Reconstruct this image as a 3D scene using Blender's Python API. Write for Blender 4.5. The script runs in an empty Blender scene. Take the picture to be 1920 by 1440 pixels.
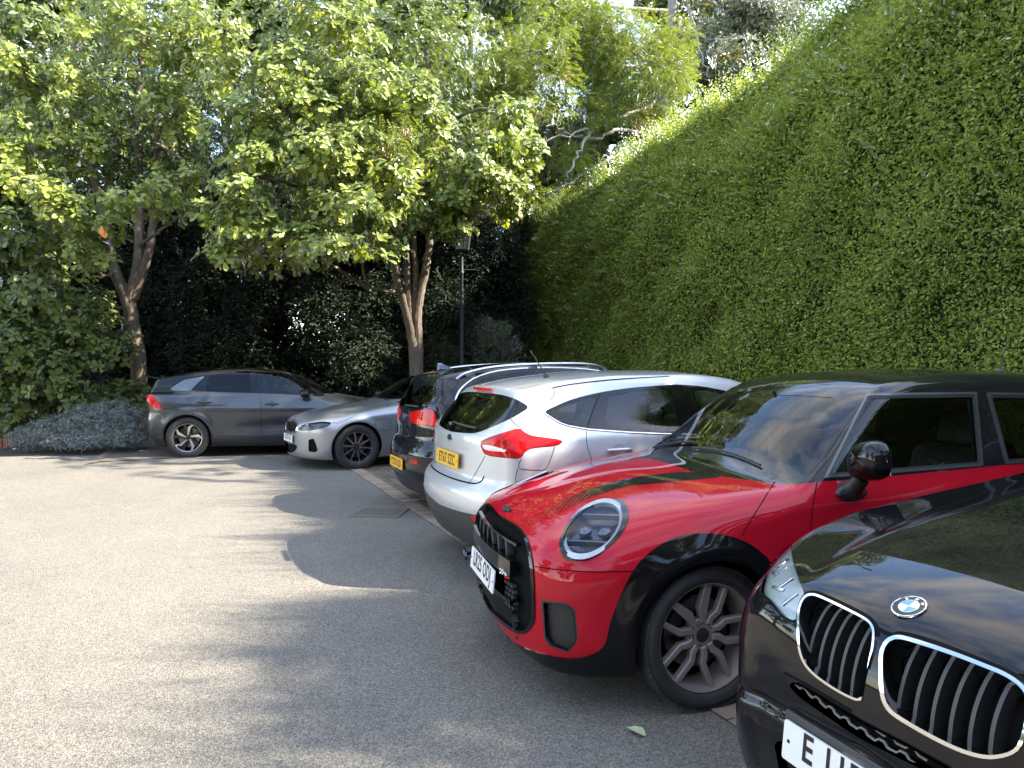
import bpy, bmesh, math, random
import numpy as np
from mathutils import Vector, Matrix, Euler
from mathutils.bvhtree import BVHTree

# ------------------------------------------------------------------ camera, sky, sun, exposure
scene = bpy.context.scene
C = scene.collection
R = math.radians
FPX, CAM_H, PITCH = 1360.0, 1.48, math.atan(30 / 1360.0)
cam_data = bpy.data.cameras.new('camera')
cam = bpy.data.objects.new('camera', cam_data)
C.objects.link(cam)
cam_data.sensor_width = 36.0
cam_data.lens = FPX / 1920.0 * 36.0
cam_data.clip_start = 0.05
cam_data.clip_end = 2000.0
cam.location = (0, 0, CAM_H)
cam.rotation_euler = (math.pi / 2 - PITCH, 0, 0)
scene.camera = cam

SUN_AZ = math.atan2(1.0, -0.06)        # clockwise from +Y: the sun stands beyond the hedge, square to the right
SUN_EL = R(40.3)
world = bpy.data.worlds.new('World')
scene.world = world
world.use_nodes = True
wn, wl = world.node_tree.nodes, world.node_tree.links
wn.clear()
w_out = wn.new('ShaderNodeOutputWorld')
w_bg = wn.new('ShaderNodeBackground')
w_bg.inputs['Strength'].default_value = 0.15
sky = wn.new('ShaderNodeTexSky')
sky.sky_type = 'NISHITA'
sky.sun_disc = False
sky.sun_elevation = SUN_EL
sky.sun_rotation = SUN_AZ
sky.dust_density = 0.3
w_tc = wn.new('ShaderNodeTexCoord')
w_map = wn.new('ShaderNodeMapping')
w_map.inputs['Scale'].default_value = (1.0, 1.0, 2.6)
w_noise = wn.new('ShaderNodeTexNoise')
w_noise.inputs['Scale'].default_value = 2.3
w_noise.inputs['Detail'].default_value = 9.0
w_noise.inputs['Roughness'].default_value = 0.6
w_noise.inputs['Distortion'].default_value = 0.25
w_ramp = wn.new('ShaderNodeValToRGB')
w_ramp.color_ramp.elements[0].position = 0.47
w_ramp.color_ramp.elements[1].position = 0.66
w_mix = wn.new('ShaderNodeMix')
w_mix.data_type = 'RGBA'
w_mix.inputs[7].default_value = (3.9, 3.7, 3.4, 1)      # white cloud against the physically bright sky
wl.new(w_tc.outputs['Generated'], w_map.inputs['Vector'])
wl.new(w_map.outputs['Vector'], w_noise.inputs['Vector'])
wl.new(w_noise.outputs['Fac'], w_ramp.inputs['Fac'])
wl.new(w_ramp.outputs['Color'], w_mix.inputs[0])
wl.new(sky.outputs['Color'], w_mix.inputs[6])
wl.new(w_mix.outputs[2], w_bg.inputs['Color'])
wl.new(w_bg.outputs['Background'], w_out.inputs['Surface'])

sun_data = bpy.data.lights.new('sun', 'SUN')
sun_data.energy = 3.8
sun_data.angle = R(0.5)
sun_data.color = (1.0, 0.91, 0.76)
sun = bpy.data.objects.new('sun', sun_data)
C.objects.link(sun)
sd = Vector((math.sin(SUN_AZ) * math.cos(SUN_EL), math.cos(SUN_AZ) * math.cos(SUN_EL), math.sin(SUN_EL)))
sun.rotation_euler = sd.to_track_quat('Z', 'Y').to_euler()
sun.location = sd * 60

scene.view_settings.view_transform = 'Standard'
scene.view_settings.look = 'None'
scene.view_settings.gamma = 1
scene.view_settings.exposure = 2.62
scene.render.engine = 'CYCLES'
scene.cycles.max_bounces = 10
scene.cycles.transparent_max_bounces = 12
scene.cycles.glossy_bounces = 5
scene.cycles.transmission_bounces = 6
scene.cycles.diffuse_bounces = 4
scene.cycles.use_denoising = True
scene.cycles.caustics_reflective = False
scene.cycles.caustics_refractive = False
try:
    scene.cycles.denoising_input_passes = 'RGB_ALBEDO_NORMAL'
except Exception:
    pass

def project(P):
    """world points (n,3) -> photograph pixels (1920x1440)"""
    P = np.asarray(P, float)
    x, y, z = P[:, 0], P[:, 1], P[:, 2] - CAM_H
    cp, sp = math.cos(PITCH), math.sin(PITCH)
    d = y * cp - z * sp
    up = y * sp + z * cp
    d = np.where(np.abs(d) < 1e-4, 1e-4, d)
    return np.stack([960 + FPX * x / d, 720 - FPX * up / d, d], 1)

def pixel_ray(u, v):
    cp, sp = math.cos(PITCH), math.sin(PITCH)
    a, b = (u - 960) / FPX, (720 - v) / FPX
    return Vector((0, 0, CAM_H)), Vector((a, cp + b * sp, -sp + b * cp)).normalized()

def at_ground(u, v, z=0.0):
    o, d = pixel_ray(u, v)
    return o + d * ((z - o.z) / d.z)

def at_depth(u, v, Y):
    o, d = pixel_ray(u, v)
    return o + d * (Y / d.y)

# ------------------------------------------------------------------ object helpers
def tag(o, label=None, cat=None, group=None, kind=None):
    if label: o['label'] = label
    if cat: o['category'] = cat
    if group: o['group'] = group
    if kind: o['kind'] = kind
    return o

def empty(name, loc=(0, 0, 0), rz=0.0, label=None, cat=None, group=None):
    o = bpy.data.objects.new(name, None)
    o.empty_display_size = 0.2
    C.objects.link(o)
    o.location = loc
    o.rotation_euler = (0, 0, rz)
    return tag(o, label, cat, group)

def mesh_np(name, V, faces, mat, parent=None, N=None, smooth=True, mats=None, midx=None):
    """faces: (m,k) int array (all the same size) or list of such arrays"""
    if not isinstance(faces, list): faces = [faces]
    faces = [np.asarray(f, np.int32) for f in faces if len(f)]
    me = bpy.data.meshes.new(name)
    V = np.ascontiguousarray(V, np.float32)
    me.vertices.add(len(V))
    me.vertices.foreach_set('co', V.ravel())
    loops = np.concatenate([f.ravel() for f in faces])
    sizes = np.concatenate([np.full(len(f), f.shape[1], np.int32) for f in faces])
    starts = np.concatenate([[0], np.cumsum(sizes)[:-1]]).astype(np.int32)
    me.loops.add(len(loops))
    me.loops.foreach_set('vertex_index', loops)
    me.polygons.add(len(sizes))
    me.polygons.foreach_set('loop_start', starts)
    me.polygons.foreach_set('loop_total', sizes)
    me.polygons.foreach_set('use_smooth', np.full(len(sizes), smooth))
    if mats:
        for m in mats: me.materials.append(m)
        me.polygons.foreach_set('material_index', np.asarray(midx, np.int32))
    else:
        me.materials.append(mat)
    me.update(calc_edges=True)
    me.validate()
    if N is not None and len(me.vertices) == len(N):
        me.normals_split_custom_set_from_vertices([tuple(n) for n in N])
    o = bpy.data.objects.new(name, me)
    C.objects.link(o)
    if parent is not None: o.parent = parent
    return o

def finish(name, bm, mat, parent=None, smooth=True, angle=35):
    me = bpy.data.meshes.new(name)
    bmesh.ops.recalc_face_normals(bm, faces=bm.faces)
    if smooth:
        for f in bm.faces: f.smooth = True
        for e in bm.edges:
            if len(e.link_faces) == 2 and e.calc_face_angle(0) > R(angle): e.smooth = False
    bm.to_mesh(me); bm.free()
    for m in (mat if isinstance(mat, (list, tuple)) else [mat]): me.materials.append(m)
    o = bpy.data.objects.new(name, me)
    C.objects.link(o)
    if parent is not None: o.parent = parent
    return o

def add_box(bm, c, s, rot=None, bevel=0.0, mi=0):
    r = bmesh.ops.create_cube(bm, size=1.0)
    M = Matrix.Translation(c) @ (rot.to_matrix().to_4x4() if isinstance(rot, Euler) else (rot or Matrix.Identity(4))) @ Matrix.Diagonal((s[0], s[1], s[2], 1))
    vs = r['verts']
    bmesh.ops.transform(bm, matrix=M, verts=vs)
    fs = list({f for v in vs for f in v.link_faces})
    for f in fs: f.material_index = mi
    if bevel > 0:
        es = list({e for v in vs for e in v.link_edges})
        bmesh.ops.bevel(bm, geom=es, offset=bevel, segments=2, affect='EDGES', profile=0.5, clamp_overlap=True)

def add_lathe(bm, prof, seg=48, axis='Y', center=(0, 0, 0), mi=0, close=False):
    """prof: list of (axial, radius)"""
    rings = []
    for a, r in prof:
        ring = []
        for k in range(seg):
            t = 2 * math.pi * k / seg
            c, s = r * math.cos(t), r * math.sin(t)
            p = {'Y': (c, a, s), 'Z': (c, s, a), 'X': (a, c, s)}[axis]
            ring.append(bm.verts.new((p[0] + center[0], p[1] + center[1], p[2] + center[2])))
        rings.append(ring)
    n = len(rings)
    for i in range(n - 1 if not close else n):
        A, B = rings[i], rings[(i + 1) % n]
        for k in range(seg):
            f = bm.faces.new((A[k], A[(k + 1) % seg], B[(k + 1) % seg], B[k]))
            f.material_index = mi
    return rings

def add_tube(bm, pts, rad, seg=8, mi=0, cap=True):
    """pts: list of 3-vectors; rad: number or list"""
    pts = [Vector(p) for p in pts]
    n = len(pts)
    rad = [rad] * n if not isinstance(rad, (list, tuple)) else rad
    rings = []
    up = Vector((0, 0, 1))
    prev = None
    for i, p in enumerate(pts):
        d = (pts[min(i + 1, n - 1)] - pts[max(i - 1, 0)])
        if d.length < 1e-9: d = Vector((0, 0, 1))
        d.normalize()
        a = prev if prev is not None else (up if abs(d.z) < 0.9 else Vector((1, 0, 0)))
        x = (a - d * a.dot(d))
        if x.length < 1e-6: x = d.orthogonal()
        x.normalize(); prev = x
        y = d.cross(x)
        rings.append([bm.verts.new(p + (x * math.cos(2 * math.pi * k / seg) + y * math.sin(2 * math.pi * k / seg)) * rad[i]) for k in range(seg)])
    for i in range(n - 1):
        for k in range(seg):
            f = bm.faces.new((rings[i][k], rings[i][(k + 1) % seg], rings[i + 1][(k + 1) % seg], rings[i + 1][k]))
            f.material_index = mi
    if cap:
        for rg in (rings[0], rings[-1]):
            try: bm.faces.new(rg).material_index = mi
            except ValueError: pass

def add_prism(bm, poly, z0, z1, M=None, mi=0, bevel=0.0):
    """extrude a 2-D polygon (x,y) between z0 and z1, then transform by M"""
    lo = [bm.verts.new((p[0], p[1], z0)) for p in poly]
    hi = [bm.verts.new((p[0], p[1], z1)) for p in poly]
    n = len(poly)
    fs = [bm.faces.new(lo[::-1]), bm.faces.new(hi)]
    for k in range(n):
        fs.append(bm.faces.new((lo[k], lo[(k + 1) % n], hi[(k + 1) % n], hi[k])))
    for f in fs: f.material_index = mi
    if bevel > 0:
        es = list({e for v in hi for e in v.link_edges if e.other_vert(v) in hi})
        r = bmesh.ops.bevel(bm, geom=es, offset=bevel, segments=1, affect='EDGES', clamp_overlap=True)
        vs = list({v for f in fs if f.is_valid for v in f.verts} | {v for v in r['verts']})
    else:
        vs = lo + hi
    if M is not None: bmesh.ops.transform(bm, matrix=M, verts=[v for v in vs if v.is_valid])

def chaikin(p, n=2, closed=True):
    p = np.asarray(p, float)
    for _ in range(n):
        q = np.roll(p, -1, 0) if closed else p[1:]
        a = p if closed else p[:-1]
        r = np.empty((2 * len(a), p.shape[1]))
        r[0::2] = a * .75 + q * .25
        r[1::2] = a * .25 + q * .75
        if not closed: r = np.vstack([p[:1], r, p[-1:]])
        p = r
    return p

def ellipse(c, a, b, rot=0, n=40):
    t = np.linspace(0, 2 * math.pi, n, endpoint=False)
    x, y = a * np.cos(t), b * np.sin(t)
    return np.stack([c[0] + x * math.cos(rot) - y * math.sin(rot), c[1] + x * math.sin(rot) + y * math.cos(rot)], 1)

# ------------------------------------------------------------------ materials
class NT:
    def __init__(s, name):
        s.m = bpy.data.materials.new(name); s.m.use_nodes = True
        s.t = s.m.node_tree; s.n = s.t.nodes; s.l = s.t.links
        s.n.clear(); s.out = s.n.new('ShaderNodeOutputMaterial')
    def new(s, typ, **kw):
        nd = s.n.new('ShaderNode' + typ)
        for k, v in kw.items():
            if k.startswith('_'): setattr(nd, k[1:], v)
            else:
                i = nd.inputs[int(k[1:])] if k[0] == 'i' and k[1:].isdigit() else nd.inputs[k.replace('__', ' ')]
                if hasattr(v, 'node'): s.l.new(v, i)
                else: i.default_value = v
        return nd
    def bsdf(s, **kw):
        b = s.new('BsdfPrincipled', **kw)
        s.l.new(b.outputs[0], s.out.inputs[0]); return b
    def ramp(s, fac, stops):
        r = s.new('ValToRGB'); s.l.new(fac, r.inputs[0])
        e = r.color_ramp.elements
        while len(e) < len(stops): e.new(0.5)
        for k, (p, c) in enumerate(stops):
            e[k].position = p; e[k].color = (c[0], c[1], c[2], 1)
        return r.outputs[0]
    def noise(s, vec=None, scale=5, detail=4, rough=0.5, dist=0):
        n = s.new('TexNoise', Scale=scale, Detail=detail, Roughness=rough, Distortion=dist)
        if vec is not None: s.l.new(vec, n.inputs['Vector'])
        return n.outputs['Fac']
    def coord(s, k='Object'): return s.new('TexCoord').outputs[k]
    def bump(s, h, strength=0.3, dist=0.01):
        return s.new('Bump', Strength=strength, Distance=dist, Height=h).outputs[0]
    def math(s, op, a, b=0.0):
        n = s.new('Math', _operation=op, i0=a, i1=b); return n.outputs[0]
    def mix(s, f, a, b):
        n = s.new('Mix', _data_type='RGBA', i0=f, i6=a, i7=b); return n.outputs[2]

_M = {}
def simple(name, col, rough=0.5, metal=0.0, coat=0.0, coat_rough=0.03, spec=0.5, **kw):
    if name in _M: return _M[name]
    t = NT(name)
    t.bsdf(**{'Base__Color': (*col, 1), 'Roughness': rough, 'Metallic': metal, 'Coat__Weight': coat, 'Coat__Roughness': coat_rough, 'Specular__IOR__Level': spec, **kw})
    _M[name] = t.m
    return t.m

def paint(name, col, metal=0.0, rough=0.35, flake=0.0, coat=1.0, dust=0.06):
    if name in _M: return _M[name]
    t = NT(name)
    co = t.coord('Object')
    d = t.noise(co, 3.0, 8, 0.7)
    sp = t.noise(co, 160.0, 2, 0.5)
    spots = t.ramp(sp, [(0.70, (0, 0, 0)), (0.76, (1, 1, 1))])
    f = t.math('MULTIPLY', t.math('ADD', t.math('MULTIPLY', d, 0.8), t.math('MULTIPLY', spots, 0.6)), dust)
    base = t.mix(f, (*col, 1), (0.45, 0.42, 0.37, 1))
    b = t.bsdf(Base__Color=base, Metallic=metal, Roughness=rough, Coat__Weight=coat, Coat__Roughness=0.02, Coat__IOR=1.40, Specular__IOR__Level=(0.0 if metal < .2 else .3))
    if flake > 0:
        v = t.new('TexVoronoi', Scale=900.0); t.l.new(co, v.inputs['Vector'])
        nm = t.new('NormalMap', Strength=flake)
        t.l.new(v.outputs['Color'], nm.inputs['Color'])
        bp = t.bump(v.outputs['Distance'], flake, 0.002)
        t.l.new(bp, b.inputs['Normal'])
    _M[name] = t.m
    return t.m

def tinted_glass(name, tint=(0.5, 0.52, 0.5), ior=1.5, rough=0.0, refl=.9):
    """thin pane: Fresnel reflection over tinted see-through"""
    if name in _M: return _M[name]
    t = NT(name)
    fr = t.new('Fresnel', IOR=ior)
    tr = t.new('BsdfTransparent', Color=(*tint, 1))
    gl = t.new('BsdfGlossy', Color=(1, 1, 1, 1), Roughness=rough)
    fac = t.math('MULTIPLY', fr.outputs[0], refl)
    mx = t.new('MixShader', i0=fac, i1=tr.outputs[0], i2=gl.outputs[0])
    t.l.new(mx.outputs[0], t.out.inputs[0])
    _M[name] = t.m
    return t.m

M_BLACK_GLOSS = simple('black_gloss', (0.005, 0.005, 0.0055), 0.05, 0, 0.0, spec=0.36)
M_PLASTIC = simple('black_plastic', (0.018, 0.018, 0.019), 0.5)
M_PLASTIC_GREY = simple('grey_plastic', (0.035, 0.035, 0.036), 0.55)
M_SEAM = simple('panel_gap_dark', (0.004, 0.004, 0.004), 0.8, spec=0.1)
M_CHROME = simple('chrome', (0.75, 0.75, 0.76), 0.06, 1.0)
M_SATIN = simple('satin_metal', (0.55, 0.55, 0.56), 0.28, 1.0)
M_TRIM_GREY = simple('dark_satin_trim', (0.10, 0.10, 0.105), 0.3, 0.6)
M_ALLOY_DARK = simple('dark_bronze_alloy', (0.235, 0.20, 0.172), 0.45, 0.2)
M_ALLOY_CUT = simple('machined_alloy', (0.62, 0.62, 0.63), 0.25, 1.0)
M_ALLOY_BLACK = simple('black_alloy', (0.012, 0.012, 0.013), 0.25, 0.2, 0.5)
M_DISC = simple('brake_disc_steel', (0.20, 0.19, 0.18), 0.35, 1.0)
M_INTERIOR = simple('interior_dark', (0.022, 0.022, 0.024), 0.75)
M_DASH = simple('dashboard_vinyl', (0.045, 0.047, 0.05), 0.6)
M_SEAT = simple('seat_leather', (0.018, 0.018, 0.019), 0.5)
M_WHITE_PLATE = simple('plate_white', (0.78, 0.78, 0.76), 0.35, spec=0.4)
M_YELLOW_PLATE = simple('plate_yellow', (0.85, 0.46, 0.01), 0.35, spec=0.4)
M_PLATE_TEXT = simple('plate_black', (0.01, 0.01, 0.01), 0.4)
M_GLASS = tinted_glass('car_window_glass', (0.74, 0.80, 0.76))
M_GLASS_DARK = tinted_glass('privacy_glass', (0.10, 0.11, 0.11), refl=.65)
M_SCREEN = tinted_glass('windscreen_glass', (0.72, 0.78, 0.74), refl=.75)
M_LENS = tinted_glass('lamp_lens', (0.95, 0.97, 0.97), 1.22)
M_REFLECTOR = simple('lamp_reflector', (0.62, 0.64, 0.68), 0.22, 1.0)
M_LAMP_DARK = simple('lamp_inner_dark', (0.05, 0.06, 0.09), 0.25, 0.4)
M_DRL = simple('lamp_light_guide', (0.42, 0.45, 0.48), 0.3, coat=0.5)
M_MIRROR = simple('mirror_glass', (0.8, 0.8, 0.8), 0.02, 1.0)
M_LED_BLUE = simple('roundel_blue', (0.02, 0.22, 0.62), 0.25, coat=1)
M_LED_WHITE = simple('roundel_white', (0.8, 0.8, 0.8), 0.25, coat=1)

def rubber_mat():
    t = NT('tyre_rubber')
    co = t.coord('Object')
    n = t.noise(co, 60, 3, 0.6)
    n2 = t.noise(co, 6, 4, 0.6)
    col = t.ramp(n2, [(0.3, (0.016, 0.016, 0.016)), (0.7, (0.038, 0.036, 0.034))])
    t.bsdf(Base__Color=col, Roughness=0.72, Normal=t.bump(n, 0.15, 0.003))
    return t.m
M_RUBBER = rubber_mat()

def red_lens_mat():
    t = NT('red_lamp_lens')
    co = t.coord('Object')
    w = t.new('TexWave', Scale=28.0, Distortion=0.0, _bands_direction='Z'); t.l.new(co, w.inputs['Vector'])
    n = t.noise(co, 7, 3, 0.5)
    c = t.ramp(n, [(0.35, (0.40, 0.003, 0.005)), (0.65, (0.68, 0.012, 0.012))])
    t.bsdf(Base__Color=c, Roughness=0.3, Specular__IOR__Level=0.0, Coat__Weight=.8, Coat__Roughness=0.02, Coat__IOR=1.35, Normal=t.bump(w.outputs['Fac'], 0.12, 0.004))
    return t.m
M_RED_LENS = red_lens_mat()
# ------------------------------------------------------------------ car bodies: a smooth solid from profile curves, sampled and cut into panels
def pchip(xk, yk, x):
    xk = np.asarray(xk, float); yk = np.asarray(yk, float)
    o = np.argsort(xk); xk, yk = xk[o], yk[o]
    h = np.diff(xk); d = np.diff(yk) / h
    m = np.zeros_like(yk)
    if len(xk) == 2: m[:] = d[0]
    else:
        w1 = 2 * h[1:] + h[:-1]; w2 = h[1:] + 2 * h[:-1]
        ok = d[1:] * d[:-1] > 0
        with np.errstate(divide='ignore', invalid='ignore'):
            mm = (w1 + w2) / (w1 / d[:-1] + w2 / d[1:])
        m[1:-1] = np.where(ok, mm, 0)
        m[0], m[-1] = d[0], d[-1]
    i = np.clip(np.searchsorted(xk, x) - 1, 0, len(h) - 1)
    xx = np.clip(x, xk[0], xk[-1])
    t = (xx - xk[i]) / h[i]
    return (yk[i] * (1 + 2 * t) * (1 - t) ** 2 + m[i] * h[i] * t * (1 - t) ** 2 + yk[i + 1] * t * t * (3 - 2 * t) + m[i + 1] * h[i] * t * t * (t - 1))

def gauss1(a, s, axis):
    if s <= 0: return a
    r = int(3 * s + 1); k = np.exp(-.5 * (np.arange(-r, r + 1) / s) ** 2); k /= k.sum()
    a = np.moveaxis(a, axis, 0)
    p = np.concatenate([2 * a[:1] - a[1:r + 1][::-1], a, 2 * a[-1:] - a[-r - 1:-1][::-1]])
    out = sum(k[j] * p[j:j + len(a)] for j in range(2 * r + 1))
    return np.moveaxis(out, 0, axis)

def smax(a, b, k):
    h = np.maximum(k - np.abs(a - b), 0) / k
    return np.maximum(a, b) + h * h * k * .25

def bilerp(T, x0, y0, h, x, y):
    fx = np.clip((x - x0) / h, 0, T.shape[0] - 1.001); fy = np.clip((y - y0) / h, 0, T.shape[1] - 1.001)
    i = fx.astype(int); j = fy.astype(int); a = fx - i; b = fy - j
    return T[i, j] * (1 - a) * (1 - b) + T[i + 1, j] * a * (1 - b) + T[i, j + 1] * (1 - a) * b + T[i + 1, j + 1] * a * b

def seg_dist(poly, P, closed=True):
    poly = np.asarray(poly, float)
    A = poly if closed else poly[:-1]
    B = np.roll(poly, -1, 0) if closed else poly[1:]
    best = np.full(len(P), 1e9)
    for a, b in zip(A, B):
        d = b - a; L = d @ d + 1e-12
        t = np.clip(((P - a) @ d) / L, 0, 1)
        q = P - a - t[:, None] * d
        best = np.minimum(best, np.einsum('ij,ij->i', q, q))
    return np.sqrt(best)

def poly_sdf(poly, P, far=None):
    """signed distance of points P (n,2) to a closed polygon, negative inside"""
    poly = np.asarray(poly, float)
    lo, hi = poly.min(0), poly.max(0)
    m = far if far is not None else 0.25 * np.max(hi - lo) + 1e-3
    near = np.all((P > lo - m) & (P < hi + m), 1)
    out = np.full(len(P), 1e3)
    Q = P[near]
    if len(Q) == 0: return out
    d = seg_dist(poly, Q)
    inside = np.zeros(len(Q), bool)
    B = np.roll(poly, -1, 0)
    for a, b in zip(poly, B):
        c = (a[1] > Q[:, 1]) != (b[1] > Q[:, 1])
        with np.errstate(divide='ignore', invalid='ignore'):
            xi = (b[0] - a[0]) * (Q[:, 1] - a[1]) / (b[1] - a[1] + 1e-15) + a[0]
        inside ^= c & (Q[:, 0] < xi)
    out[near] = np.where(inside, -d, d)
    return out

class Body:
    """local frame: X forward with the front axle at x=0, Y left, Z up from the ground"""
    def __init__(s, x_rear, x_front, top, rows, front, rear, crown=((-9, .04), (9, .04)), sweep=((-9, 0), (9, 0)),
                 k_top=((-9, .06), (9, .06)), k_front=.05, k_rear=.05, k_bot=.03, zbot=.18, plan_f=(.10, .05), plan_r=(.06, .04),
                 hw=.85, h=.016, zc=.62, dz=None, dw=None, dxf=None, dxr=None, sm_top=1.2, sm_side=(1.5, 1.0), xgrid=None, zmax=1.65):
        s.g = .01
        s.x0 = x_rear - .25; s.x1 = x_front + .25
        xs = np.arange(s.x0, s.x1 + .005, s.g); s.xs = xs
        zs = np.arange(0., zmax + .3, s.g)
        s.sweep = sweep; s.crown = crown; s.kt = k_top
        s.kf, s.kr, s.kb, s.zbot = k_front, k_rear, k_bot, zbot
        s.plan_f, s.plan_r, s.hw = plan_f, plan_r, hw
        s.dz, s.dw, s.dxf, s.dxr = dz, dw, dxf, dxr
        t = np.asarray(top, float)
        s.topz = gauss1(pchip(t[:, 0], t[:, 1], xs), sm_top, 0)
        rz = np.stack([pchip([p[0] for p in r], [p[1] for p in r], xs) if len(r) > 1 else np.full(len(xs), r[0][1]) for r in rows], 1)
        ry = np.stack([pchip([p[0] for p in r], [p[2] for p in r], xs) if len(r) > 1 else np.full(len(xs), r[0][2]) for r in rows], 1)
        W = np.empty((len(xs), len(zs)))
        for i in range(len(xs)):
            o = np.argsort(rz[i]); zz = rz[i][o] + np.arange(rz.shape[1]) * 1e-5
            W[i] = pchip(zz, ry[i][o], zs)
        s.W = gauss1(gauss1(W, sm_side[0], 0), sm_side[1], 1)
        f = np.asarray(front, float); s.fx = gauss1(pchip(f[:, 0], f[:, 1], zs), 1.0, 0)
        r = np.asarray(rear, float); s.rx = gauss1(pchip(r[:, 0], r[:, 1], zs), 1.0, 0)
        s.zs = zs
        s.build(x_rear, x_front, h, zc, zmax, xgrid)
    def wid(s, x, z):
        w = bilerp(s.W, s.x0, 0., s.g, x, z)
        return w + s.dw(x, z) if s.dw else w
    def topf(s, x, y):
        q = np.interp(x, [p[0] for p in s.sweep], [p[1] for p in s.sweep])
        c = np.interp(x, [p[0] for p in s.crown], [p[1] for p in s.crown])
        xx = np.clip(x + q * y * y, s.x0, s.x1 - .02)
        z = np.interp(xx, s.xs, s.topz) - c * y * y
        return z + s.dz(x, y) if s.dz else z
    def field(s, P):
        x, y, z = P[:, 0], np.abs(P[:, 1]), P[:, 2]
        t = y / s.hw
        side = y - s.wid(x, z)
        top = z - s.topf(x, y)
        fr = x - (np.interp(z, s.zs, s.fx) - s.plan_f[0] * t ** 2 - s.plan_f[1] * t ** 6)
        if s.dxf: fr = fr - s.dxf(y, z)
        re = (np.interp(z, s.zs, s.rx) + s.plan_r[0] * t ** 2 + s.plan_r[1] * t ** 6) - x
        if s.dxr: re = re - s.dxr(y, z)
        kt = np.interp(x, [p[0] for p in s.kt], [p[1] for p in s.kt])
        e = smax(side, top, kt)
        e = smax(e, fr, s.kf); e = smax(e, re, s.kr)
        return smax(e, s.zbot - z, s.kb)
    def build(s, xr, xf, h, zc, zmax, xgrid):
        hx = xgrid if xgrid is not None else np.linspace(xr, xf, int((xf - xr) / h) + 1)
        ny = int(2 * .92 / h) // 2 * 2; nz = int((zmax - .1) / h)
        hy = np.linspace(-.92, .92, ny + 1); hz = np.linspace(.1, zmax, nz + 1)
        Vs, Fs, off = [], [], 0
        def grid(a, b, fn, flip):
            nonlocal off
            A, B = np.meshgrid(a, b, indexing='ij')
            P = fn(A.ravel(), B.ravel())
            n, m = len(a), len(b)
            i, j = np.meshgrid(np.arange(n - 1), np.arange(m - 1), indexing='ij')
            k = (i * m + j).ravel() + off
            q = np.stack([k, k + m, k + m + 1, k + 1], 1)
            if flip: q = q[:, ::-1]
            Vs.append(P); Fs.append(q); off += len(P)
        cst = lambda v, a: np.full_like(a, v)
        grid(hx, hy, lambda a, b: np.stack([a, b, cst(zmax, a)], 1), False)
        grid(hx, hy, lambda a, b: np.stack([a, b, cst(.1, a)], 1), True)
        grid(hx, hz, lambda a, b: np.stack([a, cst(.92, a), b], 1), True)
        grid(hx, hz, lambda a, b: np.stack([a, cst(-.92, a), b], 1), False)
        grid(hy, hz, lambda a, b: np.stack([cst(xf, a), a, b], 1), False)
        grid(hy, hz, lambda a, b: np.stack([cst(xr, a), a, b], 1), True)
        V = np.concatenate(Vs); F = np.concatenate(Fs)
        key = np.round(V * 1e5).astype(np.int64)
        _, idx, inv = np.unique(key, axis=0, return_index=True, return_inverse=True)
        inv = inv.ravel()
        V = V[idx]; F = inv[F]
        Cn = np.stack([np.clip(V[:, 0], xr + .45, xf - .45), np.zeros(len(V)), np.full(len(V), zc)], 1)
        D = V - Cn
        lo = np.zeros(len(V)); hi = np.full(len(V), 1.25)
        for _ in range(24):
            mid = (lo + hi) / 2
            neg = s.field(Cn + D * mid[:, None]) < 0
            lo = np.where(neg, mid, lo); hi = np.where(neg, hi, mid)
        s.V = Cn + D * ((lo + hi) / 2)[:, None]
        s.F = np.concatenate([F[:, [0, 1, 2]], F[:, [0, 2, 3]]])
        # normals
        a, b, c = s.V[s.F[:, 0]], s.V[s.F[:, 1]], s.V[s.F[:, 2]]
        n = np.cross(b - a, c - a)
        N = np.zeros_like(s.V)
        for k in range(3): np.add.at(N, s.F[:, k], n)
        s.N = N / (np.linalg.norm(N, axis=1, keepdims=True) + 1e-12)
        s.L = np.zeros(len(s.F), int)
        s.names = ['body']
        s.bvh = BVHTree.FromPolygons(s.V.tolist(), s.F.tolist())
        s.X = None
    def place(s, loc, heading, scale=1.0):
        """heading: rotation about Z of the forward axis"""
        s.loc = np.array(loc, float); s.hd = heading; s.sc = scale
        c, n = math.cos(heading), math.sin(heading)
        s.Rm = np.array([[c, -n, 0], [n, c, 0], [0, 0, 1.]])
    def world(s, P): return (np.asarray(P) * s.sc) @ s.Rm.T + s.loc
    def to_local(s, p): return ((np.asarray(p) - s.loc) @ s.Rm) / s.sc
    def label(s, name):
        if name not in s.names: s.names.append(name)
        return s.names.index(name)
    # ---- cutting
    def cut(s, d, name, mask=None, only=None):
        """split triangles on the zero line of d (one value per vertex); those with d<0 become region `name`"""
        d = np.where(np.abs(d) < 1e-7, 1e-7, d)
        ok = np.ones(len(s.F), bool) if mask is None else mask.copy()
        if only is not None: ok &= np.isin(s.L, [s.label(n) for n in only])
        neg = d[s.F] < 0
        cnt = neg.sum(1)
        lab = s.label(name)
        s.L[ok & (cnt == 3)] = lab
        mix = np.where(ok & (cnt > 0) & (cnt < 3))[0]
        if len(mix) == 0: return
        f = s.F[mix]; ng = neg[mix]
        lone_neg = cnt[mix] == 1
        lone = np.where(lone_neg, ng.argmax(1), (~ng).argmax(1))
        r = np.arange(len(f))
        v0, v1, v2 = f[r, lone], f[r, (lone + 1) % 3], f[r, (lone + 2) % 3]
        E = np.concatenate([np.stack([v0, v1], 1), np.stack([v0, v2], 1)])
        Es = np.sort(E, 1)
        u, inv = np.unique(Es, axis=0, return_inverse=True); inv = inv.ravel()
        da, db = d[u[:, 0]], d[u[:, 1]]
        t = np.clip(da / (da - db), .002, .998)[:, None]
        nv = s.V[u[:, 0]] * (1 - t) + s.V[u[:, 1]] * t
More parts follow.
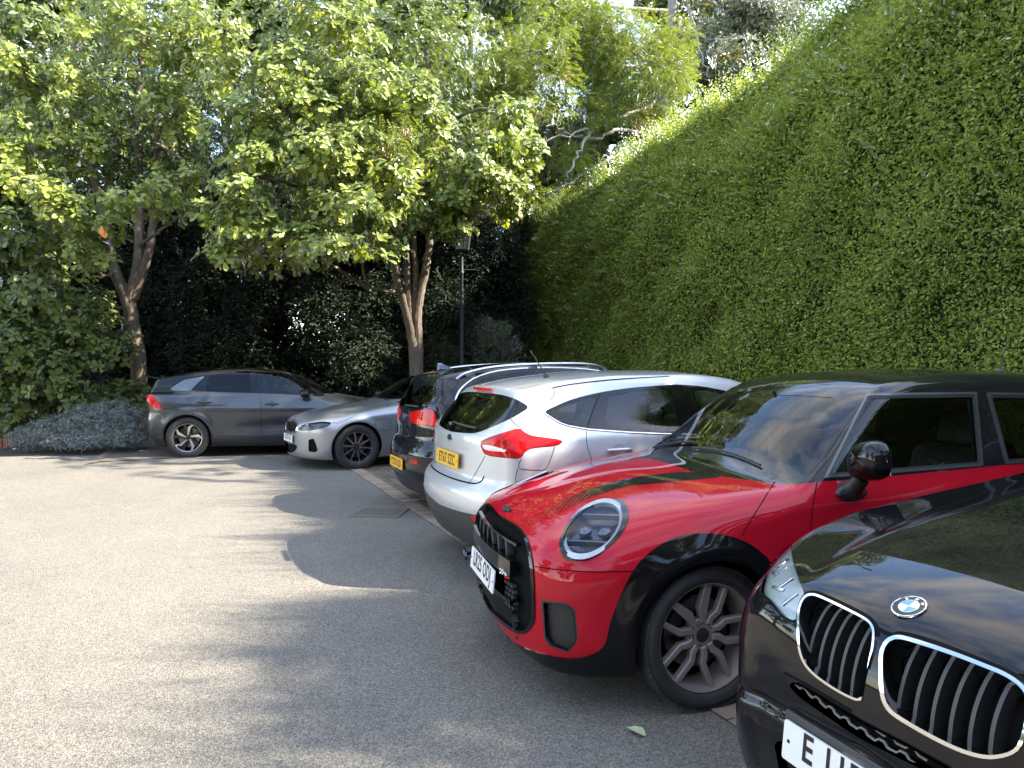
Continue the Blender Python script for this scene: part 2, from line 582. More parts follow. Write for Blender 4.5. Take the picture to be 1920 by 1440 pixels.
        nn = s.N[u[:, 0]] * (1 - t) + s.N[u[:, 1]] * t
        nn /= np.linalg.norm(nn, axis=1, keepdims=True) + 1e-12
        base = len(s.V)
        s.V = np.concatenate([s.V, nv]); s.N = np.concatenate([s.N, nn])
        p1, p2 = base + inv[:len(f)], base + inv[len(f):]
        old = s.L[mix]
        T0 = np.stack([v0, p1, p2], 1); T1 = np.stack([p1, v1, v2], 1); T2 = np.stack([p1, v2, p2], 1)
        keep = np.ones(len(s.F), bool); keep[mix] = False
        s.F = np.concatenate([s.F[keep], T0, T1, T2])
        s.L = np.concatenate([s.L[keep], np.where(lone_neg, lab, old), np.where(lone_neg, old, lab), np.where(lone_neg, old, lab)])
    def fc(s): return s.V[s.F].mean(1)
    def fn(s):
        n = s.N[s.F].mean(1); return n / (np.linalg.norm(n, axis=1, keepdims=True) + 1e-9)
    def view(s, v, side=1):
        if v == 'side': return s.V[:, [0, 2]]
        if v == 'front': return np.stack([np.abs(s.V[:, 1]), s.V[:, 2]], 1)
        if v == 'top': return np.stack([s.V[:, 0], np.abs(s.V[:, 1])], 1)
        P = s.V.copy(); P[:, 1] = side * np.abs(P[:, 1])
        return project(s.world(P))[:, :2]
    def facemask(s, v, side=1, thr=None):
        n = s.fn()
        if v == 'side': return np.abs(n[:, 1]) > (.25 if thr is None else thr)
        if v == 'front': return n[:, 0] > (.15 if thr is None else thr)
        if v == 'rear': return n[:, 0] < -(.15 if thr is None else thr)
        if v == 'top': return n[:, 2] > (.15 if thr is None else thr)
        P = s.fc(); sg = np.where(P[:, 1] < 0, -1., 1.) * side
        P[:, 1] *= sg; n[:, 1] *= sg
        cl = s.to_local(np.array([0, 0, CAM_H]))
        vd = cl - P; vd /= np.linalg.norm(vd, axis=1, keepdims=True)
        return np.einsum('ij,ij->i', vd, n) > (.02 if thr is None else thr)
    def region(s, name, poly, v='px', side=1, only=('body',), smooth=2, thr=None, bound=None, far=None):
        poly = np.asarray(poly, float)
        if smooth: poly = chaikin(poly, smooth)
        d = poly_sdf(poly, s.view('front' if v == 'rear' else v, side), far)
        m = s.facemask(v, side, thr)
        if bound is not None: m &= bound(s.fc())
        s.cut(d, name, m, only)
        return poly
    def inset(s, src, dst, poly, w, v='px', side=1):
        """the inner part of region `src`, further than w from its outline, becomes `dst`"""
        d = poly_sdf(poly, s.view('front' if v == 'rear' else v, side))
        s.cut(d + w, dst, None, (src,))
    def band_cut(s, dfun, name, only=('body',), mask=None):
        s.cut(dfun(s.V), name, mask, only)
    # ---- points on the skin
    def hit_px(s, u, v):
        o, d = pixel_ray(u, v)
        ol = s.to_local(np.array(o)); dl = np.array(d) @ s.Rm
        r = s.bvh.ray_cast(Vector(ol), Vector(dl))
        return r[0], r[1]
    def hit(s, o, d):
        r = s.bvh.ray_cast(Vector(o), Vector(d))
        return r[0], r[1]
    def path_px(s, pts, step=6.0, smooth=2):
        p = chaikin(pts, smooth, False) if smooth else np.asarray(pts, float)
        out = []
        for a, b in zip(p[:-1], p[1:]):
            n = max(1, int(np.hypot(*(b - a)) / step))
            for k in range(n): out.append(a + (b - a) * k / n)
        out.append(p[-1])
        res = []
        for q in out:
            c, n = s.hit_px(*q)
            if c is not None: res.append((c, n))
        return res
    def path_view(s, pts, v='side', sgn=1, step=.012, smooth=2):
        p = chaikin(pts, smooth, False) if smooth else np.asarray(pts, float)
        out = []
        for a, b in zip(p[:-1], p[1:]):
            n = max(1, int(np.hypot(*(b - a)) / step))
            for k in range(n): out.append(a + (b - a) * k / n)
        out.append(p[-1])
        res = []
        for q in out:
            if v == 'side': c, n = s.hit((q[0], sgn * 1.5, q[1]), (0, -sgn, 0))
            elif v == 'front': c, n = s.hit((2.5, q[0], q[1]), (-1, 0, 0))
            elif v == 'rear': c, n = s.hit((-6, q[0], q[1]), (1, 0, 0))
            else: c, n = s.hit((q[0], q[1], 3), (0, 0, -1))
            if c is not None: res.append((c, n))
        return res
    # ---- emitting parts
    def emit(s, name, obj_name, mat, parent, lift=0.0, skirt=0.0, split=False, flip=False, backing=None):
        sel = s.L == s.names.index(name) if name in s.names else np.zeros(len(s.F), bool)
        out = []
        groups = [sel]
        if split:
            cy = s.fc()[:, 1]
            groups = [sel & (cy > 0), sel & (cy <= 0)]
        for g in groups:
            f = s.F[g]
            if len(f) == 0: continue
            u, inv = np.unique(f, return_inverse=True)
            f2 = inv.reshape(-1, 3)
            V = s.V[u]; N = s.N[u]
            n0 = len(V)
            e = np.concatenate([f2[:, [0, 1]], f2[:, [1, 2]], f2[:, [2, 0]]])
            fs = [f2]; VV = V + N * lift; NN = N
            if skirt:
                es = np.sort(e, 1)
                uu, ii, ct = np.unique(es, axis=0, return_inverse=True, return_counts=True)
                b = e[ct[ii.ravel()] == 1]
                bv, bi = np.unique(b, return_inverse=True); bi = bi.reshape(-1, 2)
                m = len(bv)
                top = V[bv] + N[bv] * lift; low = V[bv] + N[bv] * (lift - skirt)
                VV = np.concatenate([VV, top, low])
                fs = [np.concatenate([f2, np.stack([n0 + bi[:, 1], n0 + bi[:, 0], n0 + m + bi[:, 0]], 1), np.stack([n0 + bi[:, 1], n0 + m + bi[:, 0], n0 + m + bi[:, 1]], 1)])]
                # outward normals of the skirt
                ev = V[b[:, 1]] - V[b[:, 0]]
                side = np.cross(ev, N[b[:, 0]])
                sn = np.zeros((m, 3)); np.add.at(sn, bi[:, 0], side); np.add.at(sn, bi[:, 1], side)
                sn /= np.linalg.norm(sn, axis=1, keepdims=True) + 1e-9
                if skirt < 0: sn = -sn
                NN = np.concatenate([N, sn, sn])
                if skirt < 0: fs = [np.concatenate([f2, fs[0][len(f2):][:, ::-1]])]
            out.append(mesh_np(obj_name, VV, fs, mat, parent, NN))
        return out
    def liner(s, labels, parent, off=.03, name='interior_trim', mat=None):
        """inner skin of the cabin so that window openings look onto dark trim"""
        sel = np.isin(s.L, [s.names.index(n) for n in labels if n in s.names])
        f = s.F[sel]
        u, inv = np.unique(f, return_inverse=True)
        f2 = inv.reshape(-1, 3)[:, ::-1]
        return mesh_np(name, s.V[u] - s.N[u] * off, f2, mat or M_INTERIOR, parent, -s.N[u])

def add_ribbon(bm, path, width, lift=.0012, height=0.0, mi=0):
    """strip along points on the skin: path = [(point, normal)]"""
    n = len(path)
    if n < 2: return
    rows = []
    for i, (p, nn) in enumerate(path):
        d = (path[min(i + 1, n - 1)][0] - path[max(i - 1, 0)][0])
        if d.length < 1e-9: continue
        t = d.normalized().cross(nn); t.normalize()
        w = width / 2
        if height > 0:
            rows.append([bm.verts.new(p + t * w), bm.verts.new(p + t * w * .8 + nn * (lift + height)), bm.verts.new(p - t * w * .8 + nn * (lift + height)), bm.verts.new(p - t * w)])
        else:
            rows.append([bm.verts.new(p + t * w + nn * lift), bm.verts.new(p - t * w + nn * lift)])
    for a, b in zip(rows[:-1], rows[1:]):
        for k in range(len(a) - 1):
            f = bm.faces.new((a[k], a[k + 1], b[k + 1], b[k])); f.material_index = mi; f.smooth = True

def mirror_path(path):
    return [(Vector((p.x, -p.y, p.z)), Vector((n.x, -n.y, n.z))) for p, n in path]

def ribbons(name, paths, mat, parent, width=.004, lift=.0012, height=0.0, both=True):
    for p in paths:
        for q in ([p, mirror_path(p)] if both and min((abs(c.y) for c, _ in p), default=0) > .01 else [p]):
            if len(q) < 2: continue
            bm = bmesh.new()
            add_ribbon(bm, q, width, lift, height)
            me = bpy.data.meshes.new(name)
            bm.to_mesh(me); bm.free(); me.materials.append(mat)
            o = bpy.data.objects.new(name, me); C.objects.link(o); o.parent = parent

def rim_outline(a0, pts, R0=1.0):
    """polar points (deg, radius) -> xy"""
    return [(math.cos(R(a0 + a)) * r, math.sin(R(a0 + a)) * r) for a, r in pts]

def make_wheel(parent, loc, side, radius, rim_r, width, style, steer=0.0, spin=0.0):
    """wheel > tyre, rim, brake_disc, hub_cap; side=+1 for the left of the car"""
    w = bpy.data.objects.new('wheel', None); C.objects.link(w)
    w.empty_display_size = .1
    w.parent = parent; w.location = loc
    w.rotation_euler = (0, 0, steer + (0 if side > 0 else math.pi))
    hw = width / 2
    # tyre: outward is +Y
    bm = bmesh.new()
    ro = radius; ri = rim_r
    prof = [(-hw * .82, ri - .004), (-hw * .98, ri + .02), (-hw * 1.02, (ri + ro) / 2), (-hw * .94, ro - .018), (-hw * .86, ro - .006)]
    g = .007
    for gy in (-.5, -.17, .17, .5):
        y = gy * width
        prof += [(y - .006, ro), (y - .0055, ro - g), (y + .0055, ro - g), (y + .006, ro)]
    prof += [(hw * .86, ro - .006), (hw * .94, ro - .018), (hw * 1.0, ro - .035), (hw * 1.015, ro - .05), (hw * 1.03, (ri + ro) / 2), (hw * 1.0, ri + .028), (hw * .985, ri + .02), (hw * .93, ri + .004), (hw * .84, ri - .004)]
    prof = [p for p in prof if abs(p[0]) <= hw * 1.04]
    add_lathe(bm, prof, 128, 'Y')
    # shoulder sipes
    for k in range(72):
        t = 2 * math.pi * k / 72
        for sgn in (-1, 1):
            M = Matrix.Rotation(-t, 4, 'Y') @ Matrix.Translation((ro - .0035, sgn * hw * .83, 0)) @ Matrix.Rotation(R(14 * sgn), 4, 'X')
            add_box(bm, (0, 0, 0), (.012, hw * .24, .016), M)
    finish('tyre', bm, M_RUBBER, w, True, 40)
    # rim barrel with lip
    mat_face, mat_cut = style.get('mat', M_ALLOY_DARK), style.get('cut', M_ALLOY_CUT)
    bm = bmesh.new()
    lip = hw * .80
    add_lathe(bm, [(lip - .002, ri + .004), (lip + .006, ri - .001), (lip + .004, ri - .009)], 96, 'Y', mi=1 if style.get('cut_lip', True) else 0)
    add_lathe(bm, [(lip + .004, ri - .009), (lip - .014, ri - .016), (lip - .03, ri - .024), (-hw * .7, ri - .034), (-hw * .8, ri)], 96, 'Y', mi=0)
    # spokes
    yo = style.get('face', lip - .012); yd = style.get('deep', .035); dish = style.get('dish', .018)
    for (poly, mi, lift) in style['spokes'](rim_r):
        n0 = len(bm.verts)
        pts = [(p[0], p[1]) for p in poly]
        lo = []; hi = []
        for (x, z) in pts:
            r = math.hypot(x, z) / rim_r
            yy = yo - dish * max(0.0, 1 - r) ** 1.2 * 1.6 + lift
            hi.append(bm.verts.new((x, yy, z))); lo.append(bm.verts.new((x, yy - yd, z)))
        n = len(pts)
        try:
            top = bm.faces.new(hi); top.material_index = mi
        except ValueError: continue
        side_f = []
        for k in range(n):
            f = bm.faces.new((lo[k], lo[(k + 1) % n], hi[(k + 1) % n], hi[k])); f.material_index = 0; side_f.append(f)
        bmesh.ops.triangulate(bm, faces=[top])
        if style.get('bev', .004) > 0:
            es = [e for v in hi for e in v.link_edges if e.other_vert(v) in hi and any(f in side_f for f in e.link_faces)]
            r = bmesh.ops.bevel(bm, geom=list(set(es)), offset=style.get('bev', .004), segments=1, affect='EDGES', clamp_overlap=True)
            for f in r['faces']: f.material_index = 0
    # hub
    hr = style.get('hub_r', .075)
    yc = yo - dish * 1.6
    add_lathe(bm, [(yc - .035, hr), (yc - .004, hr), (yc + .001, hr - .006), (yc + .001, .032), (yc - .003, .031)], 48, 'Y', mi=style.get('hub_mi', 0))
    finish('rim', bm, [mat_face, mat_cut], w, True, 30)
    # lug bolts
    bm = bmesh.new()
    for k in range(5):
        a = R(style.get('lug0', 0) + 72 * k)
        c = (math.cos(a) * .056, yc, math.sin(a) * .056)
        add_lathe(bm, [(yc - .01, .0125), (yc + .0022, .0125), (yc + .0022, .010), (yc - .006, .009), (yc - .006, .0001)], 12, 'Y', (c[0], 0, c[2]))
    finish('wheel_bolts', bm, M_PLASTIC, w)
    bm = bmesh.new()
    add_lathe(bm, [(yc - .004, .031), (yc + .006, .030), (yc + .008, .026), (yc + .008, .0001)], 32, 'Y')
    hub = finish('hub_cap', bm, style.get('cap', M_PLASTIC), w)
    if style.get('cap_fn'): style['cap_fn'](w, yc + .0085)
    bm = bmesh.new()
    dr = rim_r * style.get('disc', .72)
    add_lathe(bm, [(-.02, .05), (-.012, .07), (-.012, dr), (-.03, dr), (-.03, .05)], 64, 'Y')
    finish('brake_disc', bm, M_DISC, w)
    bm = bmesh.new()
    for k in range(7):
        a = R(20 + k * 9)
        add_box(bm, (math.cos(a) * dr * .86, -.008, math.sin(a) * dr * .86), (dr * .34, .05, dr * .2), Matrix.Rotation(-a, 4, 'Y'), 0)
    finish('brake_caliper', bm, M_PLASTIC_GREY, w)
    add = bmesh.new()
    add_lathe(add, [(-.04, .02), (-.04, ri - .04)], 48, 'Y')
    finish('brake_backplate', add, M_SEAM, w)
    # spin only turns the spokes; the whole wheel is turned about its axle
    w.rotation_mode = 'XYZ'
    if spin:
        w.matrix_local = Matrix.Translation(loc) @ Matrix.Rotation(w.rotation_euler.z, 4, 'Z') @ Matrix.Rotation(spin, 4, 'Y')
    return w

def arch_liner(parent, b, xa, zr, Ra):
    for sg in (1, -1):
        bm = bmesh.new()
        rows = []
        for k in range(41):
            t = R(-12 + 204 * k / 40)
            x, z = xa + math.cos(t) * (Ra + .004), zr + math.sin(t) * (Ra + .004)
            w = float(b.wid(np.array([x]), np.array([max(z, .2)]))[0]) - .012
            rows.append([bm.verts.new((x, sg * w, z)), bm.verts.new((x, sg * .5, z)), bm.verts.new((xa, sg * .5, zr))])
        for A, B in zip(rows[:-1], rows[1:]):
            bm.faces.new((A[0], A[1], B[1], B[0])); bm.faces.new((A[1], A[2], B[1]))
        finish('wheel_arch_liner', bm, M_SEAM, parent, False)

FONT_CACHE = {}
def text_mesh(txt, height, depth=.0008, bold=.012, sx=.82, spacing=1.05):
    """lettering as a mesh in the XY plane, centred"""
    cu = bpy.data.curves.new('lettering', 'FONT')
    cu.body = txt; cu.size = 1.0; cu.offset = bold; cu.extrude = 0.0; cu.space_character = spacing
    cu.resolution_u = 4
    o = bpy.data.objects.new('lettering', cu); C.objects.link(o)
    dg = bpy.context.evaluated_depsgraph_get()
    me = bpy.data.meshes.new_from_object(o.evaluated_get(dg))
    bpy.data.objects.remove(o); bpy.data.curves.remove(cu)
    V = np.array([v.co[:] for v in me.vertices]); F = [list(p.vertices) for p in me.polygons]
    bpy.data.meshes.remove(me)
    s = height / .73
    V[:, 0] -= (V[:, 0].min() + V[:, 0].max()) / 2; V[:, 1] -= (V[:, 1].min() + V[:, 1].max()) / 2
    V[:, 0] *= s * sx; V[:, 1] *= s
    return V, F

def place_text(name, txt, height, M, mat, parent, bold=.012, sx=.82, spacing=1.05, shear=0.0):
    V, F = text_mesh(txt, height, bold=bold, sx=sx, spacing=spacing)
    if shear: V[:, 0] += V[:, 1] * shear
    me = bpy.data.meshes.new(name)
    me.from_pydata([tuple(M @ Vector(v)) for v in V], [], F)
    me.materials.append(mat)
    o = bpy.data.objects.new(name, me); C.objects.link(o)
    if parent is not None: o.parent = parent
    return o

def frame(origin, xdir, ydir):
    """matrix whose XY plane is spanned by xdir, ydir"""
    x = Vector(xdir).normalized(); y = Vector(ydir); y = (y - x * y.dot(x)).normalized(); z = x.cross(y)
    return Matrix(((x.x, y.x, z.x, origin[0]), (x.y, y.y, z.y, origin[1]), (x.z, y.z, z.z, origin[2]), (0, 0, 0, 1)))

def number_plate(parent, M, txt, mat, w=.52, h=.111, sx=.80):
    bm = bmesh.new()
    pl = chaikin([(-w / 2, -h / 2), (w / 2, -h / 2), (w / 2, h / 2), (-w / 2, h / 2)], 0)
    r = .008; pts = []
    for (cx, cy, a0) in ((w / 2 - r, -h / 2 + r, -90), (w / 2 - r, h / 2 - r, 0), (-w / 2 + r, h / 2 - r, 90), (-w / 2 + r, -h / 2 + r, 180)):
        for k in range(4): pts.append((cx + r * math.cos(R(a0 + 30 * k)), cy + r * math.sin(R(a0 + 30 * k))))
    add_prism(bm, pts, -.006, .0, M, 0)
    p = finish('number_plate', bm, mat, parent, False)
    t = place_text('plate_lettering', txt, .079, M @ Matrix.Translation((0, 0, .0012)), M_PLATE_TEXT, p, bold=.02, sx=sx, spacing=1.08)
    bm = bmesh.new()
    for sx_ in (-1, 1):
        m2 = M @ Matrix.Translation((sx_ * (w / 2 - .022), 0, 0))
        r0 = len(bm.verts)
        add_lathe(bm, [(0, .006), (.002, .005), (.0022, .0001)], 12, 'Z')
        bmesh.ops.transform(bm, matrix=m2, verts=bm.verts[r0:])
    finish('plate_screw', bm, M_PLASTIC if mat is M_WHITE_PLATE else M_PLATE_TEXT, p)
    return p

def make_seat(parent, x, y, z0=.28, red=False, name='seat', headrest=True, mat=None):
    """seat > headrest; backrest and cushion in one upholstered mesh, facing +X"""
    mat = mat or M_SEAT
    bm = bmesh.new()
    add_box(bm, (x + .1, y, z0 + .12), (.52, .50, .20), None, .06)
    add_box(bm, (x - .24, y, z0 + .47), (.17, .48, .62), Euler((0, R(-16), 0)), .07)
    s = finish(name, bm, mat, parent)
    if headrest:
        bm = bmesh.new()
        add_box(bm, (x - .36, y, z0 + .86), (.10, .26, .19), Euler((0, R(-14), 0)), .045)
        add_tube(bm, [(x - .34, y - .06, z0 + .70), (x - .355, y - .06, z0 + .80)], .008, 6)
        add_tube(bm, [(x - .34, y + .06, z0 + .70), (x - .355, y + .06, z0 + .80)], .008, 6)
        finish('headrest', bm, mat, s)
    return s

def make_steering(parent, x, y, z, tilt=28):
    bm = bmesh.new()
    M = Matrix.Translation((x, y, z)) @ Matrix.Rotation(R(-tilt - 90), 4, 'Y')
    pts = [(math.cos(2 * math.pi * k / 32) * .175, math.sin(2 * math.pi * k / 32) * .18, 0) for k in range(33)]
    add_tube(bm, pts, .016, 10, cap=False)
    for a in (0, 180, 90):
        add_tube(bm, [(0, 0, -.01), (math.cos(R(a + 90)) * .165, math.sin(R(a + 90)) * .17, 0)], .018, 8)
    add_lathe(bm, [(-.03, .06), (.0, .065), (.012, .05), (.012, .0001)], 24, 'Z')
    add_tube(bm, [(0, 0, -.02), (0, 0, -.28)], .03, 10)
    bmesh.ops.transform(bm, matrix=M, verts=bm.verts)
    return finish('steering_wheel', bm, M_PLASTIC, parent)
# ------------------------------------------------------------------ ground, paving, beds, the building behind the photographer
rng = np.random.default_rng(7)
BAY_P = Vector((.81, 3.16, 0)); BAY_E = Vector((-.3969, .9178, 0)); BAY_N = Vector((-.9178, -.3969, 0))   # edge line of the bays, its direction, outwards

def asphalt_mat():
    t = NT('asphalt')
    co = t.coord('Object')
    v = t.new('TexVoronoi', Scale=160.0, Randomness=1.0); t.l.new(co, v.inputs['Vector'])
    v2 = t.new('TexVoronoi', Scale=380.0); t.l.new(co, v2.inputs['Vector'])
    sep = t.new('SeparateColor', i0=v.outputs['Color']); sep2 = t.new('SeparateColor', i0=v2.outputs['Color'])
    g = t.math('ADD', t.math('MULTIPLY', sep.outputs[0], .55), t.math('MULTIPLY', sep2.outputs[1], .45))
    grain = t.ramp(g, [(.15, (.085, .083, .08)), (.45, (.20, .195, .183)), (.75, (.30, .29, .27)), (.97, (.46, .45, .42))])
    n1 = t.noise(co, .55, 6, .6); n2 = t.noise(co, 2.3, 6, .65); n3 = t.noise(co, 9.0, 5, .7)
    tone = t.ramp(t.math('ADD', t.math('MULTIPLY', n1, .5), t.math('ADD', t.math('MULTIPLY', n2, .3), t.math('MULTIPLY', n3, .2))), [(.33, (.57, .55, .51)), (.5, (.76, .715, .65)), (.68, (.88, .82, .725))])
    col = t.new('Mix', _data_type='RGBA', _blend_type='MULTIPLY', i0=1.0, i6=grain, i7=tone).outputs[2]
    stain = t.ramp(t.noise(co, 1.1, 3, .5), [(.66, (0, 0, 0)), (.76, (1, 1, 1))])
    col = t.mix(t.math('MULTIPLY', stain, .28), col, (.10, .10, .10, 1))
    h = t.math('ADD', v.outputs['Distance'], t.math('MULTIPLY', v2.outputs['Distance'], .5))
    t.bsdf(Base__Color=col, Roughness=.88, Specular__IOR__Level=.3, Normal=t.bump(h, .75, .006))
    return t.m

def paver_mat(name, tint=(1, 1, 1), rot=0.0, bw=.20, bh=.10, offset=.5):
    t = NT(name)
    co = t.coord('Object')
    mp = t.new('Mapping', i0=co, Rotation=(0, 0, rot))
    b = t.new('TexBrick', i0=mp.outputs[0], Scale=1.0, _offset=offset, Mortar__Size=.006, Mortar__Smooth=.25, Bias=0.0, Brick__Width=bw, Row__Height=bh,
              Color1=(.150 * tint[0], .125 * tint[1], .103 * tint[2], 1), Color2=(.100 * tint[0], .089 * tint[1], .078 * tint[2], 1), Mortar=(.05, .052, .04, 1))
    n = t.noise(co, 3.0, 6, .7); n2 = t.noise(co, 120, 3, .6)
    f = t.ramp(t.math('ADD', t.math('MULTIPLY', n, .6), t.math('MULTIPLY', n2, .4)), [(.32, (.55, .55, .52)), (.5, (1, 1, 1)), (.7, (1.35, 1.3, 1.22))])
    col = t.new('Mix', _data_type='RGBA', _blend_type='MULTIPLY', i0=1.0, i6=b.outputs['Color'], i7=f).outputs[2]
    moss = t.ramp(t.noise(co, 1.4, 4, .6), [(.55, (0, 0, 0)), (.7, (1, 1, 1))])
    col = t.mix(t.math('MULTIPLY', t.math('MULTIPLY', moss, b.outputs['Fac']), .8), col, (.045, .06, .022, 1))
    h = t.math('SUBTRACT', t.math('MULTIPLY', n2, .25), b.outputs['Fac'])
    t.bsdf(Base__Color=col, Roughness=.88, Specular__IOR__Level=.25, Normal=t.bump(h, .6, .008))
    return t.m

def sheet(name, pts, z, mat, kind='structure', parent=None):
    o = mesh_np(name, np.array([(p[0], p[1], z) for p in pts]), np.array([list(range(len(pts)))]), mat, parent, smooth=False)
    if kind: o['kind'] = kind
    return o

M_SOIL = NT('soil'); _c = M_SOIL.coord('Object')
M_SOIL.bsdf(Base__Color=M_SOIL.ramp(M_SOIL.noise(_c, 12, 8, .7), [(.35, (.018, .014, .010)), (.6, (.055, .042, .030)), (.75, (.10, .082, .058))]), Roughness=.95, Normal=M_SOIL.bump(M_SOIL.noise(_c, 30, 6, .7), .8, .03))
M_SOIL = M_SOIL.m
M_ASPHALT = asphalt_mat()
sheet('ground', [(-300, -300), (300, -300), (300, 300), (-300, 300)], -.004, M_SOIL)
def bay(s, d): return BAY_P + BAY_E * s + BAY_N * d        # s metres along the edge line, d metres outwards
# asphalt: everything on the outer side of the bay edge, back to the planting
q = [bay(-14, -.2), bay(9.2, -.2), Vector((-3.6, 12.62, 0)), Vector((-9.2, 12.0, 0)), Vector((-30, 12.9, 0)), Vector((-30, -14, 0)), bay(-14, 14)]
sheet('car_park_surface', [(p.x, p.y) for p in q], 0.0, M_ASPHALT)
ang = math.atan2(BAY_E.y, BAY_E.x)
M_PAVE = paver_mat('block_paving', (1.15, 1.02, .88), -ang)
M_PAVE_EDGE = paver_mat('paving_edge', (2.1, 1.85, 1.62), -ang, .20, 60.0, 0.0)
q = [bay(-14, -.19), bay(12.0, -.19), bay(12.0, -6.4), bay(-14, -6.4)]
sheet('block_paving', [(p.x, p.y) for p in q], 0.004, M_PAVE)
q = [bay(-14, -.02), bay(8.9, -.02), bay(8.9, -.20), bay(-14, -.20)]
sheet('paving_edge', [(p.x, p.y) for p in q], 0.008, M_PAVE_EDGE)
M_PAVE2 = paver_mat('end_bay_paving', (1.0, 1.0, 1.0), R(-8))
M_PAVE2E = paver_mat('end_bay_edge', (1.3, 1.28, 1.24), R(-8), .2, .2, 0.0)
q = [at_ground(168, 868), at_ground(560, 846), Vector((-2.0, 12.6, 0)), Vector((-.5, 17.0, 0)), Vector((-8.6, 16.2, 0)), at_ground(205, 843)]
sheet('end_bay_paving', [(p.x, p.y) for p in q], 0.012, M_PAVE2)
q = [at_ground(160, 872), at_ground(205, 843), at_ground(222, 843), at_ground(182, 868)]
sheet('paving_kerb', [(p.x, p.y) for p in q], 0.016, M_PAVE2E)
# worn paint line between two bays
M_PAINT = NT('worn_white_paint'); _c = M_PAINT.coord('Object')
M_PAINT.bsdf(Base__Color=M_PAINT.ramp(M_PAINT.noise(_c, 22, 5, .7), [(.40, (.19, .17, .15)), (.56, (.42, .40, .37))]), Roughness=.85)
for k, (s0, w) in enumerate(((-.20, .03), (-2.15, .06), (5.2, .07))):
    q = [bay(s0, -.05), bay(s0 + w, -.05), bay(s0 + w, -4.6), bay(s0, -4.6)]
    sheet('bay_marking', [(p.x, p.y) for p in q], 0.012, M_PAINT.m)
q = [bay(1.0, .0), bay(5.9, .0), bay(5.9, .05), bay(1.0, .05)]

# drain grate in the gutter
g = at_ground(712, 962)
M_IRON = simple('cast_iron', (.20, .18, .155), .6, .6)
dr = empty('drain_grate', (g.x, g.y, 0), math.atan2(-.1, 1), 'slotted iron drain grate sunk in the tarmac beside the paving edge', 'drain')
bm = bmesh.new()
for (c, s) in (((0, -.20, .004), (.50, .035, .012)), ((0, .20, .004), (.50, .035, .012)), ((-.235, 0, .004), (.03, .365, .012)), ((.235, 0, .004), (.03, .365, .012))): add_box(bm, c, s)
finish('grate_frame', bm, M_IRON, dr, False)
bm = bmesh.new()
for k in range(9): add_box(bm, (0, -.16 + k * .04, .003), (.44, .025, .009))
finish('grate_bars', bm, M_IRON, dr, False)
mesh_np('drain_dark_sheet', np.array([(-.22, -.18, .001), (.22, -.18, .001), (.22, .18, .001), (-.22, .18, .001)]), np.array([[0, 1, 2, 3]]), M_SEAM, dr, smooth=False)  # flat near-black sheet stands for the darkness below the bars

# brick house behind the photographer: seen only in the paintwork
def brick_mat():
    t = NT('red_brick'); co = t.coord('Object')
    sx = t.new('SeparateXYZ', i0=co); cb = t.new('CombineXYZ', i0=sx.outputs[0], i1=sx.outputs[2])
    b = t.new('TexBrick', i0=cb.outputs[0], Scale=1.0, Mortar__Size=.01, Brick__Width=.225, Row__Height=.075, Color1=(.33, .10, .055, 1), Color2=(.25, .075, .045, 1), Mortar=(.4, .36, .3, 1))
    t.bsdf(Base__Color=b.outputs['Color'], Roughness=.9)
    return t.m
hb = empty('brick_building', (-2, -15, 0), 0, 'red brick building with white sash windows, mirrored in the car paint', 'building')
MB_ = brick_mat(); MW_ = simple('white_window_paint', (.75, .75, .72), .5); MG_ = simple('dark_window', (.02, .025, .03), .05, 0, .5)
bm = bmesh.new(); add_box(bm, (0, -4, 3.2), (30, 8, 6.4)); finish('wall', bm, MB_, hb, False)
bm = bmesh.new()
for pts in ([(-15.6, .5, 6.3), (15.6, .5, 6.3), (15.6, -4, 9.6), (-15.6, -4, 9.6)], [(-15.6, -8.5, 6.3), (15.6, -8.5, 6.3), (15.6, -4, 9.61), (-15.6, -4, 9.61)]):
    bm.faces.new([bm.verts.new(p) for p in pts])
finish('roof', bm, simple('roof_tile', (.12, .06, .045), .8), hb, False)
for i, x in enumerate(np.linspace(-12.5, 12.5, 8)):
    for z in (1.7, 4.6):
        bm = bmesh.new()
        for (cx, cz, sx, sz) in ((0, .78, 1.3, .09), (0, -.78, 1.3, .09), (-.6, 0, .09, 1.5), (.6, 0, .09, 1.5), (0, 0, 1.2, .06), (0, 0, .05, 1.5)): add_box(bm, (x + cx, .03, z + cz), (sx, .1, sz))
        w_ = finish('window', bm, MW_, hb, False)
        bm = bmesh.new(); add_box(bm, (x, .012, z), (1.2, .02, 1.5)); finish('pane', bm, MG_, w_, False)
# ------------------------------------------------------------------ the red hatchback
def zx(ox, oy, s, pts): return [(ox + x / s, oy + y / s) for x, y in pts]
z1 = lambda *p: zx(880, 680, 3.0, p)
z2 = lambda *p: zx(1380, 680, 3.5556, p)
z3 = lambda *p: zx(1280, 960, 3.0, p)
z4 = lambda *p: zx(680, 660, 4.0, p)
z5 = lambda *p: zx(240, 660, 3.3103, p)
z7 = lambda *p: zx(880, 1000, 3.2732, p)

def finish_body(b, root, mats, gaps, hide=('cut_out',)):
    """emit every labelled region: mats = {label: (object name, material, lift, skirt, split)}"""
    parts = {}
    for lab in b.names:
        if lab in hide or lab not in mats: continue
        nm, m, lift, skirt, split = mats[lab]
        parts[lab] = b.emit(lab, nm, m, root, lift, skirt, split)
    if gaps: ribbons('panel_gap', gaps, M_SEAM, root, .0045, .0012)
    return parts

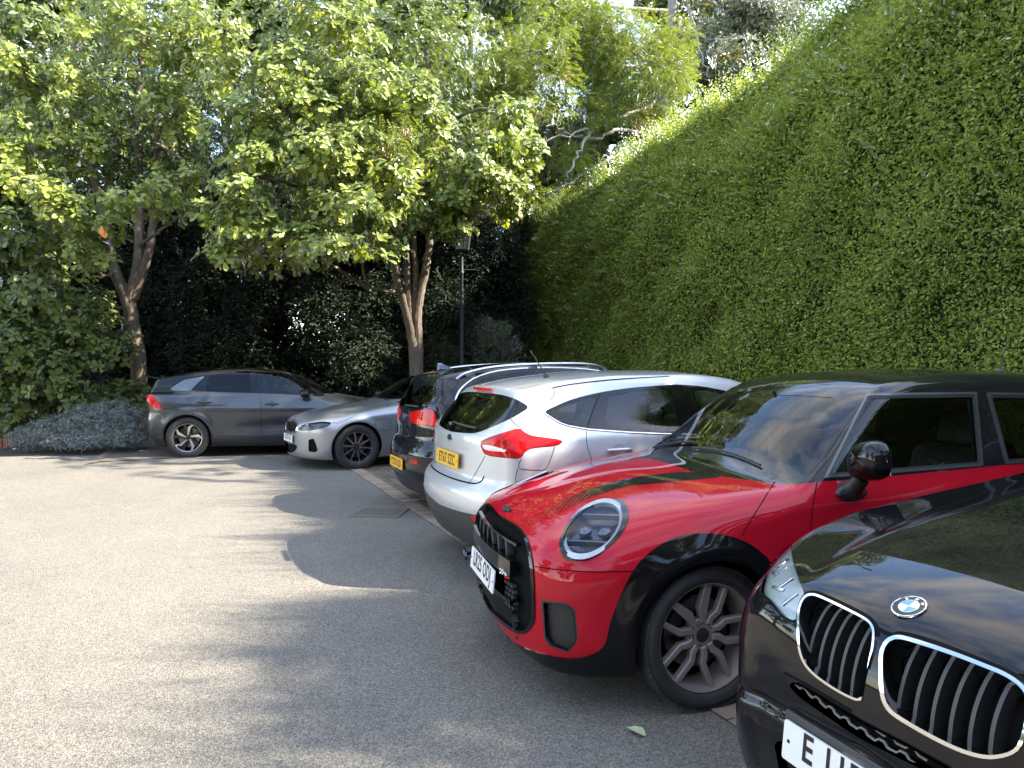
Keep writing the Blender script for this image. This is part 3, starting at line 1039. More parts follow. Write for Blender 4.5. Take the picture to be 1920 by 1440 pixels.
def cut_arches(b, wb, zr, Rf, Rr, dx_f=0.0):
    for xa, Ra in ((dx_f, Rf), (-wb, Rr)):
        d = np.hypot(b.V[:, 0] - xa, b.V[:, 2] - zr) - Ra
        b.cut(d, 'cut_out', np.abs(b.fc()[:, 1]) > .52)
    n = b.fn(); c = b.fc()
    m = (n[:, 2] < -.6) & (b.L == 0)
    b.L[m] = b.label('underbody')

def spokes_u(rim_r):
    """five U-shaped twin spokes"""
    out = []
    for k in range(5):
        a = R(36 + 72 * k)
        def tr(p): return (p[0] * math.cos(a) - p[1] * math.sin(a), p[0] * math.sin(a) + p[1] * math.cos(a))
        r = rim_r - .012
        for s in (1, -1):
            poly = [(.050, s * .003), (.088, s * .007), (.116, s * .030), (r, s * .036), (r - .002, s * .063), (.108, s * .060), (.074, s * .036), (.048, s * .030)]
            if s < 0: poly = poly[::-1]
            out.append(([tr(p) for p in poly], 0, 0))
        # web under the U
    return out

M_PROJ = simple('lamp_projector', (0.10, 0.12, 0.16), 0.2, 0.5)

def build_mini():
    b = Body(-3.07, .815,
        top=[(.815, .58), (.77, .665), (.74, .705), (.66, .765), (.5, .838), (.25, .905), (0, .948), (-.22, .968), (-.32, .978), (-.40, 1.005), (-.50, 1.055), (-.75, 1.235), (-1.0, 1.395), (-1.08, 1.425), (-1.3, 1.456), (-1.7, 1.475), (-2.2, 1.47), (-2.6, 1.445), (-2.88, 1.395), (-2.93, 1.34), (-3.07, .95)],
        crown=((-3, .10), (-1.1, .075), (-.6, .05), (-.3, .08), (.2, .13), (.75, .16)),
        sweep=((-3.0, 0), (-1.3, 0), (-1.0, .12), (-.45, .22), (-.2, .12), (.3, .08), (.8, .03)),
        rows=[[(.8, .15, .60), (.4, .15, .76), (-1.2, .15, .78), (-3.07, .15, .68)],
              [(.8, .32, .70), (.4, .32, .83), (0, .32, .845), (-1.2, .32, .84), (-2.5, .32, .855), (-3.07, .32, .76)],
              [(.8, .60, .70), (.4, .60, .835), (0, .60, .868), (-.6, .60, .872), (-2.5, .60, .872), (-3.07, .6, .79)],
              [(.8, .84, .64), (.4, .84, .775), (0, .84, .845), (-.6, .86, .860), (-1.2, .87, .862), (-2.5, .88, .85), (-3.07, .88, .77)],
              [(.8, .92, .56), (.4, .92, .70), (0, .92, .79), (-.5, .965, .808), (-1.2, .985, .812), (-2.5, 1.0, .80), (-3.07, 1.0, .73)],
              [(.8, 1.18, .5), (-.5, 1.18, .715), (-1.2, 1.19, .728), (-2.5, 1.19, .705), (-3.07, 1.19, .64)],
              [(.8, 1.39, .45), (-1.0, 1.39, .625), (-1.8, 1.39, .64), (-2.6, 1.38, .615), (-3.07, 1.38, .57)],
              [(.8, 1.54, .4), (-1.0, 1.54, .52), (-3.07, 1.54, .47)]],
        front=[(.1, .70), (.20, .755), (.28, .775), (.40, .785), (.55, .79), (.66, .785), (.75, .77), (.9, .74)],
        rear=[(.1, -2.95), (.25, -3.03), (.5, -3.07), (.7, -3.06), (.95, -3.04), (1.1, -2.99), (1.3, -2.92), (1.45, -2.85)],
        k_top=((-3, .06), (-1.0, .05), (-.5, .05), (-.3, .10), (.2, .15), (.8, .18)), k_front=.10, k_rear=.10, zbot=.165,
        plan_f=(.12, .10), plan_r=(.05, .08), hw=.82, h=.0145, zc=.6,
        dw=lambda x, z: .022 * np.exp(-((np.hypot(x, z - .315) - .37) / .06) ** 2) + .022 * np.exp(-((np.hypot(x + 2.495, z - .315) - .37) / .06) ** 2))
    root = empty('parked_car', MINI_LOC, MINI_H, 'red small hatchback with a black roof and black bonnet stripes, second from the right', 'car', 'cars parked in the bays')
    b.place(MINI_LOC, MINI_H)
    # black upper half, glass, roof
    up = [(1195, 850), (1205, 858), (1215, 867), (1247, 875), (1313, 887), (1380, 897), (1447, 906), (1490, 909), (1532, 904), (1655, 894), (1842, 876), (1920, 868), (2150, 848), (2150, 560), (1190, 560)]
    b.region('upper', up, smooth=0, far=4000, thr=-2, bound=lambda c: (c[:, 0] < -.2) & (c[:, 2] > .9))
    ws = [(1588, 744), (1545, 820), (1504, 899), (1470, 899), (1380, 876), (1290, 858), (1225, 850), (1300, 790), (1384, 738), (1480, 737)]
    p = b.region('windscreen_edge', ws, only=('upper',), smooth=1, bound=lambda c: c[:, 0] > -1.25)
    b.inset('windscreen_edge', 'windscreen', p, 3.0)
    dw_ = [(1544, 897), (1625, 738), (1831, 735), (1843, 874)]
    p = b.region('window_trim', dw_, only=('upper',), smooth=0)
    b.inset('window_trim', 'seal', p, 5.0); b.inset('seal', 'side_window', p, 9.0)
    q = [(1849, 736), (1885, 871), (2060, 855), (2040, 760), (2000, 738)]
    p = b.region('quarter_trim', q, only=('upper',), smooth=0)
    b.inset('quarter_trim', 'seal', p, 5.0); b.inset('seal', 'quarter_window', p, 9.0)
    # rear glass
    b.region('rear_window', [(0, 1.02), (.52, 1.02), (.50, 1.25), (0, 1.29)], 'rear', only=('upper', 'body'), smooth=0)
    # headlight
    hl = z1((510, 1060), (505, 1000), (540, 930), (600, 850), (690, 790), (790, 765), (860, 775), (895, 820), (900, 880), (862, 960), (790, 1040), (700, 1090), (605, 1119), (540, 1110))
    p = b.region('headlight_rim', hl, smooth=2)
    hi = z1((530, 1040), (525, 990), (560, 920), (620, 850), (700, 800), (780, 785), (840, 800), (865, 850), (855, 920), (820, 980), (760, 1040), (690, 1075), (600, 1085), (550, 1070))
    b.region('headlight_lens', hi, only=('headlight_rim',), smooth=2)
    # grille
    gr = [(923, 960), (955, 976), (984, 996), (993, 1018), (998, 1045), (1002, 1075), (1004.6, 1159), (999, 1175), (981, 1192), (950, 1177), (905, 1137), (870, 1100), (870, 950)]
    p = b.region('grille_frame', gr, smooth=1, far=500, bound=lambda c: c[:, 0] > .5)
    b.inset('grille_frame', 'grille', p, 5.5)
    gi = b.region('fog_frame', z7((440, 408), (600, 428), (650, 468), (667, 640), (652, 684), (606, 733), (488, 692), (458, 640)), smooth=0)
    b.inset('fog_frame', 'duct', gi, 4.0)
    clad = z1((918, 1172), (960, 1112), (1060, 1032), (1150, 986), (1250, 963), (1380, 961), (1500, 984), (1600, 1034), (1690, 1113)) + [(1475, 1100), (1500, 1190), (1500, 1420), (1000, 1420), (940, 1200), (960, 1203), (993, 1219)] + z7((500, 752), (650, 773), (785, 733), (828, 690), (843, 650), (860, 560), (900, 450), (950, 330))
    b.region('cladding', clad, smooth=1, thr=-.3, bound=lambda c: c[:, 0] > -.62)
    d = np.minimum(np.hypot(b.V[:, 0] + 2.495, b.V[:, 2] - .315) - .405, np.where((b.V[:, 0] > -2.3) & (b.V[:, 0] < -.3), b.V[:, 2] - .25, 9))
    b.cut(d, 'cladding', b.facemask('side'), ('body',))
    # bonnet stripes
    stp = z1((1455, 640), (1240, 610), (1000, 633), (850, 660), (700, 700), (560, 755), (430, 828), (330, 880), (280, 905), (320, 925), (440, 878), (560, 815), (700, 752), (880, 694), (1000, 684), (1250, 660))
    b.region('stripe', stp, smooth=1)
    cut_arches(b, 2.495, .315, .352, .352)
    red = paint('red_paint', (0.40, 0.004, 0.016), 0.0, 0.32, 0, .8, .018)
    roofm = paint('black_roof_paint', (0.010, 0.010, 0.011), 0, .3, 0, 1.0, .012)
    t = NT('bonnet_stripe_vinyl')
    co = t.coord('Object'); sx = t.new('SeparateXYZ', i0=co)
    m1 = t.new('Mapping', i0=co, Scale=(46, 46, 0.0), Rotation=(0, 0, R(45)))
    fx = t.new('VectorMath', _operation='FRACTION', i0=m1.outputs[0])
    dd = t.new('VectorMath', _operation='DISTANCE', i0=fx.outputs[0], i1=(.5, .5, 0))
    rad = t.new('MapRange', i0=sx.outputs[0], i1=.14, i2=.62, i3=.76, i4=.20)
    mk = t.math('LESS_THAN', dd.outputs['Value'], rad.outputs[0])
    t.bsdf(Base__Color=t.mix(mk, (.40, .004, .016, 1), (.012, .012, .013, 1)), Roughness=.4, Specular__IOR__Level=0.0, Coat__Weight=.8, Coat__Roughness=.05, Coat__IOR=1.38)
    finish_body(b, root, {
        'body': ('body', red, 0, 0, False), 'upper': ('roof', roofm, 0, .0, False),
        'windscreen_edge': ('windscreen_frit', M_BLACK_GLOSS, 0, 0, False), 'windscreen': ('windscreen', M_SCREEN, -.002, 0, False),
        'window_trim': ('window_trim', M_TRIM_GREY, .004, .012, True), 'quarter_trim': ('window_trim', M_TRIM_GREY, .004, .012, True),
        'seal': ('window_seal', M_PLASTIC, 0, 0, True), 'side_window': ('door_window', M_GLASS, -.003, 0, True), 'quarter_window': ('quarter_window', M_GLASS, -.003, 0, True),
        'rear_window': ('rear_window', M_GLASS_DARK, 0, 0, False),
        'headlight_rim': ('headlight_surround', M_BLACK_GLOSS, .004, .03, True),
        'grille_frame': ('grille_frame', M_BLACK_GLOSS, .006, .06, False), 'grille': ('grille', M_SEAM, -.045, 0, False),
        'fog_frame': ('air_duct_frame', M_PLASTIC, .0, .03, True), 'duct': ('air_duct', M_PLASTIC, -.022, -.024, True),
        'cladding': ('arch_cladding', M_BLACK_GLOSS, .006, .02, False), 'stripe': ('bonnet_stripe', t.m, 0.0006, 0, True), 'underbody': ('underbody', M_PLASTIC, 0, 0, False)}, [
        b.path_px([(1453, 903), (1430, 940), (1408, 975), (1391, 1004)]),
        b.path_px([(1532, 904), (1525, 940), (1521, 970), (1519, 1010), (1520, 1100)]),
        b.path_px([(1003, 1062), (1050, 1069), (1110, 1073), (1187, 1071)], smooth=1),
        b.path_px(z1((975, 535), (880, 545)) , smooth=0)])
    arch_liner(root, b, 0, .315, .352); arch_liner(root, b, -2.495, .315, .352)
    b.liner(['upper', 'windscreen_edge', 'window_trim', 'quarter_trim', 'seal'], root)
    # headlamps: bowl, light ring, projectors behind the lens
    sel = b.L == b.names.index('headlight_lens')
    lens = b.emit('headlight_lens', 'headlight', M_LENS, root, .001, 0, True)
    for lo in lens:
        V = np.array([v.co[:] for v in lo.data.vertices]); N = np.array([v.normal[:] for v in lo.data.vertices])
        c = V.mean(0); n = N.mean(0); n /= np.linalg.norm(n)
        u = np.cross([0, 0, 1.], n); u /= np.linalg.norm(u); w = np.cross(n, u)
        q = V - c; Cv = np.cov(np.stack([q @ u, q @ w])); ev, evec = np.linalg.eigh(Cv)
        a, bb = 2 * math.sqrt(ev[1]), 2 * math.sqrt(ev[0])
        x = u * evec[0, 1] + w * evec[1, 1]; y = np.cross(n, x)
        M = Matrix(((x[0], y[0], n[0], c[0]), (x[1], y[1], n[1], c[1]), (x[2], y[2], n[2], c[2]), (0, 0, 0, 1)))
        S = Matrix.Diagonal((a, bb, 1, 1))
        bm = bmesh.new()
        add_lathe(bm, [(-.016, .99), (-.05, .88), (-.065, .55), (-.07, .0001)], 48, 'Z')
        bmesh.ops.transform(bm, matrix=M @ S, verts=bm.verts)
        finish('headlight_bowl', bm, M_LAMP_DARK, lo)
        bm = bmesh.new()
        add_lathe(bm, [(-.012, 1.0), (-.004, .93), (-.010, .84), (-.03, .83)], 64, 'Z')
        bmesh.ops.transform(bm, matrix=M @ S, verts=bm.verts)
        finish('light_ring', bm, M_DRL, lo)
        bm = bmesh.new()
        for k, (px_, py_) in enumerate(((.0, -.34), (.0, .34))):
            r0 = len(bm.verts)
            add_lathe(bm, [(-.05, .03), (-.03, .031), (-.028, .024), (-.02, .016), (-.016, .0001)], 24, 'Z')
            bmesh.ops.transform(bm, matrix=M @ Matrix.Translation((px_ * a, py_ * bb, 0)), verts=bm.verts[r0:])
        for py_ in (-.42, .45):
            add_box(bm, M @ Vector((py_ * a, 0, -.03)), (.012, bb * 1.45, .03), M.to_3x3().to_4x4(), .003)
        finish('projector', bm, M_PROJ, lo)
    # grille furniture, laid on the recessed skin
    pl = []
    bvh = b.bvh
    def on_front(y, z, back=0.0):
        r = bvh.ray_cast(Vector((2, y, z)), Vector((-1, 0, 0)))
        return Vector((r[0].x - back, y, z)) if r[0] else None
    bm = bmesh.new()
    for zz in np.arange(.235, .395, .019):                         # lower honeycomb
        for r_, y in enumerate(np.arange(-.30, .301, .03)):
            yy = y + (.015 if int(round(zz / .019)) % 2 else 0)
            c = on_front(yy, zz, .022)
            if c: add_box(bm, c, (.014, .0245, .0035)); add_box(bm, c + Vector((0, .0145, .0095)), (.014, .0035, .019))
    finish('grille_honeycomb', bm, M_PLASTIC, root, False)
    for zz, hh, bk in ((.665, .012, .0), (.555, .075, .004), (.40, .02, .0)):   # cross bars
        bm = bmesh.new()
        pts = [on_front(y, zz, bk) for y in np.linspace(-.40, .40, 33)]
        pts = [p for p in pts if p]
        for a_, c_ in zip(pts[:-1], pts[1:]):
            mid = (a_ + c_) / 2; dl = c_ - a_
            add_box(bm, mid, (.03, dl.length * 1.04, hh), Matrix.Rotation(math.atan2(-dl.x, dl.y), 4, 'Z'))
        finish('grille_crossbar', bm, M_BLACK_GLOSS, root, False)
    bm = bmesh.new()
    for sy in (-1, 1):                                              # upper slats, side blocks and corner ducts
        for k, y in enumerate((.05, .16, .28)):
            c = on_front(sy * y, .625, .02)
            if c:
                sl = bmesh.new(); add_box(sl, c, (.04, .018, .075), Matrix.Rotation(R(18 * sy), 4, 'X'), .004); finish('grille_slat', sl, M_PLASTIC_GREY, root)
        for k in range(5):
            for j in range(3):
                y = .30 + j * .038; z = .365 + k * .026
                c = on_front(sy * (y + (k % 2) * .014), z, .016)
                if c: add_box(bm, c, (.022, .03, .012), None, .002)
        for k in range(3):
            c = on_front(sy * .36, .235 + .04 * k, .02)
            if c: add_box(bm, c, (.03, .11, .006), Matrix.Rotation(R(-12 * sy), 4, 'Z'), .001)
        for a_ in np.linspace(0, 2 * math.pi, 13)[:-1]:
            pass
    finish('grille_blocks', bm, M_PLASTIC_GREY, root, False)
    c = on_front(0, .455)
    number_plate(root, frame((c.x + .026, 0, .455), (0, 1, 0), (-.10, 0, 1)), 'LR25 ODJ', M_WHITE_PLATE)
    # emblem on the nose: roundel with wings
    c, n = b.hit((.68, 0, 3), (0, 0, -1))
    F = frame(c + n * .003, (0, 1, 0), (-1, 0, .0))
    F = frame(c + n * .003, (0, 1, 0), Vector((0, 1, 0)).cross(n) * -1)
    bm = bmesh.new()
    add_prism(bm, [tuple(p) for p in ellipse((0, 0), .024, .021, n=24)], 0, .004, F, bevel=.001)
    for s_ in (1, -1):
        w_ = [(s_ * .022, .010), (s_ * .060, .014), (s_ * .072, .011), (s_ * .064, .004), (s_ * .068, .001), (s_ * .056, -.004), (s_ * .06, -.008), (s_ * .022, -.010)]
        add_prism(bm, w_ if s_ > 0 else w_[::-1], 0, .003, F)
    finish('nose_emblem', bm, M_PLASTIC, root, False)
    # small sporty badge on the grille (checkered flag)
    c = on_front(.335, .515)
    Fb = frame(c + Vector((.018, 0, 0)), (-.5, 1, 0), (0, 0, 1))
    bm = bmesh.new(); k = .0085
    for i in range(4):
        for j in range(3):
            if (i + j) % 2 == 0: add_prism(bm, [(i * k - .022, j * k), (i * k + k - .022, j * k), (i * k + k - .02, j * k + k), (i * k - .02, j * k + k)], 0, .002, Fb)
    add_prism(bm, [(.014, 0), (.045, 0), (.047, .012), (.016, .012)], 0, .002, Fb)
    gb = finish('grille_badge', bm, M_WHITE_PLATE, root, False)
    bm = bmesh.new(); add_prism(bm, [(.014, -.012), (.05, -.012), (.051, -.004), (.015, -.004)], 0, .002, Fb)
    finish('badge_stripe', bm, M_RED_LENS, gb, False)
    # wheels
    def cap(w, y): place_text('cap_lettering', 'MINI', .011, Matrix(((-1, 0, 0, 0), (0, 0, 1, y), (0, 1, 0, 0), (0, 0, 0, 1))), M_SATIN, w, bold=.0, sx=1.0)
    st = dict(spokes=spokes_u, mat=M_ALLOY_DARK, cut=M_ALLOY_CUT, lug0=0, cap_fn=cap, disc=.66, deep=.03, bev=.005)
    for x in (0, -2.495):
        for s_ in (1, -1):
            make_wheel(root, (x, s_ * .735, .312), s_, .312, .243, .205, st, R(4) if x == 0 else 0, R(3) if x == 0 else R(40))
    # mirrors
    for s_ in (1, -1):
        bm = bmesh.new()
        bmesh.ops.create_uvsphere(bm, u_segments=40, v_segments=24, radius=1)
        for v in bm.verts:
            x, y, z = v.co
            p = 2.6
            nrm = (abs(x) ** p + abs(y) ** p + abs(z) ** p) ** (1 / p)
            x, y, z = x / nrm, y / nrm, z / nrm
            if x < 0: x *= .35
            v.co = (x * .085, y * .112 * (1 - .10 * z), z * .087 + .02 * y * s_)
        mx, my = (-.70, .985) if s_ > 0 else (-1.0, .895)          # the mirror on the far side is folded in
        bmesh.ops.transform(bm, matrix=Matrix.Translation((mx, s_ * my, 1.078)) @ Matrix.Rotation(R(-6 * s_ if s_ > 0 else 80), 4, 'Z'), verts=bm.verts)
        mo = finish('door_mirror', bm, M_BLACK_GLOSS, root, True, 60)
        bm = bmesh.new()
        add_tube(bm, [(-.70, s_ * .845, .925), (-.70, s_ * .885, .955), (-.70, s_ * .925, 1.0)], [.05, .034, .03], 16)
        bmesh.ops.scale(bm, vec=(1.25, 1, 1), space=Matrix.Translation((.70, 0, 0)), verts=bm.verts)
        add_lathe(bm, [(0, .066), (.018, .06), (.028, .04)], 24, 'Y', (0, 0, 0))
        for v in bm.verts[-72:]:
            v.co = Vector((v.co.x * 1.25 - .70, s_ * (.852 + v.co.y), .918 + v.co.z * .55))
        finish('mirror_stalk', bm, M_PLASTIC, mo)
        bm = bmesh.new(); add_box(bm, (mx - .024, s_ * my, 1.078), (.006, .15 if s_ > 0 else .02, .11), None, .0)
        finish('mirror_glass', bm, M_MIRROR, mo, False)
    # wipers, aerial
    bm = bmesh.new()
    for (y0, y1, x0, x1) in ((-.10, .50, -.435, -.475), (-.62, -.15, -.45, -.49)):
        pa = [b.hit((x0 + (x1 - x0) * t - .012 * math.sin(math.pi * t), y0 + (y1 - y0) * t, 3), (0, 0, -1)) for t in np.linspace(0, 1, 12)]
        add_tube(bm, [c + n * .011 for c, n in pa], .005, 6)
        add_tube(bm, [c + n * .006 for c, n in pa], .004, 6)
    finish('wiper', bm, M_PLASTIC, root)
    bm = bmesh.new()
    c, n = b.hit((-2.52, 0, 3), (0, 0, -1))
    add_lathe(bm, [(0, .045), (.012, .042), (.024, .024), (.028, .006)], 24, 'Z', (c.x, c.y, 0))
    for v in bm.verts: v.co.z += c.z - .002
    add_tube(bm, [(c.x, c.y, c.z + .02), (c.x - .05, c.y, c.z + .22)], [.004, .002], 6)
    finish('aerial', bm, M_PLASTIC, root)
    # cabin
    bm = bmesh.new(); add_box(bm, (-1.55, 0, .32), (2.4, 1.45, .04)); add_box(bm, (-1.5, .74, .62), (2.2, .05, .62)); add_box(bm, (-1.5, -.74, .62), (2.2, .05, .62)); finish('cabin_floor', bm, M_INTERIOR, root, False)
    bm = bmesh.new(); add_box(bm, (-.62, 0, .88), (.42, 1.38, .18), None, .05); add_box(bm, (-.80, -.36, .955), (.16, .34, .07), None, .03)
    add_tube(bm, [(-.80, .0, .90), (-.81, 0, .95)], .12, 24)
    finish('dashboard', bm, M_DASH, root)
    make_steering(root, -.98, -.36, .93)
    for s_ in (1, -1): make_seat(root, -1.48, s_ * .36, .28)
    bm = bmesh.new(); add_box(bm, (-2.25, 0, .5), (.5, 1.2, .2), None, .05); add_box(bm, (-2.52, 0, .80), (.15, 1.2, .55), Euler((0, R(-18), 0)), .05)
    finish('rear_bench', bm, M_SEAT, root)
    bm = bmesh.new(); add_box(bm, (-.93, 0, 1.30), (.02, .20, .06), None, .01); add_tube(bm, [(-.92, 0, 1.33), (-.88, 0, 1.35)], .008)
    finish('rear_view_mirror', bm, M_PLASTIC, root)
    return root, b

MINI_H = math.atan2(-math.sin(R(15)), -math.cos(R(15)))
MINI_LOC = (.63, 3.90, 0)
mini, mini_body = build_mini()
# ------------------------------------------------------------------ the black off-roader in the right foreground
def build_x4():
    b = Body(-3.75, .93,
        top=[(.93, .62), (.89, .80), (.86, .865), (.82, .905), (.75, .945), (.55, 1.0), (.2, 1.055), (-.2, 1.10), (-.6, 1.14), (-.85, 1.165), (-1.0, 1.22), (-1.3, 1.40), (-1.6, 1.55), (-1.8, 1.60), (-2.2, 1.63), (-3, 1.56), (-3.5, 1.28), (-3.75, 1.15)],
        crown=((-3, .08), (-1.6, .08), (-.9, .06), (-.4, .07), (.3, .10), (.8, .16)),
        sweep=((-3, 0), (-1.8, 0), (-1.5, .1), (-1.0, .2), (-.7, .15), (.3, .05), (.8, 0)),
        rows=[[(.9, .18, .50), (.7, .18, .64), (.4, .18, .78), (-3.7, .18, .84)],
              [(.9, .38, .56), (.7, .38, .70), (.55, .38, .79), (.35, .38, .865), (0.1, .38, .905), (-2.8, .38, .915), (-3.7, .38, .86)],
              [(.9, .62, .56), (.7, .62, .70), (.55, .62, .80), (.35, .62, .88), (0.1, .62, .93), (-2.8, .62, .94), (-3.7, .62, .88)],
              [(.9, .84, .50), (.7, .84, .635), (.55, .84, .745), (.35, .85, .85), (0.1, .86, .92), (-1, .88, .935), (-2.8, .9, .93), (-3.7, .9, .86)],
              [(.9, .94, .45), (.7, .95, .57), (.55, .96, .68), (.35, .97, .80), (0, 1.0, .90), (-1, 1.02, .91), (-2.8, 1.05, .90), (-3.7, 1.05, .82)],
              [(.9, 1.02, .40), (.7, 1.03, .52), (.55, 1.04, .62), (.35, 1.05, .73), (0, 1.08, .82), (-1, 1.12, .845), (-2.8, 1.16, .83), (-3.7, 1.15, .72)],
              [(.9, 1.34, .5), (-1.0, 1.34, .74), (-2.8, 1.35, .70), (-3.7, 1.35, .6)],
              [(.9, 1.6, .4), (-1.3, 1.6, .60), (-3.7, 1.6, .5)]],
        front=[(.1, .80), (.22, .86), (.34, .895), (.46, .91), (.58, .91), (.66, .905), (.78, .89), (.86, .87), (.94, .83), (1.1, .7)],
        rear=[(.1, -3.6), (.4, -3.73), (.7, -3.75), (1.0, -3.68), (1.3, -3.5), (1.7, -3.0)],
        k_top=((-3, .08), (-1.0, .06), (-.6, .10), (0, .11), (.35, .09), (.6, .08), (.9, .08)), k_front=.05, k_rear=.12, zbot=.2,
        plan_f=(.13, .10), plan_r=(.08, .10), hw=.88, h=.014, zc=.62, zmax=1.75,
        xgrid=np.concatenate([np.linspace(-3.75, -.9, 70), np.linspace(-.87, .93, 140)]),
        dxf=lambda y, z: -.05 * np.exp(-((y - .66) / .085) ** 2 - ((z - .56) / .12) ** 2) + .022 * np.exp(-((y - .50) / .06) ** 2 - ((z - .50) / .16) ** 2) - .018 * np.exp(-((z - .595 + .10 * np.abs(y)) / .02) ** 2) * (y < .62),
        dz=lambda x, y: .020 * (.5 - .5 * np.tanh((np.abs(y) - (.36 + .20 * np.clip(.75 - x, 0, 2))) / .035)) * np.clip((.80 - x) / .25, 0, 1) * np.clip((x + 1.2) / .3, 0, 1))
    root = empty('parked_car', X4_LOC, X4_H, 'black off-roader with chrome twin grilles and a round blue and white badge', 'car', 'cars parked in the bays')
    root.scale = (X4_S,) * 3
    b.place(X4_LOC, X4_H, X4_S)
    A = lambda *p: zx(1380, 980, 6.0, p)
    B = lambda *p: zx(1380, 1200, 6.0, p)
    D = lambda *p: zx(1600, 1100, 6.0, p)
    E = lambda *p: zx(1600, 1200, 6.0, p)
    far_o = A((700, 1100), (705, 990), (730, 900), (775, 835), (830, 805), (900, 810), (1000, 850), (1150, 920), (1300, 995), (1430, 1060), (1520, 1120), (1565, 1190), (1575, 1280), (1562, 1420)) + B((1530, 230), (1500, 480), (1470, 640), (1420, 690), (1350, 680), (1220, 620), (1050, 520), (900, 410), (800, 310), (740, 200), (705, 60))
    far_i = A((745, 1120), (745, 1000), (765, 920), (800, 860), (840, 842), (960, 885), (1150, 975), (1300, 1046), (1430, 1116), (1505, 1176), (1524, 1260), (1526, 1440)) + B((1514, 100), (1494, 300), (1470, 550), (1438, 632), (1390, 632), (1250, 567), (1080, 463), (953, 363), (855, 255), (795, 130), (775, 50))
    near_o = D((300, 870), (305, 750), (335, 660), (390, 590), (480, 553), (600, 568), (800, 632), (1000, 697), (1250, 787), (1500, 887), (1700, 967), (1850, 1057), (1930, 1130), (1990, 1210), (2010, 1300)) + E((2000, 850), (1960, 1050), (1900, 1220), (1800, 1295), (1650, 1333), (1500, 1340), (1300, 1293), (1100, 1213), (900, 1113), (700, 1003), (500, 883), (400, 803), (338, 700), (308, 560))
    near_i = D((350, 830), (360, 725), (404, 650), (482, 618), (600, 632), (800, 688), (1000, 748), (1250, 838), (1500, 943), (1700, 1028), (1845, 1115), (1882, 1180)) + E((1888, 640), (1873, 780), (1814, 950), (1734, 1095), (1655, 1200), (1556, 1265), (1420, 1270), (1250, 1212), (1050, 1122), (850, 1012), (650, 892), (505, 802), (446, 762), (396, 680), (366, 560), (354, 450))
    for sd_, o_, i_ in ((-1, far_o, far_i), (1, near_o, near_i)):
        bd = (lambda c: (c[:, 1] < 0) & (c[:, 0] > .5)) if sd_ < 0 else (lambda c: (c[:, 1] >= 0) & (c[:, 0] > .5))
        o_ = b.region('rim_now', o_, side=sd_, smooth=1, bound=bd)
        b.inset('rim_now', 'kidney', o_, 4.2 if sd_ < 0 else 7.5, side=sd_)
        b.L[b.L == b.label('rim_now')] = b.label('kidney_frame')
    hl = A((640, 203), (560, 233), (470, 303), (410, 373), (360, 490), (318, 620), (288, 740), (298, 800), (345, 828), (420, 925), (490, 1020), (560, 1075), (694, 1112), (700, 1000), (722, 912), (778, 802), (740, 720), (700, 620), (650, 470), (625, 350), (622, 250))
    b.region('headlight', hl, side=-1, smooth=1, bound=lambda c: c[:, 0] > .1)
    b.region('intake', B((612, 440), (900, 600), (1250, 815), (1640, 1045), (1920, 1195), (2300, 1410), (2700, 1630), (2700, 1850), (2300, 1620), (1920, 1385), (1640, 1225), (1300, 1025), (1000, 820), (760, 655), (645, 545)), side=-1, smooth=1, bound=lambda c: c[:, 0] > .5)
    b.region('lower_intake', B((455, 1145), (560, 1125), (680, 1185), (690, 1700), (560, 1700), (500, 1350)), side=-1, smooth=1, bound=lambda c: c[:, 0] > .3)
    cut_arches(b, 2.81, .36, .405, .405)
    blk = paint('black_car_paint', (0.006, 0.006, 0.0075), 0.0, .25, 0, 1.0, .006)
    b.region('side_window', [(-1.15, 1.15), (-1.75, 1.50), (-2.4, 1.53), (-3.0, 1.46), (-3.35, 1.25), (-3.3, 1.19), (-2, 1.17)], 'side', smooth=1, bound=lambda c: c[:, 2] > 1.1)
    b.region('windscreen', [(-.92, 0), (-.98, .4), (-1.1, .68), (-1.3, .66), (-1.62, .56), (-1.66, 0)], 'top', smooth=0, bound=lambda c: c[:, 2] > 1.1)
    finish_body(b, root, {
        'body': ('body', blk, 0, 0, False), 'side_window': ('side_window', M_GLASS_DARK, 0, 0, True), 'windscreen': ('windscreen', M_GLASS_DARK, 0, 0, False),
        'kidney_frame': ('grille_surround', M_CHROME, .006, .075, True), 'kidney': ('grille_backing', M_SEAM, -.075, 0, True),
        'intake': ('bumper_intake', M_SEAM, -.03, -.04, False), 'lower_intake': ('lower_intake', M_PLASTIC, -.02, -.03, True),
        'underbody': ('underbody', M_PLASTIC, 0, 0, False)}, [])
    lens = b.emit('headlight', 'headlight', M_LENS, root, .001, 0, True)
    bowls = b.emit('headlight', 'headlight_bowl', M_REFLECTOR_GREY, root, -.010, -.012, True)
    for l_, w_ in zip(lens, bowls):
        w_.parent = l_
        s_ = 1 if np.mean([v.co.y for v in l_.data.vertices]) > 0 else -1
        bm = bmesh.new()
        for (pu, pv, r) in ():
            c, n = b.hit_px(pu, pv); c, n = Vector((c.x, s_ * abs(c.y), c.z)), Vector((n.x, s_ * abs(n.y), n.z))
            if c is None: continue
            F = frame(c - n * .030, n.orthogonal(), n.cross(n.orthogonal()))
            r0 = len(bm.verts)
            add_lathe(bm, [(-.01, r * 1.25), (.03, r * 1.2), (.032, r * 1.08), (.0, r), (.004, r * .8), (.016, r * .5), (.02, .0001)], 28, 'Z')
            bmesh.ops.transform(bm, matrix=F, verts=bm.verts[r0:])
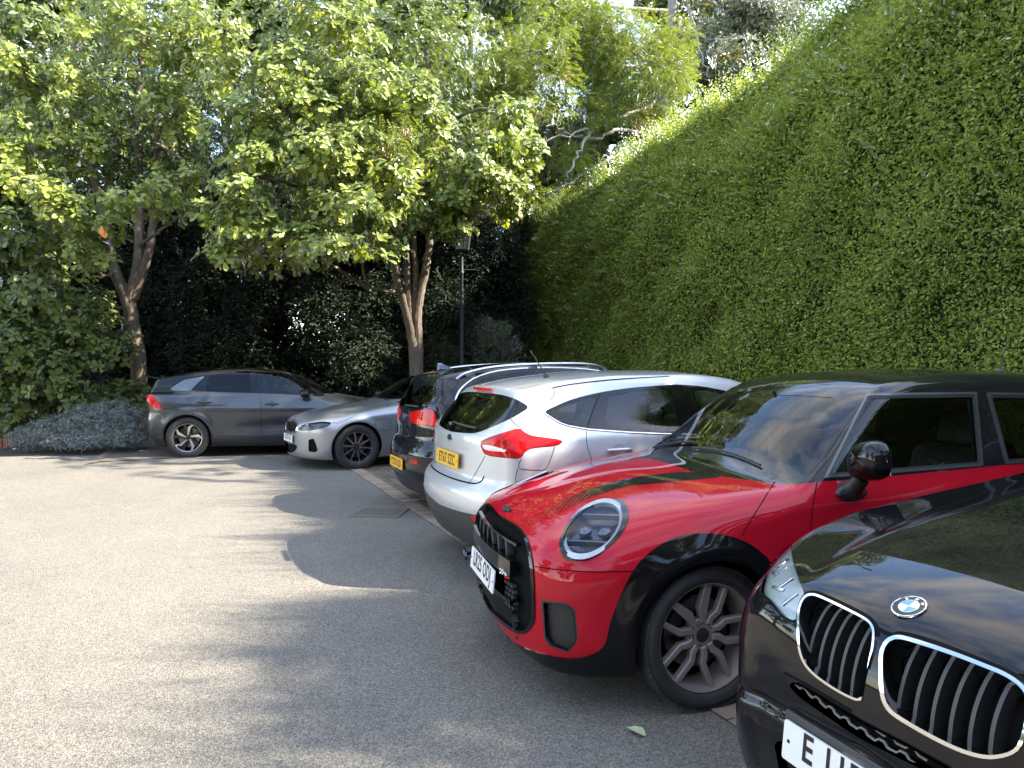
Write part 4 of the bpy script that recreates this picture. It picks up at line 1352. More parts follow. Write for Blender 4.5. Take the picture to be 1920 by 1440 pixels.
        for (pu, pv, a_) in ((1450, 1070, 20), (1466, 1052, -30), (1456, 1100, 50), (1478, 1120, 10), (1470, 1090, -50)) if s_ < 0 else ():
            c, n = b.hit_px(pu, pv); c, n = Vector((c.x, s_ * abs(c.y), c.z)), Vector((n.x, s_ * abs(n.y), n.z))
            if c is None: continue
            F = frame(c - n * .011, n.orthogonal(), n.cross(n.orthogonal()))
            add_box(bm, (0, 0, 0), (.06, .012, .012), F @ Matrix.Rotation(R(a_), 4, 'Z'), .003)
        finish('projector', bm, M_REFLECTOR, l_)
    # grille fins
    for sd_ in (-1, 1):
        bm = bmesh.new()
        for k in range(6 if sd_ > 0 else 5):
            y = sd_ * (.078 + k * .045 if sd_ > 0 else .066 + k * .041)
            pr = None
            for z in np.linspace(.71, .91, 20):
                c, n = b.hit((2, y, z), (-1, 0, 0))
                if c is None or c.x < .825 - .12 * abs(y): continue
                x0 = c.x - .030 - .014 * ((z - .77) / .14) ** 2
                cur = [bm.verts.new((x0, y - .005, z)), bm.verts.new((x0, y + .005, z)), bm.verts.new((x0 - .05, y + .004, z)), bm.verts.new((x0 - .05, y - .004, z))]
                if pr:
                    for q in range(4): bm.faces.new((pr[q], pr[(q + 1) % 4], cur[(q + 1) % 4], cur[q])).material_index = 1 if q == 0 else 0
                pr = cur
        finish('grille_fins', bm, [M_PLASTIC, M_FIN_EDGE], root, False)
    zz = B((612, 470), (700, 550), (730, 530), (770, 570), (800, 620), (840, 655), (870, 635), (905, 660), (930, 710), (990, 765), (1020, 745), (1065, 775), (1090, 830), (1155, 885), (1185, 865), (1230, 890), (1255, 945), (1340, 1005), (1375, 985), (1430, 1020), (1455, 1075), (1545, 1140), (1580, 1115), (1640, 1150), (1680, 1220), (1785, 1275), (1820, 1250), (1890, 1290), (1930, 1360), (2030, 1420))
    up_ = [(x + 17, y - 9) for x, y in zz]
    sh = lambda path, d: [(p - n * d, n) for p, n in path]
    ribbons('honeycomb_mesh', [sh(b.path_px(zz, 3, 0), .012), sh(b.path_px(up_, 3, 0), .012)], M_ZIG, root, .0045, .001, .006)
    gap = A((690, 1110), (702, 985), (726, 890), (770, 815), (825, 778), (900, 780), (1000, 818), (1150, 885), (1300, 958), (1440, 1030), (1535, 1095), (1588, 1180), (1598, 1280))
    gap2 = D((262, 470), (430, 548), (520, 518), (700, 552), (1000, 650), (1250, 750), (1500, 850), (1750, 950), (1960, 1080))
    ribbons('panel_gap', [b.path_px(gap, 4, 1), b.path_px(gap2, 4, 1)], M_SEAM, root, .010, .0015, 0, False)
    ribbons('panel_gap', [b.path_px(A((290, 800), (345, 835), (420, 932), (490, 1028), (560, 1085), (690, 1122)), 4, 1)], M_SEAM, root, .006, .0015, 0, False)
    ribbons('panel_gap', [b.path_px(B((545, 365), (700, 450), (1000, 620), (1300, 800)), 4, 1)], M_SEAM, root, .006, .0015, 0, False)
    # badge
    c, n = b.hit_px(1705, 1139)
    ax = Vector((0, 1, 0)); F = frame(c + n * .001, ax, n.cross(ax))
    bm = bmesh.new()
    add_lathe(bm, [(0, .0445), (.004, .0435), (.0045, .0405), (.003, .040)], 64, 'Z')
    add_lathe(bm, [(.003, .0265), (.0042, .026), (.0042, .0250), (.003, .0248)], 64, 'Z')
    bmesh.ops.transform(bm, matrix=F, verts=bm.verts)
    bd_ = finish('badge', bm, M_CHROME, root, True)
    bm = bmesh.new(); add_lathe(bm, [(.0032, .0405), (.0034, .0255), (.003, .0001)], 64, 'Z'); bmesh.ops.transform(bm, matrix=F, verts=bm.verts)
    finish('badge_ring', bm, M_BLACK_GLOSS, bd_)
    bm = bmesh.new()
    for q in range(4):
        pts = [(0, 0)] + [(.0250 * math.cos(R(90 * q + 7.5 * t)), .0250 * math.sin(R(90 * q + 7.5 * t))) for t in range(13)]
        f = bm.faces.new([bm.verts.new(F @ Vector((x, y, .0040))) for x, y in pts]); f.material_index = q % 2
    finish('roundel', bm, [M_LED_WHITE, M_LED_BLUE], bd_, False)
    for ch, a_ in (('B', 135), ('M', 90), ('W', 45)):
        Mx = F @ Matrix.Rotation(R(a_ - 90), 4, 'Z') @ Matrix.Translation((0, .0330, .0040))
        place_text('badge_lettering', ch, .010, Mx, M_CHROME, bd_, bold=.01, sx=.9)
    # plate: hung on a flat carrier in front of the bumper
    c, n = b.hit((2, 0, PLATE_X4_Z), (-1, 0, 0))
    bm = bmesh.new(); add_box(bm, (c.x - .045, 0, PLATE_X4_Z), (.09, .56, .15), Euler((0, R(-6), 0)), .012); finish('plate_carrier', bm, M_PLASTIC, root)
    number_plate(root, frame((c.x + .012, 0, PLATE_X4_Z), (0, 1, 0), (-.10, 0, 1)), 'E 117 LJR', M_WHITE_PLATE)
    def sp(rim_r):
        out = []
        for k in range(5):
            a = R(72 * k)
            tr = lambda p: (p[0] * math.cos(a) - p[1] * math.sin(a), p[0] * math.sin(a) + p[1] * math.cos(a))
            out.append(([tr(p) for p in [(.05, -.03), (rim_r - .01, -.055), (rim_r - .01, .055), (.05, .03)]], 0, 0))
        return out
    for x in (0, -2.81):
        for s_ in (1, -1): make_wheel(root, (x, s_ * .80, .36), s_, .36, .25, .245, dict(spokes=sp, mat=M_SATIN), 0, 0)
    arch_liner(root, b, 0, .36, .405); arch_liner(root, b, -2.81, .36, .405)
    for s_ in (1, -1):
        bm = bmesh.new(); bmesh.ops.create_uvsphere(bm, u_segments=24, v_segments=16, radius=1)
        bmesh.ops.transform(bm, matrix=Matrix.Translation((-1.6, s_ * 1.0, 1.26)) @ Matrix.Diagonal((.09, .13, .09, 1)), verts=bm.verts)
        add_tube(bm, [(-1.58, s_ * .80, 1.18), (-1.6, s_ * .95, 1.22)], .035, 10)
        finish('door_mirror', bm, M_BLACK_GLOSS, root)
    return root, b

M_REFLECTOR_GREY = simple('lamp_bowl_grey', (0.46, 0.49, 0.48), 0.22, 0.65)
M_ZIG = simple('honeycomb_edge', (.20, .19, .18), .4)
M_FIN_EDGE = simple('grille_fin_edge', (0.040, 0.037, 0.034), 0.5)
X4_H = math.pi + R(21)
X4_LOC = (1.628, 2.03, 0)
X4_S = .935
PLATE_X4_Z = .51
x4, x4_body = build_x4()
# ------------------------------------------------------------------ the silver hatchback
def spokes_n(n, w0, w1, a0=0, cut=0):
    def fn(rim_r):
        out = []
        for k in range(n):
            a = R(a0 + 360 / n * k)
            tr = lambda p: (p[0] * math.cos(a) - p[1] * math.sin(a), p[0] * math.sin(a) + p[1] * math.cos(a))
            out.append(([tr(p) for p in [(.045, -w0), (rim_r - .01, -w1), (rim_r - .01, w1), (.045, w0)]], cut, 0))
        return out
    return fn

def bar_handle(b, root, px, length, mat, name='door_handle', sd=-1, thick=.022, ydir=None):
    """pull handle standing off the door skin at a picture point; and its mirror twin"""
    c, n = b.hit_px(*px)
    for s_ in (1, -1):
        cc = Vector((c.x, c.y * s_, c.z)); nn = Vector((n.x, n.y * s_, n.z))
        F = frame(cc + nn * .004, (1, 0, 0), nn.cross(Vector((1, 0, 0))))
        bm = bmesh.new()
        add_lathe(bm, [(0, .042), (-.004, .030), (-.012, .0001)], 24, 'Z')
        for v in bm.verts: v.co.x *= 1.25
        bmesh.ops.transform(bm, matrix=F, verts=bm.verts)
        cup = bm
        r0 = len(cup.verts)
        pts = [(-length / 2, 0, .004), (-length / 2 + .02, 0, .026), (length / 2 - .02, 0, .026), (length / 2, 0, .004)]
        add_tube(cup, [F @ Vector(p) for p in chaikin(pts, 2, False)], thick * .55, 10)
        finish(name, cup, mat, root)

def build_focus():
    b = Body(-3.49, .90,
        top=[(.90, .60), (.85, .70), (.78, .77), (.6, .86), (.2, .96), (-.25, 1.035), (-.35, 1.06), (-1.05, 1.37), (-1.3, 1.43), (-1.7, 1.462), (-2.2, 1.458), (-2.7, 1.415), (-3.02, 1.355), (-3.10, 1.335), (-3.14, 1.28), (-3.49, .98)],
        crown=((-3.4, .12), (-3.0, .10), (-1.3, .08), (-.4, .08), (.3, .13)),
        sweep=((-3.5, 0), (-3.14, 0), (-3.0, .05), (-1.4, 0), (-1.1, .1), (-.4, .22), (-.1, .1), (.8, .03)),
        rows=[[(.9, .2, .68), (.4, .2, .80), (-2.6, .2, .80), (-3.49, .2, .66)],
              [(.9, .40, .74), (.4, .40, .87), (-2.6, .40, .89), (-3.1, .40, .86), (-3.49, .4, .72)],
              [(.9, .60, .76), (.4, .60, .885), (0, .6, .905), (-2.6, .60, .91), (-3.1, .6, .885), (-3.49, .6, .76)],
              [(.9, .80, .72), (.4, .80, .86), (-.3, .8, .895), (-2.6, .84, .905), (-3.1, .86, .875), (-3.49, .86, .76)],
              [(.9, .90, .66), (.4, .92, .77), (-.3, .94, .868), (-2.6, 1.0, .875), (-3.1, 1.0, .83), (-3.49, 1.0, .72)],
              [(.9, 1.0, .6), (-.3, 1.01, .82), (-1.3, 1.03, .835), (-2.6, 1.09, .81), (-3.1, 1.11, .745), (-3.49, 1.1, .64)],
              [(.9, 1.24, .5), (-.6, 1.24, .745), (-1.6, 1.25, .755), (-2.6, 1.26, .70), (-3.1, 1.24, .655), (-3.49, 1.24, .58)],
              [(.9, 1.40, .45), (-1.1, 1.40, .66), (-2.0, 1.41, .665), (-2.7, 1.38, .60), (-3.1, 1.36, .56), (-3.49, 1.36, .5)],
              [(.9, 1.55, .4), (-1.1, 1.55, .5), (-3.49, 1.55, .45)]],
        front=[(.1, .80), (.3, .87), (.5, .89), (.65, .89), (.8, .85), (1, .8)],
        rear=[(.1, -3.30), (.25, -3.40), (.40, -3.465), (.52, -3.485), (.60, -3.478), (.655, -3.45), (.70, -3.405), (.80, -3.40), (.92, -3.395), (1.0, -3.385), (1.06, -3.34), (1.2, -3.23), (1.32, -3.14), (1.38, -3.12), (1.6, -3.1)],
        k_top=((-3.4, .06), (-3.0, .05), (-1.0, .05), (-.3, .10), (.8, .15)), k_front=.08, k_rear=.07, zbot=.2,
        plan_f=(.2, .15), plan_r=(.10, .10), hw=.88, h=.02, zc=.62,
        xgrid=np.concatenate([np.linspace(-3.49, -1.3, 150), np.linspace(-1.27, .90, 80)]),
        dw=lambda x, z: .016 * np.exp(-((np.hypot(x, z - .32) - .38) / .06) ** 2) + .020 * np.exp(-((np.hypot(x + 2.648, z - .32) - .38) / .07) ** 2))
    root = empty('parked_car', FOC_LOC, FOC_H, 'silver hatchback parked nose in, beside the red car', 'car', 'cars parked in the bays')
    b.place(FOC_LOC, FOC_H)
    S = -1
    rw = z4((560, 580), (700, 603), (800, 611), (860, 607), (980, 560), (1115, 498), (1200, 450), (1252, 414), (1190, 372), (1090, 330), (980, 310), (820, 303), (600, 400))
    p = b.region('rear_glass_edge', rw, side=S, smooth=1, bound=lambda c: c[:, 0] < -2.9)
    b.region('rear_window', z4((560, 570), (700, 590), (800, 597), (850, 590), (1000, 460), (1130, 385), (1120, 360), (1050, 330), (900, 318), (600, 400)), side=S, only=('rear_glass_edge',), smooth=1)
    tl = z4((878, 680), (905, 655), (1050, 605), (1180, 566), (1210, 600), (1270, 628), (1400, 645), (1480, 656), (1503, 674), (1480, 694), (1440, 708), (1290, 720), (1240, 735), (1207, 762), (1190, 803), (1060, 795), (920, 776), (895, 735))
    p = b.region('tail_edge', tl, side=S, smooth=1, bound=lambda c: c[:, 0] < -2.6)
    b.inset('tail_edge', 'tail_lamp', p, 1.3, side=S)
    b.region('reverse_lamp', z4((892, 697), (950, 700), (1040, 722), (1098, 742), (1090, 752), (960, 742), (912, 730)), side=S, only=('tail_lamp',), smooth=1)
    dlo = z1((415, 277), (480, 245), (560, 211), (640, 188), (735, 166), (900, 141), (1040, 130), (1135, 124), (1180, 122), (1300, 130), (1480, 165), (1640, 235), (1790, 330), (1850, 400), (1500, 405), (1215, 399), (960, 391), (750, 376), (660, 369), (530, 346), (455, 302))
    b.region('pillar_trim', dlo, side=S, smooth=1, bound=lambda c: (c[:, 0] > -3.1) & (c[:, 2] > .95))
    b.region('quarter_window', z1((440, 277), (560, 226), (722, 184), (690, 270), (656, 356), (540, 338), (470, 305)), side=S, only=('pillar_trim',), smooth=0)
    b.region('rear_door_window', z1((790, 190), (900, 165), (1130, 140), (1170, 280), (1200, 388), (960, 380), (800, 370), (766, 340), (770, 270)), side=S, only=('pillar_trim',), smooth=0)
    b.region('front_door_window', z1((1235, 145), (1350, 150), (1480, 178), (1620, 242), (1765, 335), (1800, 394), (1310, 392), (1275, 290)), side=S, only=('pillar_trim',), smooth=0)
    b.region('lower_bumper', z4((420, 1040), (450, 1072), (520, 1118), (640, 1170), (800, 1215), (1000, 1242), (1300, 1252), (1500, 1250), (1500, 1600), (420, 1600)), side=S, smooth=1, bound=lambda c: (c[:, 0] < -2.95) & (c[:, 2] < .55))
    b.region('reflector', z4((800, 1221), (870, 1236), (943, 1246), (955, 1275), (930, 1300), (885, 1296), (845, 1275)), side=S, only=('lower_bumper',), smooth=1)
    b.region('windscreen', [(-.40, 0), (-.46, .4), (-.62, .68), (-.9, .60), (-1.12, .55), (-1.16, 0)], 'top', smooth=0, bound=lambda c: c[:, 2] > 1.02)
    cut_arches(b, 2.648, .32, .365, .365)
    sil = paint('silver_paint', (0.54, 0.545, 0.56), 0.45, .36, .0, 1.0, .05)
    finish_body(b, root, {
        'body': ('body', sil, 0, 0, False), 'rear_glass_edge': ('rear_window_surround', M_BLACK_GLOSS, 0, 0, False), 'rear_window': ('rear_window', M_GLASS, 0, 0, False),
        'tail_edge': ('tail_lamp_seal', M_SEAM, 0, 0, True), 'tail_lamp': ('tail_lamp', M_RED_LENS, .004, .02, True), 'reverse_lamp': ('reversing_lamp', M_REVERSE, .004, .01, True),
        'pillar_trim': ('pillar_trim', M_BLACK_GLOSS, 0, 0, True), 'quarter_window': ('quarter_window', M_GLASS, -.002, 0, True),
        'rear_door_window': ('rear_door_window', M_GLASS, -.003, 0, True), 'front_door_window': ('front_door_window', M_GLASS, -.003, 0, True),
        'lower_bumper': ('lower_bumper', M_PLASTIC_GREY, .003, .02, False), 'reflector': ('rear_reflector', M_RED_LENS, .004, .01, True),
        'windscreen': ('windscreen', M_SCREEN, 0, 0, False), 'underbody': ('underbody', M_PLASTIC, 0, 0, False)}, [
        b.path_px(z1((738, 172), (690, 280), (662, 370), (657, 400), (662, 470), (690, 555)), 4, 1),
        b.path_px(z1((1185, 124), (1225, 250), (1262, 400), (1290, 520), (1300, 640)), 4, 1),
        b.path_px(z4((1440, 708), (1415, 790), (1390, 850), (1365, 888), (1260, 886), (1165, 876), (1175, 830), (1192, 800)), 4, 1),
        b.path_px(z4((918, 780), (880, 850), (830, 940), (790, 995)), 4, 1),
        b.path_px(z4((1110, 500), (1140, 540), (1180, 564)), 4, 1),
        b.path_px(z4((1395, 258), (1432, 278), (1440, 310), (1420, 350), (1370, 385), (1262, 412)), 4, 1),
        b.path_px(z4((1165, 876), (1145, 930), (1150, 990)), 4, 1)])
    ribbons('tailgate_gap', [b.path_view([(-.60, .74), (-.57, .69), (-.50, .672), (0, .665), (.50, .672), (.57, .69), (.60, .74)], 'rear', 1)], M_SEAM, root, .012, .0015, 0, False)
    ribbons('window_chrome', [b.path_px(z1((418, 282), (455, 308), (530, 352), (660, 376), (750, 383), (960, 398), (1215, 406), (1480, 412)), 4, 1)], M_CHROME, root, .013, .001, .004)
    ribbons('roof_seam', [b.path_px(z4((1425, 268), (1600, 236), (1920, 203), (2300, 182)), 4, 1)], M_SEAM, root, .012, .001)
    arch_liner(root, b, 0, .32, .365); arch_liner(root, b, -2.648, .32, .365)
    b.liner(['pillar_trim', 'rear_glass_edge'], root)
    for x in (0, -2.648):
        for s_ in (1, -1): make_wheel(root, (x, s_ * .775, .32), s_, .32, .222, .215, dict(spokes=spokes_n(10, .018, .016), mat=M_SATIN), 0, 0)
    bar_handle(b, root, (1161, 844), .19, sil)
    bar_handle(b, root, (1420, 850), .19, sil)
    # rear furniture
    zp = .80
    c, n = b.hit((-6, 0, zp), (1, 0, 0))
    number_plate(root, frame((c.x - .022, 0, zp), (0, -1, 0), (.06, 0, 1)), 'ET67 SZC', M_YELLOW_PLATE)
    c, n = b.hit((-6, 0, .955), (1, 0, 0))
    F = frame(c + n * .002, (0, -1, 0), n.cross(Vector((0, -1, 0))))
    bm = bmesh.new(); add_prism(bm, [tuple(q) for q in ellipse((0, 0), .058, .024, n=32)], 0, .005, F, bevel=.0015); ob = finish('badge', bm, M_CHROME, root, False)
    bm = bmesh.new(); add_prism(bm, [tuple(q) for q in ellipse((0, 0), .050, .018, n=32)], .005, .0058, F); finish('badge_oval', bm, simple('badge_blue', (.012, .03, .12), .2, coat=1), ob, False)
    place_text('badge_lettering', 'Ford', .017, F @ Matrix.Translation((0, 0, .0065)), M_CHROME, ob, bold=.0, sx=1.1, shear=.25)
    c, n = b.hit((-6, .40, .715), (1, 0, 0))
    F = frame(c + n * .002, (0, -1, 0), n.cross(Vector((0, -1, 0))))
    place_text('tailgate_lettering', 'FOCUS', .026, F, M_CHROME, root, bold=.01, sx=1.25)
    bm = bmesh.new()
    c, n = b.hit((-6, -.0, 1.30), (1, 0, 0))
    c2, n2 = b.hit((-3.085, 0, 3), (0, 0, -1))
    add_box(bm, (c2.x - .05, 0, c2.z - .018), (.03, .34, .02), None, .004); finish('high_brake_lamp', bm, M_RED_LENS, root)
    bm = bmesh.new()
    pa = [b.hit((-6, y, 1.055 + .01 * math.sin(y * 4)), (1, 0, 0)) for y in np.linspace(.05, -.42, 10)]
    add_tube(bm, [c + n * .014 for c, n in pa], .009, 8); add_tube(bm, [c + n * .006 for c, n in pa], .006, 6)
    c, n = b.hit((-6, .05, 1.04), (1, 0, 0)); add_lathe(bm, [(-.03, .03), (.0, .028), (.004, .01)], 16, 'X', (c.x - .01, .05, 1.04))
    finish('rear_wiper', bm, M_PLASTIC, root)
    bm = bmesh.new()
    for y in (-.62, -.24, .24, .62):
        c, n = b.hit((-6, y, .50), (1, 0, 0)); F = frame(c, n.orthogonal(), n.cross(n.orthogonal()))
        r0 = len(bm.verts); add_lathe(bm, [(0, .013), (.002, .0125), (.002, .010), (.0005, .0098), (.0006, .0001)], 16, 'Z'); bmesh.ops.transform(bm, matrix=F, verts=bm.verts[r0:])
    finish('parking_sensor', bm, sil, root)
    bm = bmesh.new()
    add_tube(bm, [(-3.15, -.52, .215), (-3.40, -.52, .200), (-3.455, -.52, .196)], [.036, .038, .042], 20, cap=False)
    finish('exhaust_pipe', bm, M_CHROME, root)
    bm = bmesh.new()
    c, n = b.hit_px(1024, 708)
    add_lathe(bm, [(0, .026), (.012, .022), (.03, .010)], 16, 'Z', (c.x, c.y, c.z - .004))
    for v in bm.verts: v.co.z += c.z - .004 if v.co.z < .2 else 0
    add_tube(bm, [(c.x, c.y, c.z + .015), (c.x - .13, c.y, c.z + .20)], [.0055, .004], 8)
    finish('aerial', bm, M_PLASTIC, root)
    for s_ in (1, -1):
        bm = bmesh.new(); bmesh.ops.create_uvsphere(bm, u_segments=28, v_segments=18, radius=1)
        bmesh.ops.transform(bm, matrix=Matrix.Translation((-.72, s_ * 1.0, 1.06)) @ Matrix.Diagonal((.075, .12, .08, 1)), verts=bm.verts)
        add_tube(bm, [(-.70, s_ * .83, .99), (-.72, s_ * .95, 1.02)], .03, 10)
        finish('door_mirror', bm, sil, root)
    bm = bmesh.new(); add_box(bm, (-1.9, 0, .34), (2.9, 1.5, .04)); add_box(bm, (-1.7, .78, .66), (2.6, .05, .64)); add_box(bm, (-1.7, -.78, .66), (2.6, .05, .64)); add_box(bm, (-3.0, 0, .6), (.05, 1.3, .6)); finish('cabin_floor', bm, M_INTERIOR, root, False)
    bm = bmesh.new(); add_box(bm, (-.75, 0, .93), (.5, 1.42, .2), None, .05); finish('dashboard', bm, M_DASH, root)
    make_steering(root, -1.1, -.37, .95)
    for s_ in (1, -1): make_seat(root, -1.62, s_ * .37, .30)
    for y in (-.42, .42): make_seat(root, -2.42, y, .32)
    return root, b

M_REVERSE = simple('reversing_lens', (0.72, 0.66, 0.62), 0.2, 0.0, 1.0)
FOC_H = R(23)
FOC_LOC = (2.655, 6.82, 0)
focus, focus_body = build_focus()
# ------------------------------------------------------------------ the three cars further back
def build_niro():
    b = Body(-3.53, .85,
        top=[(.85, .62), (.78, .80), (.6, .92), (.2, 1.0), (-.2, 1.06), (-.4, 1.11), (-1.1, 1.45), (-1.5, 1.52), (-2.2, 1.535), (-2.8, 1.49), (-3.2, 1.42), (-3.28, 1.39), (-3.32, 1.33), (-3.53, 1.04)],
        crown=((-3.4, .12), (-1.3, .08), (-.4, .08), (.3, .13)), sweep=((-3.5, 0), (-1.4, 0), (-1.1, .1), (-.4, .2), (-.1, .1), (.8, .03)),
        rows=[[(.85, .2, .68), (.4, .2, .80), (-2.6, .2, .80), (-3.53, .2, .68)], [(.85, .42, .74), (.4, .42, .87), (-2.6, .42, .89), (-3.53, .42, .74)],
              [(.85, .66, .76), (.4, .66, .885), (-2.6, .66, .90), (-3.1, .66, .88), (-3.53, .66, .76)], [(.85, .88, .70), (.4, .88, .83), (-.3, .9, .885), (-2.6, .95, .89), (-3.1, .96, .865), (-3.53, .96, .74)],
              [(.85, 1.0, .6), (-.3, 1.02, .83), (-2.6, 1.08, .835), (-3.1, 1.1, .79), (-3.53, 1.1, .66)], [(.85, 1.3, .5), (-.6, 1.3, .71), (-2.6, 1.3, .68), (-3.1, 1.3, .62), (-3.53, 1.3, .54)],
              [(.85, 1.46, .45), (-1.1, 1.46, .60), (-2.6, 1.46, .57), (-3.2, 1.42, .52), (-3.53, 1.42, .48)], [(.85, 1.6, .4), (-1.1, 1.6, .5), (-3.53, 1.6, .45)]],
        front=[(.1, .78), (.4, .84), (.7, .84), (1, .7)], rear=[(.1, -3.36), (.25, -3.44), (.45, -3.52), (.60, -3.525), (.68, -3.50), (.76, -3.45), (.9, -3.44), (1.04, -3.42), (1.12, -3.40), (1.2, -3.34), (1.34, -3.28), (1.6, -3.2)],
        k_top=((-3.4, .06), (-1.0, .05), (-.3, .10), (.8, .15)), k_front=.08, k_rear=.07, zbot=.2, plan_f=(.2, .15), plan_r=(.14, .13), hw=.87, h=.024, zc=.62,
        xgrid=np.concatenate([np.linspace(-3.53, -1.8, 90), np.linspace(-1.75, .85, 60)]))
    root = empty('parked_car', NIRO_LOC, NIRO_H, 'black estate car with roof rails, reversed tail lamps behind the silver hatchback', 'car', 'cars parked in the bays')
    root['label'] = 'glossy black car with silver roof rails, parked beyond the silver hatchback'
    b.place(NIRO_LOC, NIRO_H); S = -1
    p = b.region('tail_edge', z4((350, 468), (362, 448), (420, 436), (515, 420), (540, 445), (557, 490), (556, 556), (500, 553), (400, 546), (360, 525)), side=S, smooth=1, bound=lambda c: c[:, 0] < -2.8)
    b.inset('tail_edge', 'tail_lamp', p, .8, side=S)
    b.region('rear_window', z4((300, 400), (430, 270), (470, 245), (560, 265), (612, 300), (560, 360), (520, 410), (395, 432)), side=S, smooth=1, bound=lambda c: (c[:, 0] < -3.0) & (c[:, 2] > .95))
    b.region('side_window', [(-.55, 1.06), (-1.15, 1.38), (-1.6, 1.455), (-2.3, 1.46), (-2.75, 1.40), (-3.02, 1.26), (-3.12, 1.14), (-2.9, 1.13), (-2, 1.10)], 'side', smooth=1, bound=lambda c: c[:, 2] > 1.0)
    b.region('lower_bumper', [(0, -.2), (.95, -.2), (.95, .40), (.70, .42), (.60, .36), (0, .36)], 'rear', smooth=0, bound=lambda c: c[:, 0] < -3.1)
    b.region('reflector', z4((357, 805), (415, 815), (415, 842), (365, 835)), side=S, smooth=0, bound=lambda c: c[:, 0] < -3.2, only=('body', 'lower_bumper'))
    b.region('windscreen', [(-.46, 0), (-.52, .4), (-.68, .66), (-1.1, .56), (-1.2, .52), (-1.24, 0)], 'top', smooth=0, bound=lambda c: c[:, 2] > 1.05)
    cut_arches(b, 2.70, .33, .375, .375)
    pm = paint('deep_black_paint', (0.008, 0.009, 0.013), 0.1, .25, 0, 1.0, .015)
    finish_body(b, root, {'body': ('body', pm, 0, 0, False), 'tail_edge': ('tail_lamp_seal', M_SEAM, 0, 0, True), 'tail_lamp': ('tail_lamp', M_RED_LENS, .006, .02, True),
        'rear_window': ('rear_window', M_GLASS_DARK, 0, 0, False), 'side_window': ('side_window', M_GLASS_DARK, 0, 0, True), 'lower_bumper': ('lower_bumper', M_PLASTIC, .004, .02, False),
        'reflector': ('rear_reflector', M_RED_LENS, .004, .01, True), 'windscreen': ('windscreen', M_SCREEN, 0, 0, False), 'underbody': ('underbody', M_PLASTIC, 0, 0, False)},
        [b.path_px(z4((720, 210), (705, 250), (660, 300), (620, 300)), 3, 1), b.path_view([(-.86, 1.02), (-.80, .75), (0, .70), (.80, .75), (.86, 1.02)], 'rear', 1)])
    ribbons('window_chrome', [b.path_view([(-3.15, 1.10), (-3.05, 1.27), (-2.78, 1.425), (-2.3, 1.482), (-1.6, 1.478), (-1.12, 1.40)], 'side', -1)], M_CHROME, root, .022, .002, .006)
    for s_ in (1, -1):
        bm = bmesh.new()
        pts = [b.hit((x, s_ * .575, 3), (0, 0, -1))[0] + Vector((0, 0, h)) for x, h in ((-3.05, .0), (-2.95, .045), (-2.6, .055), (-1.9, .055), (-1.45, .045), (-1.32, .0))]
        add_tube(bm, [Vector(q) for q in chaikin([tuple(p) for p in pts], 2, False)], .016, 8)
        for x in (-2.9, -2.2, -1.5):
            c = b.hit((x, s_ * .575, 3), (0, 0, -1))[0]; add_box(bm, (c.x, c.y, c.z + .02), (.10, .022, .06), None, .004)
        finish('roof_rail', bm, M_SATIN, root)
    c, n = b.hit((-2.98, 0, 3), (0, 0, -1))
    bm = bmesh.new(); lo = [(-.09, 0), (.10, 0), (.04, .03), (-.05, .068), (-.085, .07)]
    add_prism(bm, lo, -.018, .018, frame((c.x, .0, c.z - .004), (1, 0, 0), (0, 0, 1)), bevel=.006); finish('shark_fin_aerial', bm, simple('fin_blue_grey', (.20, .25, .33), .2, 0, 1), root)
    zp = .485; c, n = b.hit((-6, 0, zp), (1, 0, 0))
    number_plate(root, frame((c.x - .008, 0, zp), (0, -1, 0), (.02, 0, 1)), 'YC70 UCK', M_YELLOW_PLATE)
    for s_ in (1, -1):
        bm = bmesh.new(); bmesh.ops.create_uvsphere(bm, u_segments=20, v_segments=12, radius=1)
        bmesh.ops.transform(bm, matrix=Matrix.Translation((-.72, s_ * 1.0, 1.12)) @ Matrix.Diagonal((.08, .12, .08, 1)), verts=bm.verts)
        add_tube(bm, [(-.70, s_ * .80, 1.06), (-.72, s_ * .95, 1.09)], .03, 8); finish('door_mirror', bm, pm, root)
    c, n = b.hit((-6, 0, .97), (1, 0, 0)); F = frame(c + n * .002, (0, -1, 0), n.cross(Vector((0, -1, 0))))
    bm = bmesh.new(); add_prism(bm, [tuple(q) for q in ellipse((0, 0), .065, .032, n=24)], 0, .005, F); ob = finish('badge', bm, M_CHROME, root, False)
    bm = bmesh.new(); pa = [b.hit((-6, y, 1.085), (1, 0, 0)) for y in np.linspace(.0, -.40, 8)]
    add_tube(bm, [c + n * .012 for c, n in pa], .010, 8); finish('rear_wiper', bm, M_PLASTIC, root)
    for x in (0, -2.70):
        for s_ in (1, -1): make_wheel(root, (x, s_ * .77, .33), s_, .33, .225, .205, dict(spokes=spokes_n(5, .03, .03), mat=M_SATIN), 0, 0)
    arch_liner(root, b, 0, .33, .375); arch_liner(root, b, -2.70, .33, .375)
    bm = bmesh.new(); add_box(bm, (-1.75, 0, .7), (2.3, 1.4, .66)); finish('cabin_interior', bm, M_INTERIOR, root, False)
    return root, b

